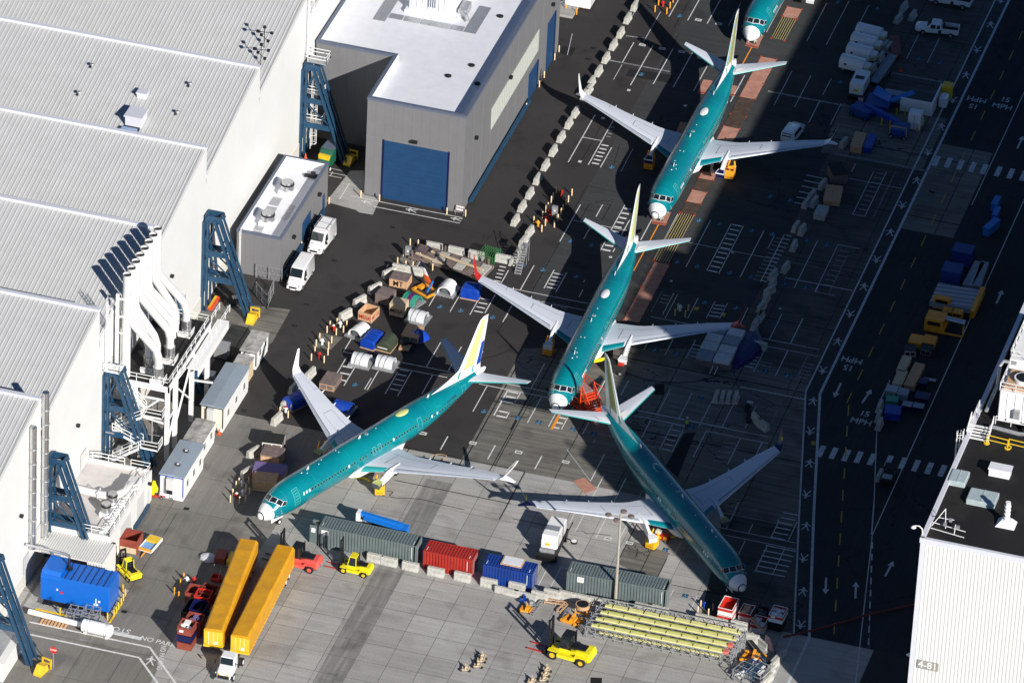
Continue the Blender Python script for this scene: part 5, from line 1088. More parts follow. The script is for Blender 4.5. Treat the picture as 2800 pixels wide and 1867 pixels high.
e = empty('stack_mast', (SXp-.9, -40.6, ZD)); tag(e, 'white lattice post beside the nearest exhaust stack', 'lattice post'); m = MB(); m.beam((0,0,0),(0,0,12.2),.35); m.beam((0,0,11.5),(1.2,.4,11.5),.2); m.beam((0,0,9),(1.1,.5,9),.2); m.beam((0,0,6.8),(1,.5,6.3),.12); m.build('post', M['white_paint'], e)
ladder(WX+.3, -43.6, 14, 24, 'white caged ladder on the hangar wall left of the stacks')
pl = empty('ladder_platform', (-37.6, -43.5, 14.0)); tag(pl, 'white railed landing above the brace left of the stacks', 'platform'); m = MB(); m.box(-1.0,-.9,-.1,.9,.9,0); m.build('deck', M['white_paint'], pl); railing(pl, [(-1,-.9,0),(.9,-.9,0),(.9,.9,0)])
# ================================================================ ANNEX
AX0, AX1, AY0, AY1, AH = WX, -30.8, -64.1, -48.9, 4.3
an = empty('annex', (AX1, AY0, 0)); tag(an, 'low white annex with railed roof, round duct and two silver fans beside the hangar', 'building')
m = MB(); m.box(AX0,AY0,0,AX1,AY1,AH-.5); m.box(AX0,AY0,AH-.5,AX1,AY0+.3,AH); m.box(AX1-.3,AY0+.3,AH-.5,AX1,AY1-.3,AH); m.box(AX0,AY1-.3,AH-.5,AX1,AY1,AH); rel(m, an).build('wall', M['white'], an)
m = MB(); m.box(AX0+.05,AY0+.3,AH-.5,AX1-.3,AY1-.3,AH-.44); rel(m, an).build('roof', mat('pinkish roof felt', (.62,.58,.55), .8, c2=(.52,.49,.47), scale=1), an)
ra = lambda x, y, z: (x-AX1, y-AY0, z)
railing(an, [ra(AX0+.6,AY1-.2,AH), ra(-34.2,AY1-.2,AH)]); railing(an, [ra(-33.4,AY1-.2,AH), ra(AX1-.15,AY1-.2,AH), ra(AX1-.15,AY0+.15,AH), ra(AX0+3.5,AY0+.15,AH)])
for y0, y1, h, x_ in ((-60.4,-56.6,3.3,'door_grey'),(-54.5,-51.8,3.3,'door_grey'),(-50.6,-49.7,2.3,'door_grey')):
    m = MB(); m.box(AX1+.001,y0,0,AX1+.04,y1,h); rel(m, an).build('door', M[x_], an)
m = MB(); m.box(AX1+.2,-55.8,.2,AX1+.45,-50.6,.6); rel(m, an).build('wall_guard_rail', M['steel_blue'], an)
e = empty('roof_duct', (-37, -56.4, AH-.4)); tag(e, 'thick white round duct bending across the annex roof', 'duct'); m = MB(); m.tube([(-1.8,0,.9),(2.6,-.3,.9),(4.1,0,.95),(5.0,1.2,1.0),(5.0,2.6,1.0),(4.8,3.2,.7)], .5, 14); m.build('duct_run', M['stack_white'], e, True)
for x, y in ((-1,0),(2.2,-.3),(4.9,1.4)): m = MB(); m.beam((x,y-.6,0),(x,y-.6,1.5),.06); m.beam((x,y+.6,0),(x,y+.6,1.5),.06); m.beam((x,y-.6,1.5),(x,y+.6,1.5),.06); m.build('duct_hanger', M['white_paint'], e)
m = MB(); m.box(4.6,2.9,0,6.0,4.4,1.2); m.build('plenum', M['stack_white'], e)
fan((-33.0,-56.9,AH-.42), 'silver roof fan farther along the annex roof', .7); fan((-33.0,-59.2,AH-.42), 'silver roof fan nearer along the annex roof', .7)
e = empty('cable_tray', (-32.0, -61.5, AH-.42)); tag(e, 'white wire tray along the annex roof edge', 'cable tray'); m = MB(); m.box(-.5,-1.8,0,.4,9,.08)
for k in range(16): m.beam((-.5,-1.7+.65*k,.2),(.4,-1.3+.65*k,.25),.05)
m.build('tray', M['white_paint'], e)
for pt in ((404,1320),(305,1485)): wall_lamp(pt, AX1, 'black wall lamp on the annex, %s one' % ('farther' if pt[0] > 350 else 'nearer'), .3)
sh = empty('ribbed_shelter', (-33, -66.3, 0)); tag(sh, 'ribbed white lean-to roof between the annex and the blue generator house', 'shelter'); m = MB()
for k in range(30): x = -5.9+.3*k; m.box(x,-2.3,3.5,x+.17,2.1,3.6)
m.box(-5.9,-2.3,3.42,3.05,2.1,3.5); m.build('roof', M['white'], sh); m = MB()
for k in range(10): m.box(1.0+.2*k,-2.35,0,1.12+.2*k,-2.25,3.42)
m.box(.9,-2.25,0,3.0,-2.1,3.42); m.box(2.9,-2.1,0,3.0,2.1,3.42); m.build('wall', M['white'], sh)
# ================================================================ BLUE GENERATOR HOUSE
M['gen_blue'] = mat('bright blue enclosure', (.003,.115,.50), .4, var=.06, scale=.8, coat=.2)
gn = empty('generator_house', (-31.6, -72.2, 0)); tag(gn, 'bright blue generator enclosure with a black exhaust pipe', 'generator')
m = MB(); m.bev(-4.3,-1.8,.85,4.2,1.75,4.3,.05); m.build('enclosure', M['gen_blue'], gn)
m = MB(); m.prof([(-1.85,2.9),(-1.85,4.0),(-1.3,4.75),(1.75,4.75),(1.75,4.31),(-1.0,4.31)], -4.25, -1.9, 'x'); m.add([(-4.25,-1.83,3.1),(-1.9,-1.83,3.1),(-1.9,-1.83,3.9),(-4.25,-1.83,3.9)], [(0,1,2,3)]); m.build('intake_hood', M['gen_blue'], gn)
for k in range(7): m = MB(); m.box(-1.4+.8*k,-1.78,4.3,-1.34+.8*k,1.72,4.36); m.build('roof_seam', M['navy'], gn)
m = MB(); m.box(-4.0,-1.6,.1,4.0,1.5,.85); m.build('skid', M['black'], gn)
m = MB(); m.cyl((-1.5,.3,4.3),.16,1.7,10); m.box(-1.8,0,4.3,-1.1,.6,4.45); m.build('exhaust', M['black'], gn)
m = MB(); m.tube([(-1.5,.3,5.9),(-1.55,.3,6.2),(-2.2,.4,6.3),(-7.0,.6,6.3)], .17, 10); m.build('exhaust_run', M['alu'], gn, True)
m = MB(); m.cbox((2.6,-1.83,2.0),(.1,.06,.9)); m.cbox((3.0,-1.83,2.1),(.25,.06,.25)); m.cbox((2.6,-1.83,1.6),(.55,.06,.22)); m.cbox((-2.2,-1.83,2.6),(.18,.06,.22)); m.build('label_plate', M['white_paint'], gn)
m = MB(); m.cbox((-1.7,-1.83,2.3),(.4,.05,.28)); m.build('warning_plate', M['red'], gn)
m = MB()
for x in (-3.9,-1.2):
    m.beam((x,-2.2,.2),(x+1.2,-2.2,1.6),.05); m.beam((x+1.2,-2.2,.2),(x+1.2,-2.2,1.6),.05); m.beam((x+.2,-2.2,.9),(x+1.2,-2.2,1.0),.05); m.box(x,-2.5,.6,x+1.3,-1.85,.66)
m.build('steps', M['black'], gn)
m = MB(); m.beam((-4.5,-3.0,.06),(4.3,-3.0,.06),.2,.12); m.beam((4.6,-2.6,.06),(4.6,1.8,.06),.2,.12); m.build('kerb', M['yellow'], gn)
for k in range(2):
    a = Zp(*t03, 690+130*k, 990); e = empty('cylinder_cage', (a.x+(.1 if k else 0), a.y+.1, 0)); tag(e, ('right' if k else 'left')+' silver pipe cage in front of the blue generator house', 'cage', 'silver pipe cages'); m = MB()
    for x in (-.9,0,.9):
        for y in (-.8,.8): m.beam((x,y,0),(x,y,1.5),.06)
    for z in (.1,.5,.9,1.4):
        for y in (-.8,0,.8): m.beam((-.95,y,z),(.95,y,z),.06)
        for x in (-.9,0,.9): m.beam((x,-.8,z),(x,.8,z),.06)
    m.build('frame', M['galv'], e)
a = Zp(*t03, 520, 1010); e = empty('white_pipe', (a.x, a.y, 0)); tag(e, 'long white pipe lying on the ground with pallets beneath', 'pipe'); m = MB(); m.tube([(-3.6,.25,.5),(3.6,-.25,.5)], .34, 14); m.build('pipe_body', M['white_paint'], e, True)
m = MB()
for k in range(8): m.box(-1.8+.42*k,-1.0,.02,-1.55+.42*k,.6,.16)
m.build('pallet', M['wood'], e)
a = Zp(*t03, 885, 1080, .6); e = empty('white_tank', (a.x, a.y, 0), -.03); tag(e, 'white cylindrical tank lying beside the stop marking', 'tank'); m = MB(); m.tube([(-1.85,0,.85),(-1.7,0,.85),(1.7,0,.85),(1.85,0,.85)], [.6,.78,.78,.6], 18); m.build('tank_shell', M['white_paint'], e, True)
for x in (-1.3,-.9,1.1,1.3): m = MB(); m.tube([(x,0,.85),(x+.05,0,.85)], .8, 18); m.build('strap', M['galv'], e, True)
m = MB(); m.box(-1.5,-.6,0,-1.2,.6,.2); m.box(1.2,-.6,0,1.5,.6,.2); m.build('saddle', M['white_paint'], e)
a = Zp(*t03, 487, 1440); e = empty('stop_sign', (a.x, a.y, 0)); tag(e, 'red STOP sign on a thin post in the bottom left corner', 'road sign'); m = MB(); m.beam((0,0,0),(0,0,3.0),.08); m.build('post', M['galv'], e)
m = MB(); m.add([(.48*cos(pi/8+k*pi/4), -.06, 2.75+.48*sin(pi/8+k*pi/4)) for k in range(8)]+[(.48*cos(pi/8+k*pi/4), -.03, 2.75+.48*sin(pi/8+k*pi/4)) for k in range(8)], [tuple(range(8)), tuple(range(15,7,-1))]+[(k,(k+1)%8,8+(k+1)%8,8+k) for k in range(8)]); sp = m.build('sign_plate', M['red'], e)
vs, fs = text_geo('STOP'); m = MB(); m.add([(x*.33, -.065, 2.75+y*.36) for x, y in vs], fs); m.build('sign_text', M['white_paint'], sp)
m = MB(); m.box(-37.6,-90,0,-34,-80,3.0); 
e = empty('kiosk', (-34.6,-84.3,0)); tag(e, 'small white flat roofed shed cut by the bottom left corner', 'shed'); m = MB(); m.box(-4,-6,0,0,2.0,2.4); m.build('wall', M['white'], e); m = MB(); m.box(-4.1,-6,2.4,.1,2.1,2.6); m.box(-3.6,-6,2.61,-.8,1.2,2.65,1); m.build('roof', [M['white'], M['galv']], e)
# ================================================================ PORTABLE OFFICES
M['office_roof'] = mat('blue grey office roof', (.27,.32,.38), .6, c2=(.24,.29,.34), scale=.5)
M['office_roof2'] = mat('stained white roof', (.52,.50,.47), .8, c2=(.16,.15,.14), scale=.9)
M['cream'] = mat('cream siding', (.70,.64,.52), .6, var=.04)
def office(x0, y0, x1, y1, h, roof, end, lab, edge=None, nwin=3):
    e = empty('portable_office', (x1, y0, 0)); tag(e, lab, 'portable office', 'portable offices by the hangar'); W_, L_ = x1-x0, y1-y0
    m = MB(); m.box(-W_,0,.55,0,L_,h-.12); m.build('wall', M['white_paint'], e); m = MB(); m.box(-W_+.03,.03,0,-.03,L_-.03,.55); m.build('skirting', M['white_paint'], e)
    m = MB(); m.prof([(-W_-.1,h-.14),(-W_-.1,h-.02),(-W_/2,h+.1),(.1,h-.02),(.1,h-.14)], -.1, L_+.1, 'y'); m.build('roof', M[roof], e)
    m = MB(); m.box(-W_-.005,-.03,.55,.005,-.001,h-.14); m.build('end_wall', M[end], e)
    if edge:
        m = MB(); m.box(-W_-.02,-.06,.55,-W_+.1,-.031,h-.14); m.box(-.1,-.06,.55,.03,-.031,h-.14); m.box(-W_-.02,-.06,h-.3,.03,-.031,h-.14); m.build('corner_trim', M[edge], e)
    m = MB(); m.box(-W_*.68,-.5,1.0,-W_*.38,-.04,h-.3); ac = m.build('air_conditioner', M['door_grey'], e); m = MB(); m.box(-W_*.66,-.52,1.05,-W_*.40,-.501,1.6); m.build('grille', M['black'], ac); m = MB(); m.box(-W_*.76,-.07,.8,-W_*.70,-.035,h-.3); m.build('trim_strip', M['black'], e)
    for k in range(nwin):
        y = L_*(k+.6)/(nwin+.2); m = MB(); m.box(0,y-.35,1.35,.05,y+.35,2.35); wn = m.build('window', M['white'], e)
        for q_ in (-1,1): m = MB(); m.box(.051,y+.18*q_-.13,1.42,.06,y+.18*q_+.13,2.28); m.build('pane', M['glass'], wn)
    return e
o_ = office(-30.1,-48.0,-27.1,-40.4,3.5,'office_roof','white_paint','blue grey roofed portable office with two roof vents, nearest the camera','royal')
for y in (2.2, 5.3): m = MB(); m.box(-1.7,y-.25,3.52,-1.2,y+.25,3.75,0); m.box(-1.6,y-.15,3.751,-1.3,y+.15,3.78,1); m.build('roof_vent', [M['black'], M['white_paint']], o_)
office(-30.1,-39.9,-27.7,-34.4,2.9,'office_roof2','white_paint','white portable office with a dirty stained roof, second from the near end',None,2)
office(-30.3,-32.1,-27.4,-22.3,3.6,'office_roof','cream','longest portable office with a grey blue roof and cream end wall','black')
office(-30.1,-17.4,-28.0,-12.7,2.6,'office_roof2','white_paint','farthest portable office with a rust streaked white roof','black',2)
e = empty('timber_hut', (-28.0,-22.1,0)); tag(e, 'tan plywood hut between the two farthest portable offices', 'hut'); m = MB(); m.box(-1.9,0,0,0,3.6,2.5); m.build('wall', M['cardboard'], e); m = MB(); m.box(-2,-.1,2.5,.1,3.7,2.6); m.build('roof', M['office_roof2'], e)
m = MB()
for k in range(6): m.cbox((-1.8+.35*k,.4,2.75),(.25,.35,.25))
m.build('roof_clutter', M['red'], e)
# clutter behind offices
for tl, x, y, dx, dy, h, m_, nm, lab, cat in ((t02,1890,215,1.1,2.4,1.5,'wood_dark','skip','brown topped skip behind the portable offices','skip'),(t02,1900,300,1.6,1.2,1.6,'galv','steel_box','grey steel box behind the longest portable office','box'),(t02,2025,40,1.7,1.5,1.7,'galv','white_cabinet','grey cabinet in the shade behind the farthest portable office','cabinet')):
    p = Zp(*tl, x, y, h); e = empty(nm, (p.x,p.y,0)); tag(e, lab, cat); m = MB(); m.bev(-dx/2,-dy/2,.1,dx/2,dy/2,h,.04); m.build('body', M[m_], e); m = MB(); m.box(-dx/2-.05,-dy/2-.05,h,dx/2+.05,dy/2+.05,h+.06); m.build('lid', M[m_], e); m = MB(); m.box(-dx/2,-dy/2,0,dx/2,dy/2,.1); m.build('base', M['black'], e)
# fences near the grey block
def fence(pts, h, lab, m_='galv', mesh=True):
    a0 = Vector(pts[0]); e = empty('chain_fence', (a0.x,a0.y,0)); tag(e, lab, 'fence'); 
    for a, b_ in zip(pts, pts[1:]):
        a, b_ = Vector((a[0]-a0.x,a[1]-a0.y,0)), Vector((b_[0]-a0.x,b_[1]-a0.y,0)); n = max(1, round((b_-a).length/2.2)); m = MB()
        for k in (.05,.5,1): m.beam(a+Vector((0,0,h*k)), b_+Vector((0,0,h*k)), .05)
        if mesh:
            ln = (b_-a).length; nn = int(ln/.45)
            for k in range(nn): p = a.lerp(b_, k/nn); q_ = a.lerp(b_, min(1,(k+1.6)/nn)); m.beam(p, q_+Vector((0,0,h)), .012); m.beam(p+Vector((0,0,h)), q_, .012)
        m.build('mesh_panel', M[m_], e)
        for k in range(n+1): p = a.lerp(b_, k/n); mm = MB(); mm.beam(p, p+Vector((0,0,h+.1)), .08); mm.build('post', M[m_], e)
fence([Zp(*t11,0,965), Zp(*t11,235,1005)], 1.9, 'wire fence across the front of the small grey block', 'galv')
fence([Zp(*t11,0,1130), Zp(*t11,100,1250), Zp(*t11,160,1105)], 2.0, 'wire fence corner by the blue brace and parked vans', 'galv')
def pole(pt, top, lab, black=True, heads=1):
    g_ = G(*pt); h = Hh(pt[0], pt[1], top); e = empty('lamp_post', (g_.x,g_.y,0)); tag(e, lab, 'lamp post'); m = MB(); m.tube([(0,0,0),(0,0,h)], [.22,.12] if heads > 1 else [.07,.06], 10); m.build('post', M['rubber' if black else 'pole_tan'], e, True)
    if heads == 1: m = MB(); m.cyl((0,0,h),.2,.2,10); m.build('lamp_head', M['white_paint'], e)
    else:
        m = MB(); m.beam((-1.3,-.3,h-.3),(1.3,.3,h-.3),.1); m.build('cross_arm', M['pole_tan'], e)
        for s_, y in ((-1.4,-.3),(1.2,.3),(.1,1.0),(-.2,-1.0)): m = MB(); m.loft([[(s_+r_*.40*cos(2*pi*k/12), y+r_*.3*sin(2*pi*k/12), z) for k in range(12)] for r_, z in ((.2,h-.1),(1,h-.15),(1,h-.4),(.7,h-.5))]); m.build('lamp_head', M['wood_dark'], e, True)
M['pole_tan'] = mat('weathered pole', (.34,.31,.26), .7, var=.1)
pole(Zpx(t11,90,970) if 0 else (700+.2998*90, 470+.2998*945), 470+.2998*680, 'thin black lamp post in front of the small grey block')
pole((1682,1647), 1404, 'tall tan floodlight pole standing beside the right green container', False, 4)
# ================================================================ SHIPPING CONTAINERS
def container(x0, y0, L_, H_, c, lab, rz=0.0, door=1):
    e = empty('shipping_container', (x0, y0, 0), rz); tag(e, lab, 'shipping container', 'shipping containers in the yard'); D_ = 2.44; mt = M[c]
    m = MB(); n = int((L_-.3)/.28)
    for side, y, s_ in ((0,0,1),(1,D_,-1)):
        vs = []; X = .15
        while X < L_-.35:
            for dx, dd in ((0,0),(.10,0),(.15,.09),(.25,.09),(.30,0)): vs += [(X+dx, y+s_*(.02+dd), .17), (X+dx, y+s_*(.02+dd), H_-.1)]
            X += .37
        m.add(vs, [(2*k,2*k+2,2*k+3,2*k+1) for k in range(len(vs)//2-1)])
    m.build('side_wall', mt, e)
    m = MB(); vs = []; X = .12
    while X < L_-.35:
        for dx, dz in ((0,0),(.10,0),(.15,-.06),(.25,-.06),(.30,0)): vs += [(X+dx, .06, H_-.02+dz), (X+dx, D_-.06, H_-.02+dz)]
        X += .37
    m.add(vs, [(2*k,2*k+1,2*k+3,2*k+2) for k in range(len(vs)//2-1)]); m.build('roof', mt, e)
    m = MB()
    for x in (0, L_-.14):
        for y in (0, D_-.14): m.box(x,y,0,x+.14,y+.14,H_)
    for y in (0, D_-.07): m.box(.141,y,H_-.1,L_-.141,y+.07,H_); m.box(.141,y,0,L_-.141,y+.07,.16)
    for x in (0, L_-.1): m.box(x,.141,H_-.1,x+.1,D_-.141,H_); m.box(x,.141,0,x+.1,D_-.141,.16)
    m.box(.05 if door else L_-.08,.141,.16,.08 if door else L_-.05,D_-.141,H_-.1); m.build('frame', mt, e)
    X = L_-.06 if door else .0
    for k in (0,1):
        m = MB(); m.box(X,.15+k*1.08,.17,X+.05,.15+k*1.08+1.05,H_-.11); d_ = m.build('door', mt, e)
        for q_ in (.3,.75): m = MB(); m.beam((X+(.08 if door else -.04),.15+k*1.08+q_,.2),(X+(.08 if door else -.04),.15+k*1.08+q_,H_-.15),.04); m.build('lock_bar', M['galv'], d_)
    m = MB(); m.box(.3,.3,H_-.015,.36,1.0,H_+.004); m.box(L_-.5,.3,H_-.015,L_-.44,.9,H_+.004)
    m.box(L_-.62,-.004,.9,L_-.56,0.02,H_-.3); m.build('code_marking', M['white_paint'], e)
    return e
M['cont_green'] = mat('grey green container paint', (.135,.17,.168), .5, c2=(.10,.13,.13), scale=.7)
M['cont_red'] = mat('red container paint', (.40,.028,.018), .5, c2=(.27,.018,.012), scale=.8)
M['cont_blue'] = mat('deep blue container paint', (.008,.045,.26), .5, c2=(.006,.03,.17), scale=.8)
c1 = container(-8.9,-51.4,12.19,2.9,'cont_green','grey green forty foot container with its end doors folded open, left',0,1)
m = MB(); m.box(.35,-.012,1.9,1.2,.018,2.5); m.build('logo_plate', M['white_paint'], c1); vs, fs = text_geo('CAI'); m = MB(); m.add([(.78+x*.38,-.016,2.2+y*.42) for x, y in vs], fs); m.build('logo_text', M['cont_green'], c1)
for k in (0,1): m = MB(); m.box(-1.2,.3+1.2*k,.15,-.05,.36+1.2*k,2.7); m.build('open_door', M['cont_green'], c1); m = MB(); m.box(-1.0,.28+1.2*k,1.7,-.5,.3+1.2*k,2.3); m.build('door_marking', M['white_paint'], c1)
container(4.2,-51.5,6.06,2.6,'cont_red','red twenty foot shipping container',0,1)
c3 = container(11.7,-51.8,6.06,2.6,'cont_blue','deep blue twenty foot container with a framed board on its roof',0,1)
m = MB(); m.box(-1.3,-.95,0,1.3,.95,.12,0); m.box(-1.15,-.8,.12,1.15,.8,.15,1); tag(m.build('framed_board', [M['wood'], M['membrane']], None, loc=(14.9,-50.1,2.6)), 'wood framed white board lying on the blue container', 'board')
c4 = container(21.6,-50.3,12.19,2.9,'cont_green','grey green forty foot container behind the floodlight pole',.03,1)
m = MB(); m.box(1.3,-.012,1.8,2.1,.018,2.5); m.box(1.35,-.014,1.75,2.05,.018,1.82,1); m.build('logo_plate', [M['white_paint'], M['primer']], c4); vs, fs = text_geo('CAI'); m = MB(); m.add([(1.7+x*.35,-.018,2.15+y*.38) for x, y in vs], fs); m.build('logo_text', M['cont_green'], c4)
# blue boom lift behind green container
a = Zp(*t13, 1130, 110, 1.5); e = empty('boom_lift', (a.x, a.y+.3, 0), -.02); tag(e, 'bright blue lift boom lying behind the grey green container', 'boom lift'); M['lift_blue'] = mat('lift blue', (.01,.16,.55), .4, var=.08)
m = MB(); m.beam((-2.6,.2,2.0),(2.8,0,1.7),.5,.5); m.build('boom', M['lift_blue'], e); m = MB(); m.beam((-2.0,-.3,1.75),(2.6,-.45,1.45),.35,.35); m.build('lower_boom', M['lift_blue'], e); m = MB(); m.box(-3.0,-.4,.5,-2.55,.6,2.3); m.build('platform', M['white_paint'], e); m = MB(); m.bev(1.6,-.9,.5,3.4,.9,1.4,.06); m.build('turntable', M['lift_blue'], e)
for x in (-1,2.6):
    for y in (-.9,.9): m = MB(); m.tube([(x,y-.15,.45),(x,y+.15,.45)], .45, 14); m.build('wheel', M['rubber'], e)
m = MB(); m.box(-1.2,-.7,.4,2.8,.7,.6); m.build('chassis', M['black'], e)
# ================================================================ BARRIERS
def barrier_proto(L_, h, w_=.62, name='concrete_barrier'):
    m = MB(); hw = w_/2; r_ = []
    for x, s_ in ((-L_/2,.88),(-L_/2+.08,1),(L_/2-.08,1),(L_/2,.88)):
        r_.append([(x, y*s_, z*(1 if s_ == 1 else .985)) for y, z in ((-hw,0),(-hw,h*.16),(-hw*.72,h*.42),(-hw*.60,h*.95),(-hw*.5,h),(hw*.5,h),(hw*.60,h*.95),(hw*.72,h*.42),(hw,h*.16),(hw,0))])
    m.loft(r_)
    for x in (-L_*.25, L_*.25): m.beam((x,-.02,h-.02),(x,.02,h+.08),.12,.06)
    o = m.build(name, M['barrier']); o['category'] = 'barrier'; return o
BP = [barrier_proto(1.9, .95, .8), barrier_proto(2.05, 1.05, .8), barrier_proto(3.0, .85, .6)]
_bn = [0,0,0]
def barriers(tl, L, rz, kind, fmt, grp):
    for i, q_ in enumerate(L):
        x, y = q_[0], q_[1]; a = q_[2] if len(q_) > 2 else rz; p = Zp(*tl, x, y, .5)
        inst(BP[kind], (p.x, p.y, q_[3] if len(q_) > 3 else 0), a+random.uniform(-.02,.02), fmt.format(ORD[i+1]), grp)
Hp = pi/2
barriers(t20, [(1120,50),(1055,165),(990,295),(925,405),(857,525),(790,645),(724,745),(700,815),(664,855),(578,1020),(518,1120),(448,1245),(376,1370),(305,1500)], Hp-.06, 0, '{} concrete barrier from the top in the row beside the tall grey building', 'barriers in a row beside the grey building')
barriers(t21, [(232,60),(162,190),(92,310),(30,435)], Hp-.06, 0, '{} concrete barrier of the four left of the tan bollards, from the top', 'barriers left of the tan bollards')
barriers(t21, [(160,540),(105,625),(48,745,Hp-.05),(15,800,Hp-.1)], Hp-.12, 0, '{} concrete barrier of the short stack near the wheeled ladder, from the top', 'barriers near the wheeled ladder')
barriers(t11, [(1630,680),(1825,720),(2010,757),(2255,790)], -.02, 1, '{} concrete barrier from the left along the top of the crate yard', 'barriers round the crate yard')
barriers(t11, [(1316,880,0),(1457,900,0),(1215,920,Hp-.55),(1085,1060,Hp-.5),(946,1175,Hp-.45),(816,1300,Hp-.45)], 0, 1, '{} concrete barrier round the left of the crate yard, from the middle pair', 'barriers round the crate yard')
barriers(t12, [(495,305),(350,430),(275,570),(190,715)], Hp-.2, 1, '{} concrete barrier under or beside the raised left wing, from the top', 'barriers near the left wing')
barriers(t02, [(2312,1020),(2257,1200)], Hp-.4, 1, '{} concrete barrier left of the brown crates, from the top', 'barriers left of the brown crates')
barriers(t13, [(1090,425),(1215,455),(1410,500),(1642,550),(1885,595),(2125,650)], -.03, 1, '{} white concrete barrier from the left in front of the shipping containers', 'barriers in front of the containers')
zH = (1250,1400,.1722)
barriers(zH, [(950,1180,-.05)], 0, 1, 'barrier with wood lying on it, in front of the blue container', 'barriers in front of the containers')
barriers(zH, [(790,1240,-.07),(1080,1310,-.06)], 0, 2, '{} low beige concrete beam from the left, in front of the blue container', 'barriers in front of the containers')
barriers(zH, [(1312,1320),(1510,1290),(1745,1320),(1985,1370),(2220,1420)], -.05, 1, '{} barrier from the left along the front of the right green container', 'barrier row by the right green container')
barriers(t23, [(905,870),(1040,900),(1190,930),(1325,955),(1465,985),(1600,1020),(1740,1055),(1885,1090),(2030,1130),(2180,1155)], -.06, 1, '{} barrier of the long front row behind the yellow racks, from the left', 'barrier row behind the yellow racks')
barriers(t23, [(1195,880),(1350,905),(1750,980),(1890,1015),(2072,1040)], -.06, 1, '{} barrier of the second row behind the yellow racks, from the left', 'second barrier row behind the yellow racks')
barriers(zB, [(2005,300,Hp-.1),(2090,340,Hp-.1),(1975,560,Hp),(1860,860,Hp-.1),(1690,960,Hp-.15),(1678,1080,Hp-.1),(1640,1180,Hp-.4),(1590,1290,Hp-.05),(1530,1400,Hp-.15),(1512,1535,Hp)], 0, 0, '{} barrier from the top of the shaded line right of the ladder markings', 'barriers in the shaded line')
barriers(zD, [(865,5,Hp-.1),(818,80,Hp),(808,118,Hp),(860,240,0)], 0, 0, '{} barrier beside the dark blue tarpaulin, from the top', 'barriers in the shaded line')
barriers(zD, [(517,645),(567,648),(617,650),(670,652)], Hp+.1, 0, '{} block from the left of four standing side by side in the shaded lot', 'four barriers side by side')
barriers(zD, [(838,830,-.8),(885,870,-.65)], 0, 1, '{} slanted barrier of the pair by the navy winglet', 'slanted barriers')
barriers(t30, [(1190,165),(1320,140),(1240,60),(1065,415),(950,625),(1025,520),(690,1300),(1100,430)], Hp-.15, 0, '{} barrier in the shaded clutter at the upper right, from the white one', 'barriers at the upper right')
barriers(t31, [(500,110),(400,210),(350,280),(420,270)], Hp-.15, 0, '{} barrier beside the brown crate at the upper right, from the top', 'barriers at the upper right')
barriers(t32, [(1020,600),(1012,690),(1016,760),(1020,1230)], Hp, 0, '{} dark barrier along the left of the shaded storage strip, from the top', 'barriers by the storage strip')
zJ = (1900,1620,.1576)
barriers(zJ, [(1440,1110),(1370,1230),(1270,1400),(1230,1520),(1120,830,-.6)], Hp-.25, 2, '{} stained barrier at the right end of the racks, from the top', 'barriers at the right end of the racks')
barriers(zG, [], 0, 0, '{}', '')
# ================================================================ BOLLARDS AND HYDRANTS
def bollard_proto(mn='bollard'):
    m = MB(); m.tube([(0,0,0),(0,0,.95),(0,0,1.0)], [.088,.088,.05], 10); o = m.build('bollard', M[mn], None, True); o['category'] = 'bollard'; return o
bp = bollard_proto(); bpy_ = bollard_proto('yellow'); bpo = bollard_proto('orange')
def bollards(tl, L, fmt, grp, s_=1.0):
    for i, (x, y) in enumerate(L):
        p = Zp(*tl, x, y); c = inst(bpy_ if 'yellow post' in fmt else bpo if 'orange' in fmt else bp, (p.x, p.y, 0), 0, fmt.format(ORD[i+1]), grp); c.scale = (1,1,s_)
bollards(t11, [(665,290),(955,230),(1125,265),(1740,385),(1910,405),(415,695),(495,565)], '{} tan bollard guarding the grey building doors, listed left to right', 'tan bollards by the doors')
bollards(t11, [(1405,668),(1478,678),(1555,688),(1345,765),(1480,795),(1497,798),(1290,840),(1365,868),(1430,880),(1610,897)], '{} tan bollard round the small valve yard, left to right', 'tan bollards round the valve yard')
zI = (780,830,.1722)
bollards(zI, [(822,335),(710,380),(975,370),(662,460),(922,455),(808,498),(545,575),(735,625),(490,675),(687,710),(470,785),(676,815),(413,900),(615,935)], '{} yellow bollard from the top in the double row left of the crates', 'yellow bollards left of the crates')
bollards(t21, [(405,195),(375,250),(545,215),(357,280),(513,275),(495,300),(327,340),(465,355),(308,365),(447,390),(278,420),(418,445),(198,465),(303,490),(385,505),(270,545)], '{} tan bollard from the top in the double row near the barrier line', 'tan bollards near the barrier line')
bollards(t20, [(130,1000),(248,795),(293,710),(270,745),(388,548),(428,475)], '{} tan bollard along the long wall of the tall grey building, nearest first', 'tan bollards along the long wall')
bollards(t20, [(588,135),(655,78),(490,95)], '{} orange bollard by the far end of the grey building', 'orange bollards at the far end')
bollards(t20, [(1335,48),(1440,78),(1410,130),(1468,25),(1303,110)], '{} orange bollard in the group at the top of the photo', 'orange bollards at the top')
bollards(t02, [(2100,1475),(2123,1415),(2153,1345),(2180,1315),(2268,1305),(2243,1375),(2275,1405),(2240,1470),(2185,1485)], '{} tan bollard round the hydrants left of the purple topped crate, clockwise', 'tan bollards by the purple topped crate')
bollards(t12, [(237,630),(218,668),(320,648),(292,705)], '{} tan bollard by the shaded blue tarp under the wing', 'tan bollards under the wing')
bollards(t03, [(1590,755),(1630,793),(1645,680),(1675,625)], '{} orange bollard by the red skips', 'orange bollards by the red skips')
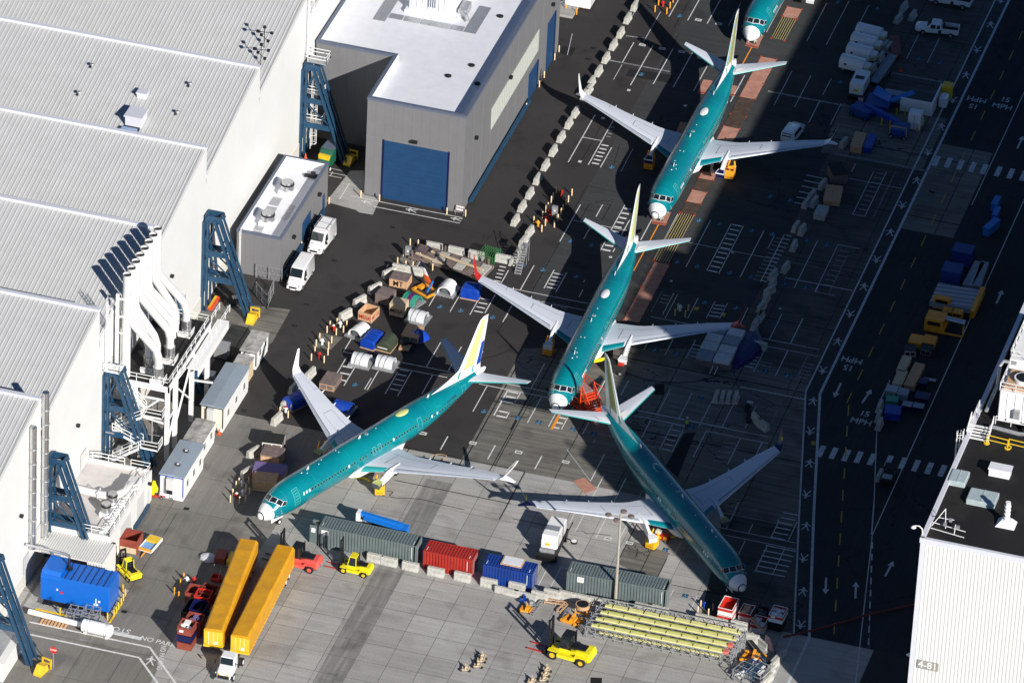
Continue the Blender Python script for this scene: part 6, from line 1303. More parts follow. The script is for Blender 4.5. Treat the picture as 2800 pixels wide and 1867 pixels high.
bollards(t03, [(548,945),(980,988),(1038,960),(1060,930),(1080,893),(1105,855),(1125,815),(1142,770),(1120,730)], '{} yellow post round the blue generator house, listed left to right', 'yellow posts by the generator')
bollards(zB, [(373,1450),(515,1468),(332,1530),(473,1555)], '{} tan bollard round the lone white hydrant in the shade', 'tan bollards round the shaded hydrant')
bollards(t23, [(1693,930),(1790,950),(1720,875),(1830,905)], '{} bollard in the shade beside the red and white skips', 'bollards beside the red and white skips')
bollards(t30, [(1170,1060),(1248,1055),(1090,1010),(1035,1145),(1112,1170),(1280,1195),(1358,1205),(1385,1170),(1415,1140),(1395,1100)], '{} yellow post in the shaded fuel yard at the upper right', 'yellow posts in the shaded yard', 1.2)
def hydrant(tl, x, y, m_, lab, cap=None):
    p = Zp(*tl, x, y); e = empty('hydrant', (p.x,p.y,0)); tag(e, lab, 'hydrant', 'fire hydrants'); m = MB(); m.cyl((0,0,0),.16,.75,10); m.build('barrel', M[m_], e, True); m = MB(); m.tube([(-.28,0,.55),(.28,0,.55)],.09,8); m.build('outlet', M[m_], e); m = MB(); m.cyl((0,0,.75),.2,.12,10,r2=.08); m.build('bonnet', M[cap or m_], e)
hydrant(zI,765,425,'red','red and white hydrant at the upper left of the yellow bollards','white_paint'); hydrant(zI,870,372,'white_paint','white hydrant at the upper right of the yellow bollards'); hydrant(zI,585,648,'white_paint','white hydrant in the middle of the yellow bollards'); hydrant(zI,543,862,'red','plain red hydrant at the lower end of the yellow bollards')
hydrant(t21,347,390,'red','red hydrant among the tan bollards, upper'); hydrant(t21,318,450,'red','red hydrant among the tan bollards, lower'); hydrant(t21,448,215,'red','dark red hydrant at the top of the tan bollards'); hydrant(t21,235,495,'orange','orange cone-like hydrant left of the tan bollards')
hydrant(t02,2210,1330,'white_paint','white hydrant behind the tan bollards left of the purple crate'); hydrant(t02,2157,1440,'red','red and white hydrant left of the purple crate','white_paint'); hydrant(t02,2217,1415,'white_paint','front white hydrant left of the purple crate'); hydrant(t12,270,655,'white_paint','white hydrant by the shaded blue tarp','red')
hydrant(t03,1705,650,'white_paint','white hydrant behind the red skips'); hydrant(t03,1770,650,'red','red hydrant behind the red skips'); hydrant(zB,402,1465,'white_paint','lone white hydrant between four posts in the shade'); hydrant(t20,1375,60,'red','red hydrant among the orange bollards at the top'); hydrant(t23,1755,880,'royal','blue pump in the shade beside the red and white skips')
for tl, x, y, lab in ((t21,388,415,'grey electrical cabinet among the tan bollards'),(t11,1385,785,'grey electrical cabinet in the small valve yard')):
    p = Zp(*tl, x, y); e = empty('electrical_cabinet', (p.x,p.y,0)); tag(e, lab, 'cabinet'); m = MB(); m.box(-.35,-.2,.5,.35,.2,1.7); m.build('box', M['galv'], e); m = MB(); m.beam((-.3,0,0),(-.3,0,.5),.07); m.beam((.3,0,0),(.3,0,.5),.07); m.build('legs', M['galv'], e); m = MB(); m.cyl((0,-.23,1.1),.14,.1,8); m.build('dial', M['white_paint'], e)
def cone(tl, x, y, lab, s_=1.0):
    p = Zp(*tl, x, y); e = empty('traffic_cone', (p.x,p.y,0)); tag(e, lab, 'traffic cone', 'traffic cones'); m = MB(); m.cyl((0,0,.04),.16*s_,.7*s_,10,r2=.03); m.build('cone', M['orange_cone'], e, True); m = MB(); m.box(-.22*s_,-.22*s_,0,.22*s_,.22*s_,.05); m.build('base', M['orange_cone'], e)
M['orange_cone'] = mat('cone orange red', (.75,.10,.02), .5, var=.05)
cone(t02,1998,855,'red cone at the corner of the longest portable office',1.2); cone(t30,1208,650,'dark orange cone alone in the shaded lot'); cone(t10,452,1450,'red and white cone at the foot of the far brace',1.2); cone(t20,355,540,'small red cone at the grey building corner',.7)
# ================================================================ CRATES
def crate(tl, xl, yl, xr, yr, dep, h, m_, lab, name='crate', cat='crate', top=None, text=None, tcol='black', open_=False, lidm=None, grp='crates in the yard', z0=0.0, side_text=None, tsz=.55):
    a = Zp(*tl, xl, yl); b_ = Zp(*tl, xr, yr); d = b_-a; w_ = Vector((d.x, d.y)).length; rz = math.atan2(d.y, d.x)
    if abs(rz) < .12: rz *= .5
    e = empty(name, (a.x,a.y,z0), rz); tag(e, lab, cat, grp)
    m = MB(); t = .05
    if open_:
        m.box(0,0,.12,w_,t,h); m.box(0,dep-t,.12,w_,dep,h); m.box(0,t,.12,t,dep-t,h); m.box(w_-t,t,.12,w_,dep-t,h); m.box(t,t,.12,w_-t,dep-t,.2); m.build('walls', M[m_], e)
        m = MB()
        for k in range(3): m.box(t,t+.02,.3+(h-.4)*k/3, w_-t, t+.03,.36+(h-.4)*k/3)
    else:
        m.box(0,0,.12,w_,dep,h-.04); m.build('walls', M[m_], e)
        m = MB(); m.box(-.03,-.03,h-.04,w_+.03,dep+.03,h); m.build('lid', M[top or m_], e)
        m = MB()
    for x in (.04, w_/2-.04, w_-.12): m.box(x,-.025,.12,x+.08,-.001,h-.06)
    for y in (.04, dep-.12): m.box(w_+.001,y,.12,w_+.025,y+.08,h-.06)
    m.box(.13,-.022,h-.16,w_-.13,-.001,h-.07); m.box(.13,-.022,.13,w_-.13,-.001,.22); m.build('battens', M[lidm or m_], e)
    m = MB()
    for x in (0, w_/2-.06, w_-.12): m.box(x,0,0,x+.12,dep,.12)
    m.build('skids', M['wood_dark'], e)
    if text:
        vs, fs = text_geo(text); m = MB(); m.add([(w_/2+x*tsz, -.03, h*.5+y*tsz*1.1) for x, y in vs], fs); m.build('stencil', M[tcol], e)
    if side_text:
        vs, fs = text_geo(side_text); m = MB(); m.add([(w_+.03, dep/2+x*tsz, h*.5+y*tsz) for x, y in vs], fs); m.build('stencil', M[tcol], e)
    return e
crate(t11,1213,1045,1375,1080,2.0,1.25,'wood','plywood crate marked MT with a scorched grey lid',top='wood_dark',text='MT',tsz=1.0)
crate(t11,1083,1195,1212,1232,2.1,1.35,'wood_dark','dark weathered crate between the MT and open topped crates')
crate(t11,1213,1310,1342,1342,1.9,1.75,'cardboard','tan tall crate with black letters over a red scrawl', text='MESA', tsz=.72)
crate(t11,928,1350,1050,1388,2.2,1.35,'wood','open topped plywood crate with red lettering on its sides', open_=True, text='MESA', tcol='red', tsz=.7, side_text='MT 22')
crate(t12,575,448,705,482,2.9,1.0,'wood_dark','grey topped wooden crate beside the raised left wing tip', top='wood_dark', lidm='wood')
zK = (680,1180,.1722)
crate(zK,60,945,430,985,1.9,1.7,'wood','tan crate beside the teal nose with two loose boards on top', lidm='cardboard')
M['purple'] = mat('faded purple boards', (.20,.15,.33), .8, c2=(.12,.09,.22), scale=2.5)
crate(zK,50,800,560,860,2.4,1.5,'wood','long crate covered with faded purple boards', top='purple', lidm='wood')
crate(zK,178,525,500,575,2.2,1.55,'wood','brown crate with dark stained front behind the purple topped one', top='wood_dark', lidm='wood_dark')
crate(zK,205,345,520,385,2.2,1.7,'wood_dark','dark crate with its white edged lid ajar, farthest of the brown crates', top='rubber', lidm='white_paint')
crate(t11,1325,1545,1480,1570,2.7,1.0,'wood_dark','wooden crate half covered by a blue sheet', top='wood', lidm='cardboard')
crate(t12,1300,95,1390,110,1.3,.35,'wood','small pallet holding a black drum', name='pallet', cat='pallet')
p = Zp(*t12,1345,60); m = MB(); m.tube([(0,0,.36),(0,0,.75)], .55, 20, 0); m.tube([(0,0,.76),(0,0,.77)], .4, 20, 1); tag(m.build('black_drum', [M['rubber'],M['black']], None, True, (p.x,p.y+.3,0)), 'black round drum on a small pallet', 'drum')
# shaded right side crates
crate(t30,745,1395,848,1408,3.8,1.1,'orange_board' if 0 else 'wood','orange brown long crate in the shade at the upper right', top='wood')
crate(t30,862,1395,940,1405,3.6,.9,'tarp_blue','blue sheeted load beside the orange brown crate at the upper right', name='sheeted_load', cat='load')
M['oxide_box'] = mat('oxide red container', (.20,.06,.05), .7, var=.2)
crate(t30,1120,545,1212,548,4.9,.9,'oxide_box','long oxide red flat container in the upper right lot', name='flat_container', cat='container', top='oxide_box')
crate(t31,500,308,650,325,3.9,.9,'wood','brown slatted pallet stack at the upper right', name='pallet_stack', cat='pallet', top='wood')
crate(t31,590,130,720,120,3.2,1.6,'wood_dark','dark box behind the brown slatted pallet stack', top='rubber')
crate(t31,412,440,510,458,2.6,.9,'barrier','grey rounded box on the shaded lot left of the walkway', name='grey_box', cat='box')
# right hand storage strip
ST = []
def stor(pts, lab, m_, name, cat, h=1.2, dep=1.6, **k): crate(t32 if not k.get('tl') else k.pop('tl'), *pts, dep, h, m_, lab, name=name, cat=cat, grp='stored crates in the shaded strip', **k)
stor((1275,70,1390,90),'orange topped crate at the top left of the lower storage strip','orange','crate','crate',1.0,1.9); stor((1400,75,1510,95),'orange topped crate at the top right of the lower storage strip','orange','crate','crate',1.0,1.9)
stor((1240,150,1345,160),'louvred dark unit with a pale front bar, left of its pair','black','louvred_unit','machine',.9,1.6,lidm='white_paint'); stor((1385,135,1480,155),'louvred dark unit, right of its pair','black','louvred_unit','machine',.9,1.6,lidm='galv')
stor((1165,325,1245,340),'far left stack of beige trays in the storage strip','cardboard','tray_stack','trays',.9,3.6); stor((1128,445,1215,462),'near left stack of beige trays in the storage strip','cardboard','tray_stack','trays',.9,3.3); stor((1235,455,1325,475),'right stack of tan slatted trays in the storage strip','wood','tray_stack','trays',.9,5.4)
stor((1070,520,1165,535),'grey covered box at the left below the beige trays','galv','grey_box','box',1.0,1.5); stor((1172,545,1265,560),'grey blue covered box below the tan trays','office_roof','grey_box','box',1.0,1.4)
M['green_lid'] = mat('green cover', (.03,.30,.20), .5, var=.2); stor((1070,605,1180,615),'green topped box in the storage strip','green_lid','green_box','box',.9,1.2); stor((1055,730,1200,745),'blue open skip in the storage strip','tarp_blue','skip','skip',1.1,2.0)
stor((1370,440,1440,455),'dark blue wrapped box right of the tan trays','navy','wrapped_box','box',.9,1.3); stor((1330,570,1460,590),'dark wrapped bundle with white ends in the storage strip','navy','wrapped_box','box',.8,1.6); stor((1215,640,1300,655),'black crate with a pale lid left of a similar one','navy','dark_crate','crate',.8,1.1,top='office_roof'); stor((1315,655,1410,670),'black crate with a pale lid right of a similar one','navy','dark_crate','crate',.8,1.1,top='office_roof'); stor((1420,375,1525,390),'long pale beam right of the tan trays','galv','beam','beam',.3,.5)
p = Zp(*t32,1100,1230,.8); e = empty('utility_cart', (p.x,p.y,0)); tag(e, 'dark utility cart just below the right hand crosswalk', 'cart'); m = MB(); m.bev(-.8,-1.5,.35,.8,.2,1.0,.05); m.build('body', M['black'], e); m = MB(); m.box(-.75,.2,1.5,.75,1.6,1.58); m.build('canopy', M['rubber'], e); m = MB(); m.box(-.6,-1.2,1.01,.6,-.3,1.15); m.build('load', M['galv'], e)
for x in (-.75,.75):
    for y in (-1,1.2): m = MB(); m.tube([(x-.1,y,.3),(x+.1,y,.3)],.3,12); m.build('wheel', M['rubber'], e)
for x in (-.7,.7):
    for y in (.3,1.5): m = MB(); m.beam((x,y,.4),(x,y,1.5),.05); m.build('canopy_post', M['galv'], e)
# upper storage strip on the right
T31 = dict(tl=t31)
for pts, lab, m_, nm, ct, h, dp in (((1665,850,1840,885),'far blue container in the shaded strip','cont_blue','blue_container','container',2.2,2.2),((1570,1030,1740,1060),'near blue container in the shaded strip','cont_blue','blue_container','container',2.2,2.4),((1955,580,2010,600),'nearest pale blue box by the far road line','lift_blue','blue_box','box',1.3,3.0),((2035,460,2085,468),'middle pale blue box by the far road line','lift_blue','blue_box','box',1.2,2.2),((2028,360,2078,372),'farthest pale blue box by the far road line','lift_blue','blue_box','box',1.2,2.2),((1770,1080,1855,1100),'left tall blue panel rack with orange ends','office_roof','panel_rack','rack',1.0,6.0),((1860,1090,1930,1100),'right tall blue panel rack with orange ends','office_roof','panel_rack','rack',1.0,6.0)):
    stor(pts, lab, m_, nm, ct, h, dp, tl=t31)
a = Zp(*t31,1470,1240); e = empty('striped_ramp', (a.x,a.y,0)); tag(e, 'blue deck with white stripes and orange side rail in the shaded strip', 'loading deck'); m = MB(); m.box(0,0,.3,5.4,4.8,1.0); m.build('deck', M['office_roof'], e)
for k in range(5): m = MB(); m.beam((0,.3+.95*k,1.03),(5.3,.9+.95*k,1.03),.12,.03); m.build('stripe', M['white_paint'], e)
m = MB(); m.box(5.4,-.8,.2,6.0,5.4,1.25); m.build('side_rail', M['orange'], e)
for k, (x, y, w_, d_, h, lab) in enumerate(((1500,1245,2.2,.9,1.7,'orange yellow frame stand behind the boxes'),(1420,1450,2.4,2.3,1.9,'big orange yellow box, front left of the shaded group'),(1580,1340,.8,1.2,1.2,'first small orange box of four in a row in the shaded group'),(1625,1345,.8,1.2,1.2,'second small orange box of four in a row in the shaded group'),(1660,1350,.8,1.2,1.2,'third small orange box of four in a row in the shaded group'),(1705,1360,.8,1.2,1.2,'fourth small orange box of four in a row in the shaded group'))):
    p = Zp(*t31, x, y); e = empty('orange_box', (p.x,p.y,0)); tag(e, lab, 'box', 'orange boxes in the shaded strip'); m = MB(); m.bev(0,0,.1,w_,d_,h,.05); m.build('body', M['orange'], e); m = MB(); m.box(.15*w_,-.02,h*.55,.85*w_,-.001,h*.85); m.build('opening', M['black'], e)
p = Zp(*t31,1590,1480); e = empty('rolled_frame', (p.x,p.y,0)); tag(e, 'silver roll on an orange frame in the shaded group', 'frame'); m = MB(); m.tube([(0,1.4,1.5),(2.6,1.2,1.5)],.35,14); m.build('roll', M['alu'], e, True); m = MB(); m.beam((0,0,.2),(2.6,0,.2),.2); m.beam((0,0,.2),(.3,1.3,1.2),.2); m.beam((2.6,0,.2),(2.4,1.2,1.2),.2); m.build('frame', M['orange'], e)
# red, navy and rusty skips bottom left
def skip(tl, x, y, w_, d_, h, m_, lab, z=0.0, rz=0.0, fill=None, band=None, name='skip', cat='skip', grp='skips in the yard'):
    p = Zp(*tl, x, y); e = empty(name, (p.x,p.y,z), rz); tag(e, lab, cat, grp); m = MB(); t = .06
    m.box(0,0,.08,w_,t,h); m.box(0,d_-t,.08,w_,d_,h); m.box(0,t,.08,t,d_-t,h); m.box(w_-t,t,.08,w_,d_-t,h); m.box(t,t,.08,w_-t,d_-t,.16); m.box(.1,.1,0,.3,d_-.1,.08); m.box(w_-.3,.1,0,w_-.1,d_-.1,.08); m.build('bin', M[m_], e)
    m = MB(); m.box(-.03,-.03,h,w_+.03,t,h+.05); m.box(-.03,d_-t,h,w_+.03,d_+.03,h+.05); m.box(-.03,t,h,t,d_-t,h+.05); m.box(w_-t,t,h,w_+.03,d_-t,h+.05); m.build('rim', M[band or m_], e)
    if band: m = MB(); m.box(-.01,-.02,.1,w_+.01,-.001,h*.6); m.box(w_+.001,0,.1,w_+.02,d_,h*.6); m.build('band', M[band], e)
    if fill:
        m = MB(); 
        for k in range(9): m.cbox((w_*(.2+.6*random.random()), d_*(.15+.7*random.random()), h*(.5+.4*random.random())), (.3+.5*random.random(), .3+.6*random.random(), .25))
        m.build('contents', M[fill], e)
    return e
M['rust_red'] = mat('rusty red skip', (.24,.05,.03), .6, var=.25)
skip(t03,1612,1255,1.75,1.9,1.0,'rust_red','bottom red box of the near stack beside the yellow trailer'); skip(t03,1612,1255,1.75,1.9,.9,'navy','navy box in the middle of the near stack beside the yellow trailer',1.08); skip(t03,1612,1255,1.75,1.9,1.1,'rust_red','top red box full of white bags beside the yellow trailer',2.05,fill='white_paint')
skip(t03,1680,1130,1.9,1.8,2.2,'rust_red','red skip with pale rags behind the near stack',fill='purple'); skip(t03,1650,1010,1.9,3.0,1.5,'black','black skip with a white rim beside the red skips',band=None); skip(t03,1720,1000,1.8,2.2,1.7,'navy','navy skip beside the long yellow trailer'); skip(t03,1765,880,1.8,1.8,1.7,'red','bright red open skip beside the yellow trailer')
skip(t03,1685,835,1.9,2.0,1.5,'rust_red','left open rusty skip in the row by the orange bollards'); skip(t03,1815,830,1.9,2.0,1.5,'rust_red','right open rusty skip in the row by the orange bollards')
crate(t03,1955,480,2045,492,1.9,.9,'rust_red','brown box with white labels left of the yellow trailer',name='brown_box',cat='box'); crate(t03,2065,510,2120,518,2.1,.9,'yellow','olive yellow box tucked against the yellow trailer',name='yellow_box',cat='box')
e = skip(t03,1920,640,1.1,1.0,.5,'red','low red cart with frames in the shade left of the trailer',name='cart',cat='cart'); m = MB(); m.beam((0,0,.5),(0,1.4,1.6),.05); m.beam((.9,0,.5),(.9,1.4,1.6),.05); m.build('handle', M['galv'], e)
e = empty('plastic_bundle', Zp(*t03,1900,430)); tag(e, 'pale plastic sheet bundle left of the brown box', 'bundle'); m = MB(); m.loft([[(r_*cos(2*pi*k/10)*1.2, r_*sin(2*pi*k/10), z) for k in range(10)] for r_, z in ((.9,0),(.8,.3),(.4,.45))]); m.build('sheet', M['tarp_white'], e)
e = skip(t03,1088,370,2.2,2.3,1.9,'rust_red','dark red open skip with a pale lower panel near the annex'); m = MB(); m.box(.1,-.03,.1,2.1,-.002,.9); m.build('lower_panel', M['cardboard'], e)
p = Zp(*t03,1265,375); e = empty('flatbed_cart', (p.x,p.y,0), -.12); tag(e, 'white and orange flat cart holding a yellow net and blue sheet', 'cart'); m = MB(); m.box(0,0,.35,1.7,3.0,.45); m.box(0,0,.45,1.7,.06,.8); m.box(0,2.94,.45,1.7,3.0,.8); m.box(0,.06,.45,.06,2.94,.8); m.box(1.64,.06,.45,1.7,2.94,.8); m.build('tray', M['white_paint'], e)
m = MB(); m.box(-.02,-.05,.5,1.72,-.001,.85); m.build('front_band', M['orange'], e); m = MB(); m.box(.1,1.8,.46,1.6,2.9,.85); m.build('yellow_net', M['yellow'], e); m = MB(); m.box(.1,.15,.46,1.6,1.7,.6); m.build('blue_sheet', mat('pale blue sheet', (.20,.40,.68), .5), e)
for x in (.15,1.55):
    for y in (.5,2.5): m = MB(); m.tube([(x-.08,y,.2),(x+.08,y,.2)],.2,10); m.build('wheel', M['rubber'], e)
m = MB(); m.beam((.85,0,.35),(.75,-.9,.15),.1); m.build('tow_bar', M['orange'], e)
# red and white skips bottom right
for (x, y, w_, d_, h, z, lab, fl) in ((383,500,1.75,2.6,1.0,0,'lower red and white skip of the tall stack behind the racks',None),(387,500,1.75,2.6,1.0,1.05,'upper empty red and white skip of the tall stack behind the racks',None),(750,470,1.45,2.0,1.1,0,'red and white skip filled with tan board, second from the left','cardboard'),(955,680,1.6,2.0,1.2,0,'red and white skip with a brown plank and pale bags','white_paint'),(1260,640,1.7,2.2,1.1,0,'lower dark skip under the junk filled red skip by the walkway',None),(1260,640,1.7,2.2,1.0,1.15,'red and white skip with white junk by the walkway','white_paint'),(1020,480,1.4,1.6,1.1,0,'grey slatted skip between the red and white ones','wood_dark')):
    dark = 'dark' in lab or 'grey' in lab
    skip(zJ, x, y, w_, d_, h, 'black' if dark else 'red', lab, z, -.05, fl, None if dark else 'white_paint', grp='red and white skips')
p = Zp(*zJ,1080,560,1.3); m = MB(); m.beam((-.9,1.0,1.5),(.9,-.9,1.3),.45,.12); tag(m.build('brown_plank', M['wood'], None, loc=(p.x,p.y,0)), 'brown plank laid across the pale bags of a skip', 'plank')
# ================================================================ VEHICLES
def wheel(m_par, x, y, r_, w_, hub='white_paint', name='wheel'):
    m = MB(); m.tube([(x,y-w_/2,r_),(x,y+w_/2,r_)], r_, 18, 0); w_ = m.build(name, M['rubber'], m_par, True)
    return w_
def wheel2(par, x, y, r_, w_, hub):
    o = wheel(par, x, y, r_, w_); m = MB(); s_ = 1 if y > 0 else -1; m.tube([(x,y+s_*w_*.5,r_),(x,y+s_*(w_*.5+.02),r_)], r_*.55, 12); m.build('rim', M[hub], o)
def section_body(par, secs, mt, name, smooth=True):
    "secs: (x, half width bottom, half width top, z0, zmid, z1)"
    m = MB(); rg = []
    for x, wb, wt, z0, zm, z1 in secs:
        rg.append([(x,-wb,z0),(x,-wb,zm),(x,-wt,z1-.06),(x,-wt*.92,z1),(x,wt*.92,z1),(x,wt,z1-.06),(x,wb,zm),(x,wb,z0)])
    m.loft(rg); return m.build(name, mt, par, smooth)
M['van_white'] = mat('van white', (.80,.80,.79), .25, var=.02, coat=.6)
def cargo_van(loc, rz, lab, rack=False, high=True):
    "front towards +x"
    e = empty('cargo_van', loc, rz); tag(e, lab, 'van', 'white cargo vans'); H = 2.7 if high else 2.5
    section_body(e, [(-2.75,.96,.86,.45,1.2,H-.08),(-2.7,1.0,.88,.4,1.2,H),(0.6,1.0,.88,.4,1.2,H+.02),(1.05,1.0,.86,.4,1.2,H-.05),(1.75,.99,.84,.4,1.2,1.75),(2.0,.98,.86,.4,1.1,1.42),(2.6,.94,.80,.42,.9,1.12),(2.85,.82,.7,.48,.75,.92)], M['van_white'], 'body')
    m = MB(); m.add([(1.13,-.76,H-.15),(1.13,.76,H-.15),(1.80,.82,1.66),(1.80,-.82,1.66)], [(0,1,2,3)]); m.v = [(v[0]+.04, v[1], v[2]+.03) for v in m.v]; m.build('windscreen', M['glass'], e)
    for s_ in (1,-1):
        m = MB(); m.add([(.35,s_*1.0,1.35),(1.35,s_*1.0,1.35),(1.2,s_*.95,1.9),(.9,s_*.905,2.25),(.35,s_*.905,2.25)], [(0,1,2,3,4)]); m.v = [(v[0], v[1]+s_*.012, v[2]) for v in m.v]; m.build('side_window', M['glass'], e)
        m = MB(); m.cbox((1.45,s_*1.2,1.45),(.12,.25,.35)); m.build('mirror', M['black'], e)
        m = MB(); m.cbox((2.62,s_*.72,.98),(.3,.3,.18)); m.build('headlight', M['alu'], e)
        for x in (-1.75,1.9): wheel2(e, x, s_*.88, .36, .24, 'galv')
    m = MB(); m.box(2.72,-.5,.62,2.9,.5,.86); m.build('grille', M['black'], e); m = MB(); m.box(2.80,-.3,.42,2.93,.3,.56); m.build('number_plate', M['white_paint'], e)
    for y in (-.35,.35): m = MB(); m.box(2.05,y-.22,1.415,2.12,y+.22,1.44); m.build('vent', M['black'], e)
    if rack:
        m = MB()
        for x in (-2.3,-.9,.4): m.beam((x,-.95,H+.2),(x,.95,H+.2),.06); m.beam((x,-.9,H-.05),(x,-.9,H+.2),.05); m.beam((x,.9,H-.05),(x,.9,H+.2),.05)
        m.beam((-2.5,-.9,H+.2),(.4,-.9,H+.2),.05); m.beam((-2.5,.9,H+.2),(.4,.9,H+.2),.05); m.tube([(-2.4,-1.0,H+.25),(-2.4,-1.15,H+.3)],.06,6); m.build('roof_rack', M['galv'], e)
    else:
        m = MB()
        for y in (-.5,-.17,.17,.5): m.box(-2.4,y-.02,H+.005,.4,y+.02,H+.03)
        m.build('roof_rib', M['van_white'], e)
cargo_van((-29.25,4.05,0), -Hp-.02, 'white high roofed van nearer the camera beside the grey block'); cargo_van((-29.35,13.2,0), -Hp-.06, 'white van with a ladder rack on its roof beside the grey block', True)
p = Zp(*t30,228,1200,.8); e = empty('minivan', (p.x,p.y,0), Hp-.12); tag(e, 'white minivan parked in shade behind the top plane wing', 'van')
section_body(e, [(-2.35,.85,.72,.5,.95,1.45),(-2.15,.95,.80,.4,1.05,1.8),(.4,.97,.80,.4,1.05,1.85),(1.2,.96,.80,.4,1.0,1.3),(2.1,.9,.75,.4,.9,1.05),(2.35,.75,.6,.5,.7,.85)], M['van_white'], 'body')
m = MB(); m.add([(-2.38,-.62,1.25),(-2.38,.62,1.25),(-2.2,.66,1.7),(-2.2,-.66,1.7)], [(0,1,2,3)]); m.v = [(v[0]-.03,v[1],v[2]) for v in m.v]; m.build('rear_window', M['glass'], e)
for s_ in (1,-1):
    m = MB(); m.add([(-1.9,s_*.965,1.15),(.7,s_*.965,1.15),(.3,s_*.86,1.65),(-1.8,s_*.86,1.65)], [(0,1,2,3)]); m.v = [(v[0],v[1]+s_*.02,v[2]) for v in m.v]; m.build('side_window', M['glass'], e)
    for x in (-1.5,1.45): wheel2(e, x, s_*.85, .34, .22, 'galv')
def pickup(loc, rz, lab):
    e = empty('pickup_truck', loc, rz); tag(e, lab, 'pickup truck', 'white pickup trucks')
    section_body(e, [(-.2,.98,.92,.55,1.0,1.12),(.6,.98,.92,.5,1.0,1.15),(1.9,.97,.9,.5,1.0,1.12),(2.7,.93,.85,.5,.95,1.08),(2.95,.82,.75,.6,.8,.95)], M['van_white'], 'hood')
    section_body(e, [(-.6,.97,.78,1.05,1.15,1.5),(-.45,.97,.76,1.05,1.15,1.85),(.75,.97,.76,1.05,1.15,1.88),(1.35,.97,.88,1.05,1.12,1.2)], M['van_white'], 'cab')
    m = MB()
    m.add([(.82,-.68,1.82),(.82,.68,1.82),(1.38,.8,1.2),(1.38,-.8,1.2)], [(0,1,2,3)]); m.v = [(v[0]+.04,v[1],v[2]+.02) for v in m.v]; m.build('windscreen', M['glass'], e)
    for s_ in (1,-1):
        for x0, x1 in ((-.4,.1),(.2,.95)): m = MB(); m.add([(x0,s_*.985,1.2),(x1,s_*.985,1.2),(x1-.12,s_*.86,1.7),(x0,s_*.86,1.7)], [(0,1,2,3)]); m.build('side_window', M['glass'], e)
        for x in (-1.95,1.85): wheel2(e, x, s_*.88, .4, .26, 'galv')
    m = MB(); m.box(-2.95,-.97,.6,-.62,-.87,1.3); m.box(-2.95,.87,.6,-.62,.97,1.3); m.box(-2.95,-.869,.6,-2.87,.869,1.3); m.box(-.7,-.869,.6,-.62,.869,1.3); m.box(-2.86,-.869,.6,-.71,.869,.7); m.build('bed', M['van_white'], e); m = MB(); m.box(-2.86,-.86,.705,-.71,.86,.74); m.box(-1.0,-.8,.75,-.75,.8,1.35); m.build('bed_liner', M['rubber'], e)
    m = MB(); m.beam((-.75,-.8,1.75),(-.75,.8,1.75),.07); m.beam((-.75,-.8,1.3),(-.75,-.8,1.75),.07); m.beam((-.75,.8,1.3),(-.75,.8,1.75),.07); m.build('headache_rack', M['black'], e)
p = Zp(*t30,1545,265,.7); pickup((p.x,p.y,0), pi+.12, 'white pickup truck alone in the shaded upper right lot'); p = Zp(*t30,1665,0,.7); pickup((p.x,p.y,0), pi-.0, 'white pickup truck cut off by the top edge')
def curtain_trailer(p0, rz, L_, lab, wheels=True, W_=2.3):
    "p0 near end centre on the ground, +y to the far end"
    e = empty('tarped_trailer', p0, rz); tag(e, lab, 'trailer', 'long amber tarped trailers'); hw = W_/2; z0, z1 = 1.0, 3.25
    m = MB(); rg = []; n = 16
    for k in range(n+1):
        y = L_*k/n; s_ = .04*random.uniform(-1,1); d_ = random.uniform(-.07,.02)
        rg.append([(-hw,y,z0),(-hw-.01-s_*.3,y,z1-.25),(-hw+.2,y,z1+d_),(hw-.25+s_,y,z1+d_+.03),(hw+.02,y,z1-.3),(hw+.02,y,z0)])
    m.loft(rg); m.build('tarpaulin', M['trailer_tarp'], e)
    m = MB(); m.box(-hw+.05,-.06,z0+.05,hw-.05,-.001,z1-.35); m.box(-hw+.5,-.09,z0+.3,-hw+.9,-.061,z0+.7); m.box(hw-.7,-.09,z0+.2,hw-.35,-.061,z0+.9); fr = m.build('end_panel', M['yellow_end'], e)
    m = MB()
    for x in (-.55,0,.5): m.beam((x,-.08,z0+.1),(x,-.08,z1-.4),.04)
    m.box(.15,-.10,z0+.2,.55,-.085,z0+.55); m.build('end_fitting', M['white_paint'], fr)
    m = MB(); m.box(-hw,-.1,.7,hw,L_,z0-.01); m.build('deck', M['yellow'], e)
    m = MB()
    for k in range(int(L_/.8)): m.box(hw+.021,.3+.8*k,z0-.28,hw+.05,.6+.8*k,z0-.03)
    m.build('edge_straps', M['orange'], e)
    m = MB(); m.box(-.5,.5,.45,.5,L_-.4,.7); m.build('chassis', M['black'], e)
    for y in ((L_-2.0, L_-3.4) if wheels else (L_-1.6, L_-2.9)):
        for s_ in (1,-1):
            m = MB(); m.tube([(s_*(hw-.5),y,.5),(s_*(hw-.02),y,.5)],.5,18); w_ = m.build('wheel', M['rubber'], e, True); m = MB(); m.tube([(s_*(hw-.02),y,.5),(s_*(hw+.01),y,.5)],.28,12); m.build('rim', M['white_paint'], w_)
    for s_ in (1,-1): m = MB(); m.beam((s_*.8,3,0),(s_*.8,3,.7),.14); m.build('landing_leg', M['galv'], e)
M['yellow_end'] = mat('scuffed yellow end', (.80,.55,.03), .5, c2=(.62,.36,.03), scale=5)
curtain_trailer((-13.75,-76.2,0), .105, 19.0, 'left amber tarped trailer with no truck attached'); curtain_trailer((-10.45,-76.3,0), .04, 19.2, 'right amber tarped trailer coupled to the white tractor')
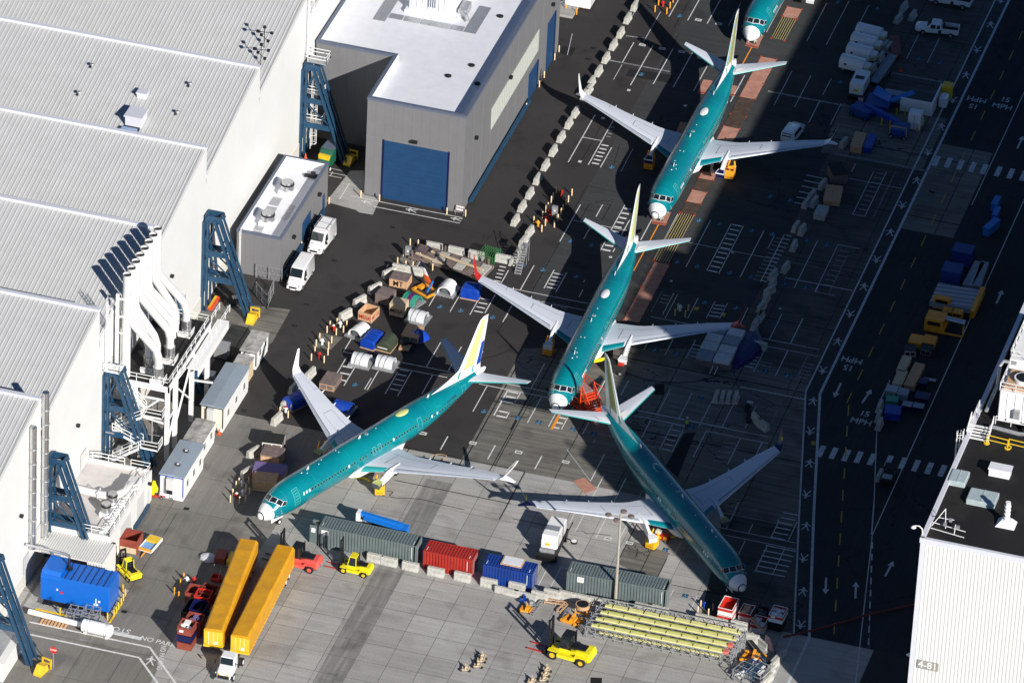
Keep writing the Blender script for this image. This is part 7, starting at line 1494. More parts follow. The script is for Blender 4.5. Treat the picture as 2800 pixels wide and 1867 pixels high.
# tractor
p = Zp(*t03,2120,1420,1.3); e = empty('yard_tractor', (-10.75,-79.3,0), -Hp+.02); tag(e, 'white tractor unit in front of the right amber trailer', 'truck')
section_body(e, [(-.7,.85,.78,.9,1.6,2.35),(-.55,.9,.82,.7,1.6,2.5),(.65,.9,.82,.7,1.6,2.5),(1.0,.9,.84,.7,1.5,1.65),(2.1,.82,.74,.6,1.2,1.45),(2.3,.78,.7,.55,1.0,1.2)], M['van_white'], 'cab')
m = MB(); m.add([(.72,-.72,2.42),(.72,.72,2.42),(1.02,.78,1.68),(1.02,-.78,1.68)], [(0,1,2,3)]); m.v=[(v[0]+.05,v[1],v[2]+.02) for v in m.v]; m.build('windscreen', M['glass'], e)
m = MB(); m.box(2.28,-.7,.55,2.36,.7,1.0); m.build('grille', M['black'], e); m = MB(); m.box(2.3,-1.0,.35,2.5,1.0,.6); m.build('bumper', M['galv'], e); m = MB(); m.box(-2.6,-.5,.6,-.6,.5,.85); m.build('chassis', M['black'], e)
for s_ in (1,-1):
    wheel2(e, 1.6, s_*.95, .5, .3, 'white_paint'); wheel2(e, -1.7, s_*.95, .5, .5, 'white_paint')
    m = MB(); m.box(1.1,s_*.85-.2,1.0,2.1,s_*.85+.2,1.08); m.build('fender', M['van_white'], e); m = MB(); m.beam((.8,s_*.9,1.9),(1.0,s_*1.35,2.0),.05); m.cbox((1.0,s_*1.4,1.85),(.1,.2,.45)); m.build('mirror', M['black'], e)
    m = MB(); m.cbox((2.33,s_*.55,1.12),(.1,.25,.18)); m.build('headlight', M['orange'], e)
def forklift(loc, rz, lab, body='yellow_lift', cab='glass', size=1.0, mast_h=4.2, fork='red', top=None):
    "mast and forks towards -x"
    e = empty('forklift', loc, rz); tag(e, lab, 'forklift', 'forklifts'); s = size
    m = MB(); rg = []
    for x, hw, z0, z1 in ((-1.6,.55,.5,.85),(-.7,.6,.45,1.05),(.35,.62,.45,1.15),(.9,.72,.5,1.35),(1.7,.8,.5,1.42),(2.2,.9,.55,1.40),(2.42,.7,.7,1.2)): rg.append([(x*s,-hw*s,z0*s),(x*s,-hw*s,z1*s-.12),(x*s,-hw*s*.8,z1*s),(x*s,hw*s*.8,z1*s),(x*s,hw*s,z1*s-.12),(x*s,hw*s,z0*s)])
    m.loft(rg)
    for y in (-.92,.92): m.box(-1.65*s,(y-.2)*s,.92*s,-.75*s,(y+.2)*s,1.0*s); m.box(-.75*s,(y-.2)*s,.45*s,.95*s,(y+.14)*s,.8*s); m.box(.95*s,(y-.2)*s,.95*s,2.1*s,(y+.14)*s,1.05*s)
    m.build('body', M[body], e); m = MB(); m.box(.4*s,-.45*s,1.3*s,1.75*s,.45*s,1.5*s); m.box(-1.6*s,-.7*s,.35*s,2.2*s,.7*s,.5*s); m.build('engine_cover', M['black'], e)
    m = MB(); m.add([(x*s,y*s,z*s) for x, y, z in ((-.75,-.6,1.15),(.35,-.6,1.2),(.35,.6,1.2),(-.75,.6,1.15),(-.5,-.5,2.45),(.3,-.5,2.5),(.3,.5,2.5),(-.5,.5,2.45))], [(0,1,5,4),(1,2,6,5),(2,3,7,6),(3,0,4,7)]); m.build('cab_glass', M['glass'], e)
    m = MB(); m.box(-.55*s,-.58*s,2.46*s,.4*s,.58*s,2.56*s); m.build('cab_roof', M[top or 'black'], e); m = MB()
    for a, b_ in (((-.78,-.62,1.1),(-.52,-.52,2.5)),((-.78,.62,1.1),(-.52,.52,2.5)),((.37,-.62,1.2),(.33,-.53,2.5)),((.37,.62,1.2),(.33,.53,2.5))): m.beam(tuple(v*s for v in a), tuple(v*s for v in b_), .09*s)
    if top and top != 'black':
        for k in range(6): m.box((-.5+.16*k)*s,-.5*s,2.565*s,(-.44+.16*k)*s,.5*s,2.6*s)
    m.build('cab_frame', M[top or 'black'], e)
    m = MB()
    for y in (-.42,.42): m.beam((-1.75*s,y*s,.15),(-1.85*s,y*s,mast_h),.16*s,.22*s)
    for z in (.5,1.6,2.7,mast_h-.1): m.beam((-1.8*s,-.45*s,z),(-1.8*s,.45*s,z),.14*s)
    m.beam((-1.7*s,0,.4),(-1.75*s,0,mast_h-.5),.12*s); m.build('mast', M['black'], e)
    m = MB(); m.box(-2.05*s,-.85*s,.2,-1.95*s,.85*s,.9); m.build('carriage', M['black'], e)
    for y in (-.5,.5): m = MB(); m.box(-3.9*s,(y-.08)*s,.1,-2.0*s,(y+.08)*s,.17); m.build('fork', M[fork], e)
    for y in (-.9,.9): 
        wheel2(e, -1.2*s, y*s, .48*s, .38*s, 'yellow' if body != 'lift_red' else 'lift_red'); wheel2(e, 1.55*s, y*s, .42*s, .32*s, 'yellow' if body != 'lift_red' else 'lift_red')
    m = MB(); m.beam((.5*s,.35*s,1.6*s),(.5*s,.35*s,2.9*s),.1*s); m.build('exhaust', M['black'], e)
    return e
M['lift_red'] = mat('faded coral red', (.72,.10,.08), .45, var=.06)
p = Zp(*t13,905,490,.8); forklift((p.x,p.y-.2,0), -.04, 'yellow forklift with a yellow cab cage in front of the left green container', size=.92, top='yellow_lift', mast_h=4.3)
p = Zp(*t13,390,440,.8); forklift((p.x,p.y,0), -.05, 'coral red forklift behind the right amber trailer', 'lift_red', size=1.15, mast_h=4.4, fork='black')
p = Zp(*t23,520,1270,.9); forklift((p.x,p.y,0), -.12, 'large yellow forklift at the bottom left of the yellow racks', size=1.3, mast_h=4.8)
p = Zp(*t03,1175,520,.9); forklift((p.x,p.y,0), -.75, 'yellow forklift squeezed between the blue generator and the annex', size=.85, mast_h=2.6, top='yellow_lift', fork='black')
# small truck in the recess
p = Zp(780,100,.2551,455,1290,1.2); e = empty('delivery_truck', (p.x,p.y,0), -Hp-.1); tag(e, 'dark green and yellow truck in the dark recess of the grey building', 'truck'); section_body(e, [(-2.6,.95,.9,.6,1.2,2.5),(.3,.95,.9,.6,1.2,2.5),(.8,.95,.85,.6,1.2,2.1),(1.3,.92,.8,.55,1.1,1.5),(2.3,.85,.75,.55,.9,1.2)], mat('dark green paint', (.01,.09,.05), .4), 'body')
m = MB(); m.box(.9,-.75,1.5,1.35,.75,2.1); m.build('windscreen', M['yellow'], e); m = MB(); m.box(-2.5,-.85,2.51,.2,.85,2.55); m.build('roof_panel', M['grey_trim'], e); m = MB(); m.box(2.3,-.5,.5,2.4,.5,.8); m.build('bumper', M['white_paint'], e)
for x in (-1.6,1.5):
    for y in (-.9,.9): wheel2(e, x, y, .42, .28, 'white_paint')
# big white ground power truck
p = Zp(1250,1400,.1722,1530,380,1.6); e = empty('ground_power_truck', (p.x,p.y,0), Hp+.02); tag(e, 'white boxy power unit on a black truck flatbed between two aircraft wings', 'service truck')
m = MB(); m.bev(-1.9,-1.0,1.2,2.3,1.0,2.9,.08); m.box(-2.1,-.95,1.2,-1.9,.95,2.3); m.build('power_unit', M['van_white'], e); m = MB(); m.box(-.8,-.8,2.9,.2,.8,3.0); m.build('roof_panel', M['galv'], e); m = MB(); m.box(-1.4,-1.01,1.25,-1.3,1.01,2.86); m.build('door_gap', M['black'], e)
m = MB(); m.box(-2.14,-.1,1.6,-2.101,.45,1.95); m.build('yellow_plate', M['yellow'], e)
m = MB(); m.box(-3.9,-1.15,.5,2.8,1.15,1.15); m.box(-3.9,-1.2,.5,-3.6,1.2,1.5); m.build('chassis', M['black'], e); m = MB(); m.tube([(-2.9,-.9,1.35),(-2.9,.9,1.35)],.28,12); m.cbox((-3.2,.5,1.25),(.5,.6,.3)); m.build('fittings', M['galv'], e)
for x in (-2.8,1.6):
    for y in (-1.1,1.1): wheel2(e, x, y, .48, .34, 'galv')
m = MB(); m.beam((1.3,-1.2,1.0),(2.6,-1.7,2.4),.1); m.beam((1.0,-1.2,1),(.4,-2.2,1.2),.1); m.build('arm', M['black'], e); m = MB(); m.cyl((.2,-2.5,1.1),.42,.25,16,0); m.cyl((.2,-2.5,1.35),.34,.03,16,1); m.build('hose_reel', [M['rubber'], M['white_paint']], e)
# white box ground units upper right
for k, (x, y) in enumerate(((935,300),(890,385),(850,480),(790,585))):
    p = Zp(*t30, x, y, 1.0); e = empty('air_start_unit', (p.x,p.y,0), -.12); tag(e, '%s white round topped service unit from the top of the row of four' % ORD[k+1], 'service unit', 'row of four white service units')
    m = MB(); rg = []
    for x_ in (-1.9,1.5): rg.append([(x_,-1.0,.5),(x_,-1.0,1.4),(x_,-.75,1.8),(x_,-.3,2.0),(x_,.3,2.0),(x_,.75,1.8),(x_,1.0,1.4),(x_,1.0,.5)])
    m.loft(rg); m.build('housing', M['van_white'], e, True); m = MB(); m.bev(1.5,-.6,.5,2.2,.7,1.4,.05); m.build('front_box', M['van_white'], e); m = MB(); m.beam((1.5,-.9,.5),(2.3,-.6,1.2),.15); m.beam((2.3,-.6,1.2),(2.1,.6,1.3),.12); m.build('tow_bar', M['yellow'], e); m = MB(); m.box(-1.8,-.9,.3,1.5,.9,.5); m.cbox((-1.0,-1.01,1.2),(.35,.03,.3)); m.build('chassis', M['black'], e)
    for x_ in (-1.3,1.0):
        for y_ in (-.85,.85): wheel2(e, x_, y_, .3, .2, 'galv')
p = Zp(*t30,835,770,1.2); e = empty('power_cart', (p.x,p.y,0), Hp); tag(e, 'white power unit with a yellow plate below the row of four service units', 'service unit'); m = MB(); m.bev(-1.9,-.95,.7,2.1,.95,2.3,.08); m.build('power_unit', M['van_white'], e); m = MB(); m.box(-1.93,-.3,1.1,-1.901,.35,1.45); m.build('yellow_plate', M['yellow'], e); m = MB(); m.box(-2.5,-1.0,.35,2.1,1.0,.7); m.box(-.5,-.6,2.3,.3,.6,2.36); m.build('chassis', M['black'], e)
for x_ in (-1.6,1.4):
    for y_ in (-.95,.95): wheel2(e, x_, y_, .35, .22, 'galv')
p = Zp(*t30,842,960,.5); e = empty('warning_board', (p.x,p.y,0), 0); tag(e, 'small striped board on a stand by the shaded power cart', 'warning board'); m = MB(); m.box(-.35,-.05,.5,.35,.05,1.6); m.build('board', mat('pinkish board', (.60,.40,.38), .6), e); m = MB(); m.beam((-.3,0,0),(-.3,0,.5),.05); m.beam((.3,0,0),(.3,0,.5),.05); m.build('legs', M['galv'], e)
p = Zp(*t30,1050,680,.6); e = empty('belt_loader', (p.x,p.y,0), Hp-.22); tag(e, 'pale narrow conveyor ramp in the upper right clutter', 'conveyor'); m = MB(); m.beam((-2.6,0,.6),(2.9,0,2.2),1.0,.15); m.build('belt', M['office_roof'], e); m = MB(); m.beam((-2.6,-.55,.75),(2.9,-.55,2.35),.06,.3); m.beam((-2.6,.55,.75),(2.9,.55,2.35),.06,.3); m.build('side_rail', M['galv'], e); m = MB(); m.box(-2.6,-.5,.2,1.6,.5,.5); m.build('chassis', M['black'], e)
for x_ in (-1.8,1.2):
    for y_ in (-.55,.55): wheel2(e, x_, y_, .28, .2, 'galv')
# blue machinery
M['mach_blue'] = mat('machinery blue', (.012,.07,.30), .45, c2=(.008,.045,.2), scale=1.5)
p = Zp(*t30,1030,960,.8); e = empty('lift_platform', (p.x,p.y,0)); tag(e, 'blue folded lift with raised wings beside the fuel yard', 'lift platform'); m = MB(); m.box(-2.0,-1.2,.4,1.2,1.8,1.3); m.build('base', M['mach_blue'], e); m = MB(); m.add([(-1.6,1.6,1.4),(1.0,.2,1.4),(1.3,.6,2.3),(-1.2,2.4,2.3),(-1.6,1.6,1.3),(1.0,.2,1.3),(1.3,.6,2.2),(-1.2,2.4,2.2)], [(0,1,2,3),(4,7,6,5),(0,4,5,1),(1,5,6,2),(2,6,7,3),(3,7,4,0)]); m.beam((1.2,.3,1.6),(3.8,2.6,2.2),.9,.15); m.build('wing_panel', M['lift_blue'], e); m = MB(); m.box(-.2,2.0,.3,2.6,3.4,1.5); m.build('white_panel', M['office_roof'], e)
p = Zp(*t30,980,1050,.8); e = empty('boom_machine', (p.x,p.y,0), -.35); tag(e, 'deep blue boom machine lying left of the yellow posts', 'boom lift'); m = MB(); m.beam((-2.0,.5,1.3),(3.6,.0,1.0),.7,.7); m.build('boom', M['tarp_blue'], e); m = MB(); m.bev(-3.4,-1.2,.4,-.4,.8,1.4,.08); m.build('body', M['mach_blue'], e); m = MB(); m.beam((3.4,0,1),(5.4,-.6,.8),.5,.4); m.build('jib', M['mach_blue'], e)
for x_ in (-3,-.8):
    for y_ in (-1.1,.8): wheel2(e, x_, y_, .42, .3, 'mach_blue')
p = Zp(*t30,1205,1180,.8); e = empty('pump_cart', (p.x,p.y,0)); tag(e, 'dark blue pump cart at the foot of the yellow posts', 'pump'); m = MB(); m.bev(-1.1,-1.2,.3,1.1,1.2,1.3,.1); m.build('body', M['mach_blue'], e); m = MB(); m.beam((-1.1,-1.2,.4),(-1.1,-1.2,1.8),.08); m.beam((1.1,-1.2,.4),(1.1,-1.2,1.8),.08); m.beam((-1.1,-1.2,1.8),(1.1,-1.2,1.8),.08); m.build('frame', M['yellow'], e)
for x_ in (-.9,.9): wheel2(e, x_, -1.25, .3, .2, 'galv')
a = Zp(*t30,1200,1010); b_ = Zp(*t30,1395,1065); e = empty('screen_wall', (a.x,a.y,0)); tag(e, 'white screen wall enclosing a dark pit in the upper right', 'wall'); m = MB(); m.box(0,0,0,4.2,.2,2.0); m.box(4.2,0,0,4.4,5.6,2.0); m.build('wall_panel', M['van_white'], e); m = MB(); m.box(0.05,.21,.02,4.19,5.6,.06); m.build('pit_cover', M['black'], e); m = MB(); m.box(4.5,4.8,.2,5.8,6.0,2.2); m.build('valve_box', M['yellow'], e); m = MB(); m.bev(4.6,2.6,.1,5.7,4.3,1.6,.2); m.build('tank', M['van_white'], e)
p = Zp(*t30,1350,1090,1.0); e = empty('white_cabinet', (p.x,p.y-.4,0)); tag(e, 'tall white cabinet inside the yellow posts', 'cabinet'); m = MB(); m.bev(-.85,-.8,.1,.85,.8,2.4,.04); m.build('box', M['van_white'], e); m = MB(); m.box(-.02,-.82,.2,.02,-.801,2.3); m.build('door_gap', M['black'], e)
sheet('fuel_yard_slab', [Zp(*t30,x,y)[:2] for x,y in ((690,940),(800,990),(1640,1080),(1400,1560),(480,1390))], .0089, M['concrete_old'])
# ================================================================ PALLETED COWLS
def cowl(tl, x, y, rz, lab, m_='tarp_white', L_=2.2, r_=1.05, base='galv', open_end=True, straps=True, zc=.0, h_=.8):
    p = Zp(*tl, x, y, h_); e = empty('engine_cowl', (p.x,p.y,0), rz); tag(e, lab, 'engine cowl', 'wrapped engine cowls on pallets')
    m = MB(); m.box(-L_/2-.3,-r_-.25,.08,L_/2+.3,r_+.25,.28)
    for k in range(7): y_ = -r_-.2+k*(2*r_+.4)/6; m.box(-L_/2-.3,y_-.05,0,L_/2+.3,y_+.05,.079)
    m.build('pallet', M[base], e)
    m = MB(); rg = []; n = 14
    for k in range(9):
        x_ = -L_/2+L_*k/8; rr = r_*(1-.10*abs(k/8-.5)-.02*(k % 2)); rg.append([(x_, rr*cos(pi*q_/n)*(1+.012*sin(q_*5+k)), .3+rr*1.05*sin(pi*q_/n)*(1+.015*sin(q_*3+k*2))) for q_ in range(n+1)])
    m.loft(rg, cap=not open_end, closed=False)
    if open_end:
        rg2 = [[(v[0], v[1]*.86, .3+(v[2]-.3)*.86) for v in r__] for r__ in rg]; m.loft(rg2, cap=False, closed=False); 
        for a in (0, 8): n0 = len(rg[0]); m.add(rg[a]+rg2[a], [(k,k+1,n0+k+1,n0+k) for k in range(n0-1)])
    m.build('cover', M[m_], e, True)
    if open_end: m = MB(); m.tube([(-L_/2+.2,0,.75),(L_/2-.25,0,.75)],.5,12); m.cbox((L_/2-.3,0,.5),(.25,1.3,.35)); m.build('inner_duct', M['engine_metal'], e)
    if straps:
        for sx in (-.35,.3):
            m = MB(); m.tube([(sx+.25*cos(pi*q_/10), (r_+.02)*cos(pi*q_/10), .31+(r_*1.06+.02)*sin(pi*q_/10)) for q_ in range(11)],.025,4); m.build('strap', M['black'], e)
    return e
cowl(t12,965,160,-.04,'left white wrapped cowl on a grey pallet, of the pair by the parking lines'); cowl(t12,1185,185,-.04,'right white wrapped cowl with a peaked cover, of the pair by the parking lines')
cowl(t11,1480,1300,-.1,'white cowl with a scalloped edge beside the tall tan crate'); cowl(t11,1745,1045,Hp-.05,'pale arched cowl shell facing the camera near the blue crate cover', m_='ac_white', straps=False)
e = cowl(t11,1425,1150,-.35,'teal and purple banded cowl beside the MT crate', m_='green_lid', L_=1.9); m = MB(); m.tube([(-.2,0,.3),(.35,0,.3)], 1.13, 24); m.build('purple_band', M['purple2'] if 'purple2' in M else mat('deep purple wrap', (.10,.012,.11), .5), e, True)
cowl(t11,945,1440,Hp-.3,'white and blue striped cowl shell on a grey rack at the left of the tarps', m_='ac_white', straps=False, r_=1.1)
cowl(t12,800,590,-.1,'shiny navy blue cowl under the raised left wing', m_='tarp_blue', r_=1.0)
def tarp(tl, x, y, rz, L_, W_, H_, m_, lab, name='tarped_load', base='wood', round_=False):
    p = Zp(*tl, x, y, H_*.6); e = empty(name, (p.x,p.y,0), rz); tag(e, lab, 'tarped load', 'tarped loads'); m = MB(); rg = []; n = 10
    for k in range(n+1):
        y_ = -L_/2+L_*k/n; j = .05*sin(k*3.1); f = 1-.05*(k in (0,n)); h = H_*(1-(.06 if k % 3 == 0 else 0))*(f)
        if round_: rg.append([(W_/2*cos(pi*q_/8), y_, .15+(h-.15)*sin(pi*q_/8)) for q_ in range(9)])
        else: rg.append([(-W_/2*f,y_,.15),(-W_/2*f+j,y_,h*.8),(-W_/2*.75,y_,h),(0,y_,h*1.04+j),(W_/2*.75,y_,h),(W_/2*f-j,y_,h*.8),(W_/2*f,y_,.15)])
    m.loft(rg); m.build('tarpaulin', M[m_], e, round_); m = MB(); m.box(-W_/2,-L_/2,0,W_/2,L_/2,.15); m.build('pallet', M[base], e)
    return e
tarp(t12,1060,-15,-.15,3.0,1.9,1.3,'tarp_blue','bright blue tarped load left of the olive one'); M['olive'] = mat('olive tarpaulin', (.045,.055,.035), .5, var=.2); e = tarp(t12,1195,5,-.1,2.6,2.1,1.5,'olive','dark olive tarped load right of the bright blue one', round_=True); m = MB(); m.box(-.7,-1.35,.5,.6,-1.31,.62); m.build('label_strip', M['white_paint'], e)
tarp(t11,1965,1075,0,2.0,2.4,1.6,'tarp_blue','blue covered square load beside the red winglet'); tarp(t12,375,535,-.5,3.4,2.0,1.3,'tarp_blue','deep blue tarped load under the raised left wing')
p = Zp(*t11,1480,1490,.5); e = empty('blue_sheet', (p.x,p.y,0), .3); tag(e, 'crumpled blue sheet spilling off a wooden crate', 'sheet'); m = MB(); rg = []
for r_, z in ((1.5,.02),(1.2,.5),(.8,1.0),(.3,1.3)): rg.append([(r_*cos(2*pi*k/9)*(1+.3*sin(k*2.1)), r_*.7*sin(2*pi*k/9)*(1+.25*cos(k*1.7)), z+.1*sin(k*3)) for k in range(9)])
m.loft(rg); m.build('sheet_folds', M['tarp_blue'], e)
# winglet on orange stand
p = Zp(*t11,1545,1090); e = empty('winglet_stand', (p.x,p.y,0), -.5); tag(e, 'orange frame holding a loose orange and navy winglet in the crate yard', 'stand'); m = MB(); m.beam((-1.3,-1.0,.15),(1.3,-1.0,.15),.3,.2); m.beam((-1.3,1.0,.15),(1.3,1.0,.15),.3,.2); m.beam((-1.3,-1.1,.15),(-1.3,1.1,.15),.3,.2); m.beam((1.3,-1.1,.15),(1.3,1.1,.15),.3,.2); m.box(-1.1,-.4,.2,-.4,.5,.5); m.build('frame', M['orange'], e); m = MB(); m.beam((.3,.2,.3),(.7,.6,1.6),.2); m.beam((.6,-.3,.3),(.7,.5,1.6),.15); m.build('prop', M['lift_blue'], e)
m = MB(); m.loft([[(x-c*.5,.02*0+.4+y,z),(x,.46+y,z),(x+c*.5,.4+y,z),(x,.34+y,z)] for x, y, z, c in ((.2,0,1.1,1.5),(-.5,.1,2.0,1.0))]); w_ = m.build('winglet_base', mat('livery orange', (.75,.12,.02), .4), e); m = MB(); m.loft([[(x-c*.5,.4+y,z),(x,.45+y,z),(x+c*.5,.4+y,z),(x,.35+y,z)] for x, y, z, c in ((-.51,.1,2.01,1.0),(-1.15,.2,2.8,.7))]); m.build('winglet_middle', M['white_paint'], e); m = MB(); m.loft([[(x-c*.5,.4+y,z),(x,.45+y,z),(x+c*.5,.4+y,z),(x,.35+y,z)] for x, y, z, c in ((-1.16,.2,2.81,.68),(-1.65,.28,3.5,.4))]); m.build('winglet_tip', M['navy'], e)
# brown parts racks
p = Zp(*t11,1780,850); e = empty('parts_rack', (p.x,p.y,0), -.16); tag(e, 'low brown wooden parts rack filled with dark panels behind the crate yard', 'rack'); m = MB()
for x0, x1, y0 in ((-5.2,5.2,-1.6),(-5.2,5.2,1.6),(-5.2,5.2,0)): m.beam((x0,y0,.5),(x1,y0,.5),.2,.3)
for k in range(8): m.beam((-5.2+1.48*k,-1.7,.45),(-5.2+1.48*k,1.7,.45),.2,.3)
for x, y in ((-4.8,-1.6),(-1.6,1.5),(1.8,1.6),(4.6,1.4),(-.2,-1.2)): m.beam((x,y,0),(x,y,1.6),.16)
m.build('frame', M['wood_dark'], e)
for k in range(7): m = MB(); m.box(-5.0+1.48*k,-1.4,.55,-3.75+1.48*k,1.3,.75); m.build('panel', mat('brown grey panel', (.16,.11,.11), .7, c2=(.07,.06,.07), scale=1) if k == 0 else M['wood_dark'] if k % 2 else M['barrier'], e)
m = MB(); m.beam((-3,.3,1.0),(4.8,-.6,1.1),.35,.15); m.beam((-4.6,-.9,.9),(-.2,-1.6,.9),.3,.15); m.build('loose_boards', M['cardboard'], e)
# green bins frame, wheeled ladder
p = Zp(*t11,2135,760,.6); e = empty('bike_rack', (p.x,p.y,0), -.1); tag(e, 'green tubular rack stacked beside the crate yard barriers', 'rack'); m = MB()
for k in range(8): m.tube([(-1.1+.3*k,-1,.0),(-1.1+.3*k,-1,1.3),(-1.1+.3*k,1,1.3),(-1.1+.3*k,1,0)], .035, 5)
for y in (-1,1): m.beam((-1.1,y,.9),(1.1,y,.9),.05)
m.build('tubes', mat('rack green', (.04,.20,.05), .5), e)
p = Zp(*t21,50,935); e = empty('wheeled_ladder', (p.x,p.y,0), .0); tag(e, 'grey wheeled ladder leaning beside stacked barriers', 'ladder'); m = MB(); 
for x in (-.4,.4): m.beam((x,0,0),(x,2.6,2.6),.07); m.beam((x,2.6,0),(x,2.6,2.6),.07)
for k in range(10): m.beam((-.4,.26*k+.1,.26*k+.1),(.4,.26*k+.1,.26*k+.1),.06,.2)
for x in (-.4,.4): m.beam((x,1.2,2.2),(x,3.6,3.6),.05); m.beam((x,3.6,2.6),(x,3.6,3.6),.05)
m.box(-.45,2.6,2.55,.45,3.6,2.62); m.beam((-.4,3.6,0),(-.4,3.6,2.6),.06); m.beam((.4,3.6,0),(.4,3.6,2.6),.06); m.build('frame', M['galv'], e)
# ================================================================ ORANGE GROUND CARTS AND HOSES
def gpu(tl, x, y, rz, lab, m_='orange'):
    p = Zp(*tl, x, y); e = empty('ballast_cart', (p.x,p.y,0), rz); tag(e, lab, 'cart', 'orange box carts hung under the pylons'); m = MB(); m.bev(-.6,-.6,.25,.6,.6,1.45,.03); m.build('box', M[m_], e)
    m = MB(); m.box(-.5,-.45,1.451,-.1,.0,1.47); m.box(.1,-.45,1.451,.5,.0,1.47); m.box(-.45,-.62,.5,.45,-.601,.55); m.build('slots', M['black'], e); m = MB(); m.beam((-.5,.5,1.45),(-.3,.7,2.3),.16); m.beam((.5,.5,1.45),(.3,.7,2.3),.16); m.beam((-.4,.2,1.5),(.6,.6,1.7),.2); m.build('lifting_arm', M[m_], e)
    for x_ in (-.5,.5): m = MB(); m.tube([(x_-.08,-.4,.14),(x_+.08,-.4,.14)],.14,8); m.build('castor', M['rubber'], e)
M['cart_yellow'] = mat('cart amber', (.80,.42,.01), .4, var=.06)
gpu(t12,1125,1400,.35,'amber cart with a curly cable under the nearest right wing pylon','cart_yellow'); gpu(t12,600,1090,.35,'orange cart in shadow under the nearest left wing pylon'); gpu(t22,330,130,0,'orange cart under the left pylon of the middle plane'); gpu(t20,1250,1540,0,'orange cart under the left pylon of the top plane'); gpu(t31,1985-2335,60,0,'orange cart under the right pylon of the top plane'); gpu(t23,1275,335,-.25,'amber cart beside a red placard box under the lower right plane','cart_yellow')
def hose(pts, r_, m_, lab, z=.1, cat='hose', name='hose'):
    P = [Zp(*q_) if len(q_) == 5 else q_ for q_ in pts]; Q = []
    for i in range(len(P)-1):
        p0, p1, p2, p3 = P[max(i-1,0)], P[i], P[i+1], P[min(i+2,len(P)-1)]
        for k in range(5):
            t = k/5; Q.append(.5*((2*Vector(p1))+(Vector(p2)-Vector(p0))*t+(2*Vector(p0)-5*Vector(p1)+4*Vector(p2)-Vector(p3))*t*t+(3*Vector(p1)-3*Vector(p2)+Vector(p3)-Vector(p0))*t**3))
    Q.append(Vector(P[-1])); m = MB(); m.tube([(q_[0],q_[1],z+q_[2]) for q_ in Q], r_, 6); return tag(m.build(name, M[m_], None, True), lab, cat)
F_ = lambda tl, *a: [(*tl, x, y) for x, y in zip(a[::2], a[1::2])]
hose(F_(t12,875,1240,920,1262,985,1268,1040,1300), .16, 'yellow_lift', 'fat yellow hose from the fairing to the amber cart, nearest plane', .16)
hose(F_(t12,1195,1375,1250,1385,1220,1420,1300,1440,1500,1450,1700,1500,1900,1545), .035, 'black', 'thin black cable snaking from the amber cart across the concrete', .03, 'cable', 'cable')
hose(F_(t12,1590,1060,1660,1040,1740,1055,1690,1090,1760,1085), .03, 'wood', 'tan coiled cord behind the nearest right wing', .03, 'cable', 'cable')
a = Zp(*t22,745,190,.9); b_ = Zp(*t22,880,170,.9); m = MB(); m.beam((0,0,0),(b_.x-a.x,b_.y-a.y,.2),.35,.3); e = empty('tow_vehicle', (a.x,a.y,0)); tag(e, 'yellow tow bar and dark red tug under the middle plane', 'tug'); m2 = MB(); m2.beam((0,0,.9),(b_.x-a.x,b_.y-a.y,1.0),.35,.3); m2.build('tow_bar', M['yellow_lift'], e); m2 = MB(); m2.bev(b_.x-a.x,-.8,.3,b_.x-a.x+2.6,.9,1.3,.1); m2.build('body', M['rubber'], e); m2 = MB(); m2.bev(b_.x-a.x+1.6,-.5,1.3,b_.x-a.x+2.4,.5,1.6,.05); m2.build('seat_box', M['red'], e)
for x_ in (.5,2.1):
    for y_ in (-.8,.9): wheel2(e, b_.x-a.x+x_, y_, .35, .25, 'galv')
hose(F_(t22,940,285,1000,285,1100,320,1250,365,1400,385,1550,385,1720,372,1850,335,1880,320,1800,300,1830,290,1960,288), .045, 'black', 'long black cable curving across the lot right of the middle plane', .04, 'cable', 'cable')
hose(F_(t23,1560,255,1520,245,1480,265,1420,262), .13, 'yellow_lift', 'yellow hose from the red placard box to the lower right plane', .5)
p = Zp(*t23,1370,262); e = empty('placard_box', (p.x,p.y,0), -.2); tag(e, 'red box with yellow and white placards beside the amber cart', 'service box'); m = MB(); m.bev(-.9,-.35,.2,.9,.4,.9,.04); m.build('box', M['red'], e); m = MB(); m.add([(-.5,-.38,.55),(-.2,-.38,.25),(.1,-.38,.55),(-.2,-.38,.85)], [(0,1,2,3)]); m.box(.3,-.38,.35,.75,-.355,.8); m.build('placard', M['cart_yellow'], e); m = MB(); m.box(-.85,-.3,.9,-.2,.3,1.2); m.build('white_item', M['white_paint'], e)
for x_ in (-.6,.6): wheel2(e, x_, -.35, .2, .1, 'galv')
hose(F_(t23,580,185,640,180,680,205,780,208,900,225), .03, 'black', 'thin black cable right of the white power truck', .03, 'cable', 'cable')
hose(F_(t23,1240,340,1245,370,1200,385,1150,375,1130,420), .03, 'black', 'short curled cable below the amber cart on the cracked patch', .03, 'cable', 'cable')
hose(F_(t33,140,1150,280,1120,480,1070,700,1010,900,950,1100,905,1400,840,1500,820), .14, 'paint_red', 'long red hose crossing the shaded road at the lower right', .06)
a = Zp(*t33,0,1180); 
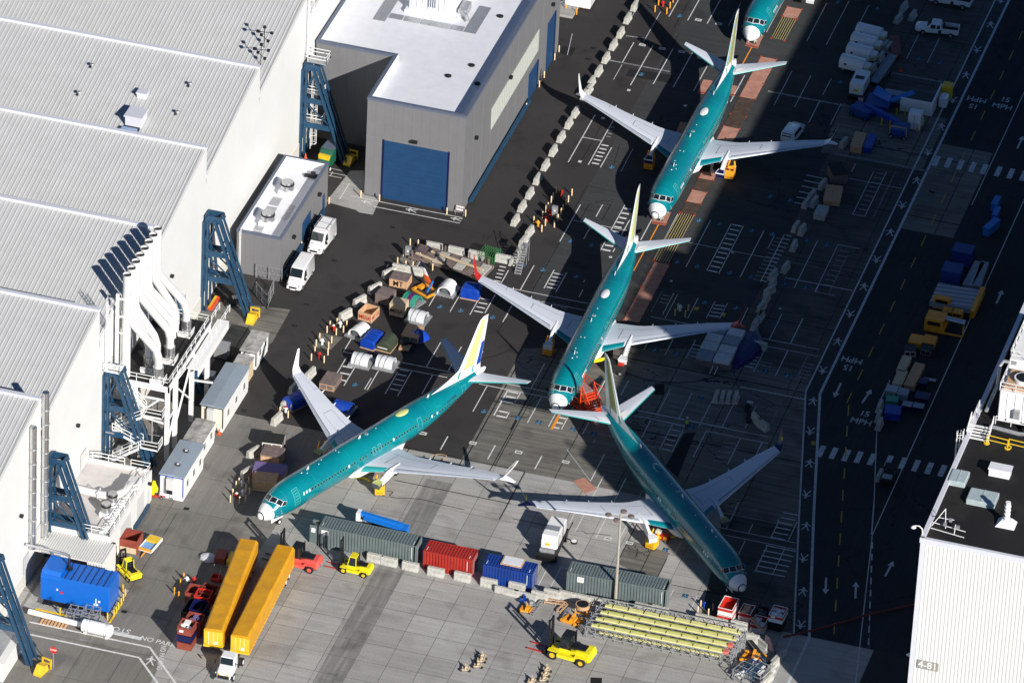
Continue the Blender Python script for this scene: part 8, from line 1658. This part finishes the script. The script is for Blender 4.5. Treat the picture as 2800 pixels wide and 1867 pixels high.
# stair truck / red stairs at nose of middle plane
M['stair_red'] = mat('signal red steel', (.78,.07,.015), .45, var=.08)
p = Zp(1450,900,.1722,835,960,2.6); e = empty('boarding_stair', (p.x,p.y,0), -.72); tag(e, 'bright red scaffold stair beside the nose of the middle plane', 'boarding stair'); zt = 2.9
m = MB(); m.box(-1.3,-1.0,zt-.1,1.1,1.0,zt); m.build('deck', M['galv'], e); m = MB()
for k in range(7): m.box(-1.3,-1+.3*k,zt+.005,1.1,-.95+.3*k,zt+.03)
m.build('deck_grating', M['stair_red'], e); m = MB()
for x in (-1.2,1.0):
    for y in (-.95,.95): m.beam((x,y,0),(x,y,zt+1.1),.12)
for z in (.5,1.7,zt,zt+.55,zt+1.1):
    m.beam((-1.2,.95,z),(1.0,.95,z),.09)
    if z < zt: m.beam((-1.2,-.95,z),(1,-.95,z),.09); m.beam((-1.2,-.95,z),(-1.2,.95,z),.09); m.beam((1,-.95,z),(1,.95,z),.09)
m.beam((-1.2,-.95,.5),(1,-.95,1.7),.08); m.beam((-1.2,.95,.5),(1,.95,1.7),.08); m.beam((1,-.95,.5),(1,.95,1.7),.08); m.build('frame', M['stair_red'], e)
m = MB()
for y in (-.85,.85):
    m.beam((1.1,y,zt-.1),(4.0,y,.3),.12,.3)
    for h in (.55,1.05): m.beam((1.1,y,zt+h),(4.0,y,.3+h),.08)
    for t in (0,.25,.5,.75,1): m.beam((1.1+2.9*t,y,zt-2.6*t),(1.1+2.9*t,y,zt+1.05-2.6*t),.08)
for k in range(11): t = (k+.5)/11; m.cbox((1.1+2.9*t,0,zt-2.6*t-.1),(.26,1.65,.08))
m.build('stair_flight', M['stair_red'], e); m = MB(); m.bev(-.9,-.9,.1,3.0,.9,.5,.05); m.build('base', M['rust_red'], e); m = MB(); m.beam((1.0,.95,zt+1.1),(3.9,2.2,zt+.3),.06); m.beam((1,.95,1.7),(2.4,2.3,0),.06); m.build('handrail', M['stair_red'], e)
for x in (-.8,2.7):
    for y in (-.95,.95): wheel2(e, x, y, .25, .15, 'stair_red')
# ================================================================ YELLOW SPAR RACKS
M['spar_yellow'] = mat('primer yellow spar', (.76,.73,.32), .5, c2=(.60,.57,.20), scale=1.2)
for r_ in range(4):
    e = empty('spar_rack', (26.3+.15*r_, -58.2+1.45*r_, 0), .008); tag(e, '%s long grey truss rack of pale yellow spars counted from the front' % ORD[r_+1], 'spar rack', 'long racks of pale yellow spars'); L_ = 17.6; zt = 1.5
    m = MB(); n = 15
    for y in (0,.8):
        m.beam((0,y,.35),(L_,y,.35),.1); m.beam((0,y,zt),(L_,y,zt),.1)
        for k in range(n+1):
            x = L_*k/n; m.beam((x,y,.0),(x,y,zt),.08)
            if k < n: m.beam((x,y,.35 if k % 2 else zt),(x+L_/n,y,zt if k % 2 else .35),.05)
    for k in range(n+1): x = L_*k/n; m.beam((x,0,zt),(x,.8,zt),.07); m.beam((x,0,.35),(x,.8,.35),.07)
    if r_ == 3:
        m.beam((0,1.1,zt+.5),(L_,1.1,zt+.5),.1)
        for k in range(n): x = L_*k/n; m.beam((x,.8,zt),(x+L_/n/2,1.1,zt+.5),.06); m.beam((x+L_/n/2,1.1,zt+.5),(x+L_/n,.8,zt),.06)
    m.build('truss', M['galv'], e)
    for q_, (y, z, w_) in enumerate(((.22,zt+.12,.34),(.62,zt+.1,.22),(.4,zt+.36,.16),(.3,.75,.3))):
        if r_ == 3 and q_ == 2: continue
        m = MB(); sl = (q_-1)*.02; m.beam((.6+.3*q_,y,z),(L_-.5-.25*q_,y+sl*3,z),w_,.10 if q_ else .2); m.build('spar', M['spar_yellow'] if q_ != 2 else M['olive_spar'] if 'olive_spar' in M else M['primer_dk'], e)
    m = MB()
    for k in range(9): m.box(1.5+1.9*k,-.02,zt+.2,1.56+1.9*k,.75,zt+.26)
    m.build('clamps', M['rubber'], e)
    if r_ < 2: m = MB(); m.box(L_-1.0,-.05,zt-.1,L_-.4,.6,zt+.32); m.build('red_tag', mat('pink red tag', (.65,.16,.12), .6), e)
    m = MB()
    for x in (-.15,.1): m.beam((x,-.2,0),(x,1.0,1.7),.07); m.beam((L_-x,-.2,0),(L_-x,1.0,1.7),.07)
    m.build('end_stand', M['galv'], e)
# odd items left of racks
def orange_junk(tl, x, y, lab, sc=1.0, m_='orange', rz=0):
    p = Zp(*tl, x, y); e = empty('tow_fixture', (p.x,p.y,0), rz); tag(e, lab, 'fixture'); m = MB(); s = sc
    m.beam((-.9*s,-.5*s,.25),(.9*s,-.3*s,.25),.22*s); m.beam((-.8*s,.5*s,.25),(.9*s,.4*s,.25),.2*s); m.beam((-.7*s,-.6*s,.25),(-.6*s,.6*s,.25),.25*s); m.beam((.6*s,-.6*s,.3),(.7*s,.6*s,.3),.2*s); m.beam((0,-.5*s,.3),(0,.5*s,.8),.18*s); m.cbox((.2*s,0,.55),(.5*s,.6*s,.3)); m.build('frame', M[m_], e); m = MB(); m.tube([(-.9*s,-.6*s,.18),(-.9*s,-.45*s,.18)],.18,8); m.tube([(.9*s,-.6*s,.18),(.9*s,-.45*s,.18)],.18,8); m.build('castor', M['rubber'], e)
    return e
orange_junk(t23,545,1010,'bright orange wheeled fixture between the ground frames and the racks',1.3,rz=-.3); orange_junk(t23,130,910,'small orange fixture at the left end of the ground frames',.9); orange_junk(t23,160,860,'grey and orange fixture behind the small orange one',.8,'galv',.5)
orange_junk(t23,105,820,'small deep blue stand by the end of the beige beams',.6,'tarp_blue')
p = Zp(*t23,640,930); e = empty('oil_drum_cart', (p.x,p.y,0)); tag(e, 'rusty orange round basin on a stand behind the orange fixture', 'basin'); m = MB(); m.cyl((0,0,.9),.85,.45,18,0); m.cyl((0,0,1.351),.72,.02,18,1); m.build('basin', [M['wood'], M['black']], e, True); m = MB(); m.beam((-.7,-.5,0),(-.7,-.5,.9),.12); m.beam((.7,-.5,0),(.7,-.5,.9),.12); m.beam((.7,.5,0),(.7,.5,.9),.12); m.beam((-.7,.5,0),(-.7,.5,.9),.12); m.beam((-.7,-.5,.3),(.7,-.5,.3),.1); m.build('stand', M['orange'], e)
def frame_low(tl, x0, y0, x1, y1, w_, lab, m_='galv', h=.3):
    a, b_ = Zp(*tl, x0, y0), Zp(*tl, x1, y1); d = Vector((b_.x-a.x, b_.y-a.y)); L_ = d.length; e = empty('ground_frame', (a.x,a.y,0), math.atan2(d.y,d.x)); tag(e, lab, 'frame', 'low steel frames on the ground'); m = MB()
    for y in (-w_/2,w_/2): m.beam((0,y,h),(L_,y,h),.12)
    for k in range(max(3,int(L_/.7))): x = L_*k/(max(3,int(L_/.7))-1); m.beam((x,-w_/2,h),(x,w_/2,h),.12); m.beam((x,-w_/2,0),(x,-w_/2,h),.08); m.beam((x,w_/2,0),(x,w_/2,h),.08)
    m.build('bars', M[m_], e)
frame_low(t23,180,950,290,805,.35,'narrow pale ladder frame on the ground, left side of the open bay'); frame_low(t23,300,830,500,860,.6,'low rusty ladder frame along the back of the open bay','wood'); frame_low(t23,425,930,500,850,.5,'short rusty frame at the right of the open bay','wood'); frame_low(t23,465,1000,520,900,.35,'short pale frame beside the orange fixture')
for k, (x, y) in enumerate(((2060,1340),(2050,1370),(2020,1420),(1910,1450))):
    p = Zp(*t13,x,y); e = orange_junk(t13,x,y,'%s small tan trestle from the top, on the open concrete at the bottom' % ORD[k+1],.55,'cardboard',.2)
for k, (x, y) in enumerate(((315,1455),(300,1500),(285,1545),(180,1560))): orange_junk(t23,x,y,'%s small tan trestle from the top, below the large forklift' % ORD[k+1],.55,'cardboard',.2)
# bottom right clutter
p = Zp(*zJ,1105,1030,.4); a = Zp(*zJ,945,830,.5); b_ = Zp(*zJ,1270,1230,.5); e = empty('long_ramp', (a.x,a.y,0)); tag(e, 'long dark folded ramp lying diagonally at the right end of the racks', 'ramp'); m = MB(); m.beam((0,0,.4),(b_.x-a.x,b_.y-a.y,.4),.75,.3); m.build('deck', M['rubber'], e); m = MB(); m.beam((-.4,.1,.45),(b_.x-a.x-.4,b_.y-a.y+.1,.45),.08,.4); m.build('edge_rail', M['galv'], e)
orange_junk(zJ,1010,1150,'amber scorched fixture beside the long dark ramp',1.6,'orange'); 
for k, (x, y, m_, lab) in enumerate(((850,1420,'galv','left silver wheeled rack in the bottom right corner group'),(1010,1400,'steel_blue','blue topped wheeled rack between two silver ones at the bottom right'),(1150,1440,'galv','right silver wheeled rack in the bottom right corner group'),(1060,1320,'steel_blue','small blue stand behind the silver wheeled racks'))):
    p = Zp(*zJ, x, y); e = empty('wheeled_rack', (p.x,p.y-.6,0), -.3); tag(e, lab, 'rack', 'wheeled racks at the bottom right'); m = MB()
    for x_ in (-.7,.7):
        for y_ in (-1.1,1.1): m.beam((x_,y_,.1),(x_,y_,1.6),.08)
    for z in (.3,.9,1.5):
        for x_ in (-.7,.7): m.beam((x_,-1.1,z),(x_,1.1,z),.07)
        for y_ in (-1.1,0,1.1): m.beam((-.7,y_,z),(.7,y_,z),.07)
    m.build('frame', M[m_], e); m = MB()
    for k2 in range(6): m.cbox((random.uniform(-.4,.4),random.uniform(-.8,.8),random.uniform(.6,1.5)),(.3,.5,.12))
    m.build('loose_parts', M['white_paint' if k != 1 else 'mach_blue'], e)
    for x_ in (-.7,.7): wheel2(e, x_, -1.1, .12, .08, 'galv')
p = Zp(*zJ,1300,960,.4); e = empty('striped_winglet', (p.x,p.y,0), -.6); tag(e, 'pale pink striped panel leaning in the shade at the rack end', 'panel'); m = MB(); m.loft([[(x-.4*c,0,z),(x+.4*c,0,z),(x+.4*c,.1,z),(x-.4*c,.1,z)] for x, z, c in ((0,.1,2.0),(-.3,1.0,1.6),(-.6,1.8,.7))]); m.build('skin', mat('pink white panel', (.70,.55,.54), .5, c2=(.5,.2,.2), scale=2), e); m = MB(); m.beam((-.8,.3,0),(.8,.3,0),.15); m.build('foot', M['black'], e)
# middle-right shaded load with blue tarp
p = Zp(*zD,560,250,.5); e = empty('wing_panel_stack', (p.x,p.y,0), -.0); tag(e, 'shaded wooden pallet stack of silver wrapped panels below the red winglet', 'panel stack'); m = MB(); m.box(-2.3,-4.8,.1,2.3,3.6,.9); m.build('timber_base', M['wood_dark'], e)
for i_ in range(2):
    for j_ in range(4): m = MB(); m.bev(-2.2+2.25*i_,-4.6+2.05*j_,.9,-.1+2.25*i_,-2.75+2.05*j_,1.35+.05*((i_+j_)%2),.06); m.build('wrapped_panel', M['tarp_white'] if (i_+j_) % 3 else M['office_roof'], e)
m = MB(); m.beam((.2,-4.9,.6),(.2,-6.6,.5),.1); m.beam((.8,-4.9,.6),(.8,-6.6,.5),.1); m.build('fork_tines', M['white_paint'], e)
p = Zp(*zD,740,270,.4); M['tarp_dark'] = mat('dark indigo tarpaulin', (.006,.006,.12), .5, c2=(.004,.004,.07), scale=1, bump=.6); e = empty('indigo_tarp', (p.x,p.y,0), .0); tag(e, 'dark indigo tarpaulin draped beside the silver wrapped panels', 'tarpaulin'); m = MB(); rg = []
for r_, z in ((1,.02),(.92,.5),(.7,.9),(.3,1.0)): rg.append([((1.9*cos(2*pi*k/12)*(1+.15*sin(k*2.3))+.3*sin(2*pi*k/12)*2.0)*r_, 4.6*sin(2*pi*k/12)*(1+.1*cos(k*1.9))*r_, z) for k in range(12)])
m.loft(rg); m.build('cloth', M['tarp_dark'], e)
# person in a green vest
p = Zp(*t22,1592,815)
def person(loc, rz, lab):
    bm_v = [(0,0,.92),(0,0,1.12),(0,0,1.36),(0,0,1.50),(0,.01,1.62),(0,.0,1.74),(.17,0,1.42),(.24,.04,1.16),(.22,.16,.98),(-.17,0,1.42),(-.25,.02,1.16),(-.23,.1,.95),(.1,0,.88),(.11,.03,.48),(.12,-.02,.08),(-.1,0,.88),(-.11,-.05,.48),(-.12,-.12,.08),(.13,.12,.04),(-.13,.02,.04)]
    ed = [(0,1),(1,2),(2,3),(3,4),(4,5),(2,6),(6,7),(7,8),(2,9),(9,10),(10,11),(0,12),(12,13),(13,14),(0,15),(15,16),(16,17),(14,18),(17,19)]
    rad = [.15,.14,.17,.07,.10,.09,.08,.055,.045,.08,.055,.045,.10,.075,.055,.10,.075,.055,.05,.05]
    me = bpy.data.meshes.new('person'); me.from_pydata(bm_v, ed, []); o = bpy.data.objects.new('person', me); col.objects.link(o)
    md = o.modifiers.new('skin', 'SKIN'); 
    for i_, r_ in enumerate(rad): me.skin_vertices[0].data[i_].radius = (r_, r_*.8 if i_ < 4 else r_)
    me.skin_vertices[0].data[0].use_root = True
    s_ = o.modifiers.new('sub', 'SUBSURF'); s_.levels = 1; s_.render_levels = 1
    me.materials.append(M['navy']); o.location = loc; o.rotation_euler = (0,0,rz); tag(o, lab, 'person')
    m = MB(); m.loft([[(w_*cos(2*pi*k/12), d_*sin(2*pi*k/12), z) for k in range(12)] for z, w_, d_ in ((.92,.19,.15),(1.15,.19,.15),(1.38,.235,.16),(1.46,.14,.12))]); v = m.build('vest', mat('hi-vis green', (.35,.75,.05), .6), o, True)
    m = MB(); m.loft([[(w_*cos(2*pi*k/10), w_*1.15*sin(2*pi*k/10), z) for k in range(10)] for z, w_ in ((1.70,.125),(1.80,.115),(1.86,.06))]); m.build('hard_hat', M['white_paint'], o, True)
    return o
try: person((p.x,p.y,0), .4, 'lone person in a bright green vest walking in the shaded parking lot')
except Exception as ex: print('person failed', ex)
p = Zp(*t22,1735,800); e = empty('a_frame_sign', (p.x,p.y,0)); tag(e, 'white folding trestle standing right of the person', 'trestle'); m = MB(); m.beam((-.5,0,0),(-.25,0,1.5),.07); m.beam((0,0,0),(-.25,0,1.5),.07); m.beam((.45,.2,0),(.6,.2,1.5),.09); m.beam((-.25,0,1.5),(.6,.2,1.5),.07); m.build('frame', M['galv'], e)
e = empty('cable_pile', Zp(*zD,750,780)); tag(e, 'dark chain like pile of parts in the shaded lot', 'pile'); m = MB()
for k in range(12): m.cbox((.08*k+random.uniform(-.3,.3), 1.6-.32*k, .2),(.5,.4,.35))
m.build('parts', M['rubber'], e); m = MB(); m.cbox((0,1.9,.3),(.8,.5,.4)); m.build('cap', M['galv'], e)
# barricade by the blue door
p = Zp(*t11,1860,385); e = empty('barricade', (p.x,p.y,0), -.1); tag(e, 'orange and white folding barricade at the grey building corner', 'barricade'); m = MB(); m.box(-.6,-.02,.5,.6,.02,.8); m.box(-.6,-.02,.95,.6,.02,1.2); m.build('boards', M['white_paint'], e); m = MB()
for k in range(4): m.beam((-.5+.32*k,-.03,.95),(-.35+.32*k,-.03,1.2),.1,.01); m.beam((-.5+.32*k,-.03,.5),(-.35+.32*k,-.03,.8),.1,.01)
m.build('stripes', M['orange_cone'], e); m = MB(); m.beam((-.55,-.3,0),(-.55,0,1.2),.05); m.beam((.55,-.3,0),(.55,0,1.2),.05); m.beam((-.55,.3,0),(-.55,0,1.2),.05); m.beam((.55,.3,0),(.55,0,1.2),.05); m.build('legs', M['galv'], e)
# black ground equipment near brace two
for tl, x, y, m_, lab in ((t01,2130,1210,'rubber','dark parts trolley on the pad beside the brace with a yellow guard'),(t01,2200,1170,'galv','grey parts trolley on the pad beside the brace with a yellow guard')):
    p = Zp(*tl, x, y); e = empty('parts_trolley', (p.x,p.y,0), .5); tag(e, lab, 'trolley'); m = MB(); m.box(-1.1,-.6,.3,1.1,.6,.42)
    for k in range(8): m.tube([(-1+.25*k,-.5,.45+.1*(k%3)),(-.8+.25*k,.5,.5)],.07,6)
    m.build('tray', M[m_], e)
    for x_ in (-.9,.9): wheel2(e, x_, -.6, .2, .1, 'galv')
p = Zp(*t01,1915,1235); m = MB(); m.box(-.15,-1.6,.02,.5,1.3,.35,0); m.box(-.1,-1.6,.351,.2,1.3,.38,1); tag(m.build('red_beam', [M['stair_red'], M['yellow']], None, loc=(p.x,p.y+1.0,0)), 'red and yellow beam lying at the foot of a blue brace', 'beam')
p = Zp(*t02,1395,1420); e = empty('yellow_hoist', (p.x,p.y,0)); tag(e, 'yellow engine hoist with a red jack at the annex corner', 'hoist'); m = MB(); m.beam((0,0,0),(.1,0,2.2),.3); m.beam((.1,0,2.2),(.5,0,1.2),.2); m.cbox((.2,0,1.0),(.8,.4,.5)); m.build('column', M['yellow_lift'], e); m = MB(); m.beam((0,-.2,.15),(1.5,.2,.2),.2); m.build('jack', M['red'], e)
for x_ in (-.3,1.2): wheel2(e, x_, -.3, .18, .12, 'galv')
e = empty('hand_cart', Zp(*t02,1510,1455)); tag(e, 'grey hand cart frame against the nearest portable office', 'cart'); m = MB(); m.beam((-.8,0,.3),(.8,-.1,.3),.06); m.beam((-.8,0,.3),(-.8,0,1.1),.06); m.beam((.8,-.1,.3),(.8,-.1,1.1),.06); m.beam((-.8,.5,.3),(.8,.4,.3),.06); m.beam((-.8,0,1.1),(-.5,0,1.1),.06); m.build('frame', M['galv'], e)
for x_ in (-.7,.7): wheel2(e, x_, .2, .15, .08, 'galv')
# sand coloured structure at top near grey building end
a = Zp(*t20,420,150,0); e = empty('dock_stair', (a.x-2.5,a.y+.5,0)); tag(e, 'pale landing with white railed machine at the far end of the grey building', 'loading dock'); m = MB(); m.box(0,-.5,0,4.5,7,.35); m.build('slab', M['concrete_new'], e); m = MB(); m.bev(2.6,2.2,.4,6.2,6.5,1.8,.1); m.build('white_unit', M['van_white'], e); m = MB(); m.box(.2,1.0,.36,.9,1.6,1.6); m.build('blue_box', M['lift_blue'], e); railing(e, [(1.8,.8,.35),(3.2,4.0,.35)], 1.0, 'galv')
# tidy helper flags
for o in bpy.data.objects:
    if 'used' in o: del o['used']
for o in list(bpy.data.objects):
    if o.parent is not None and 'category' in o: del o['category']
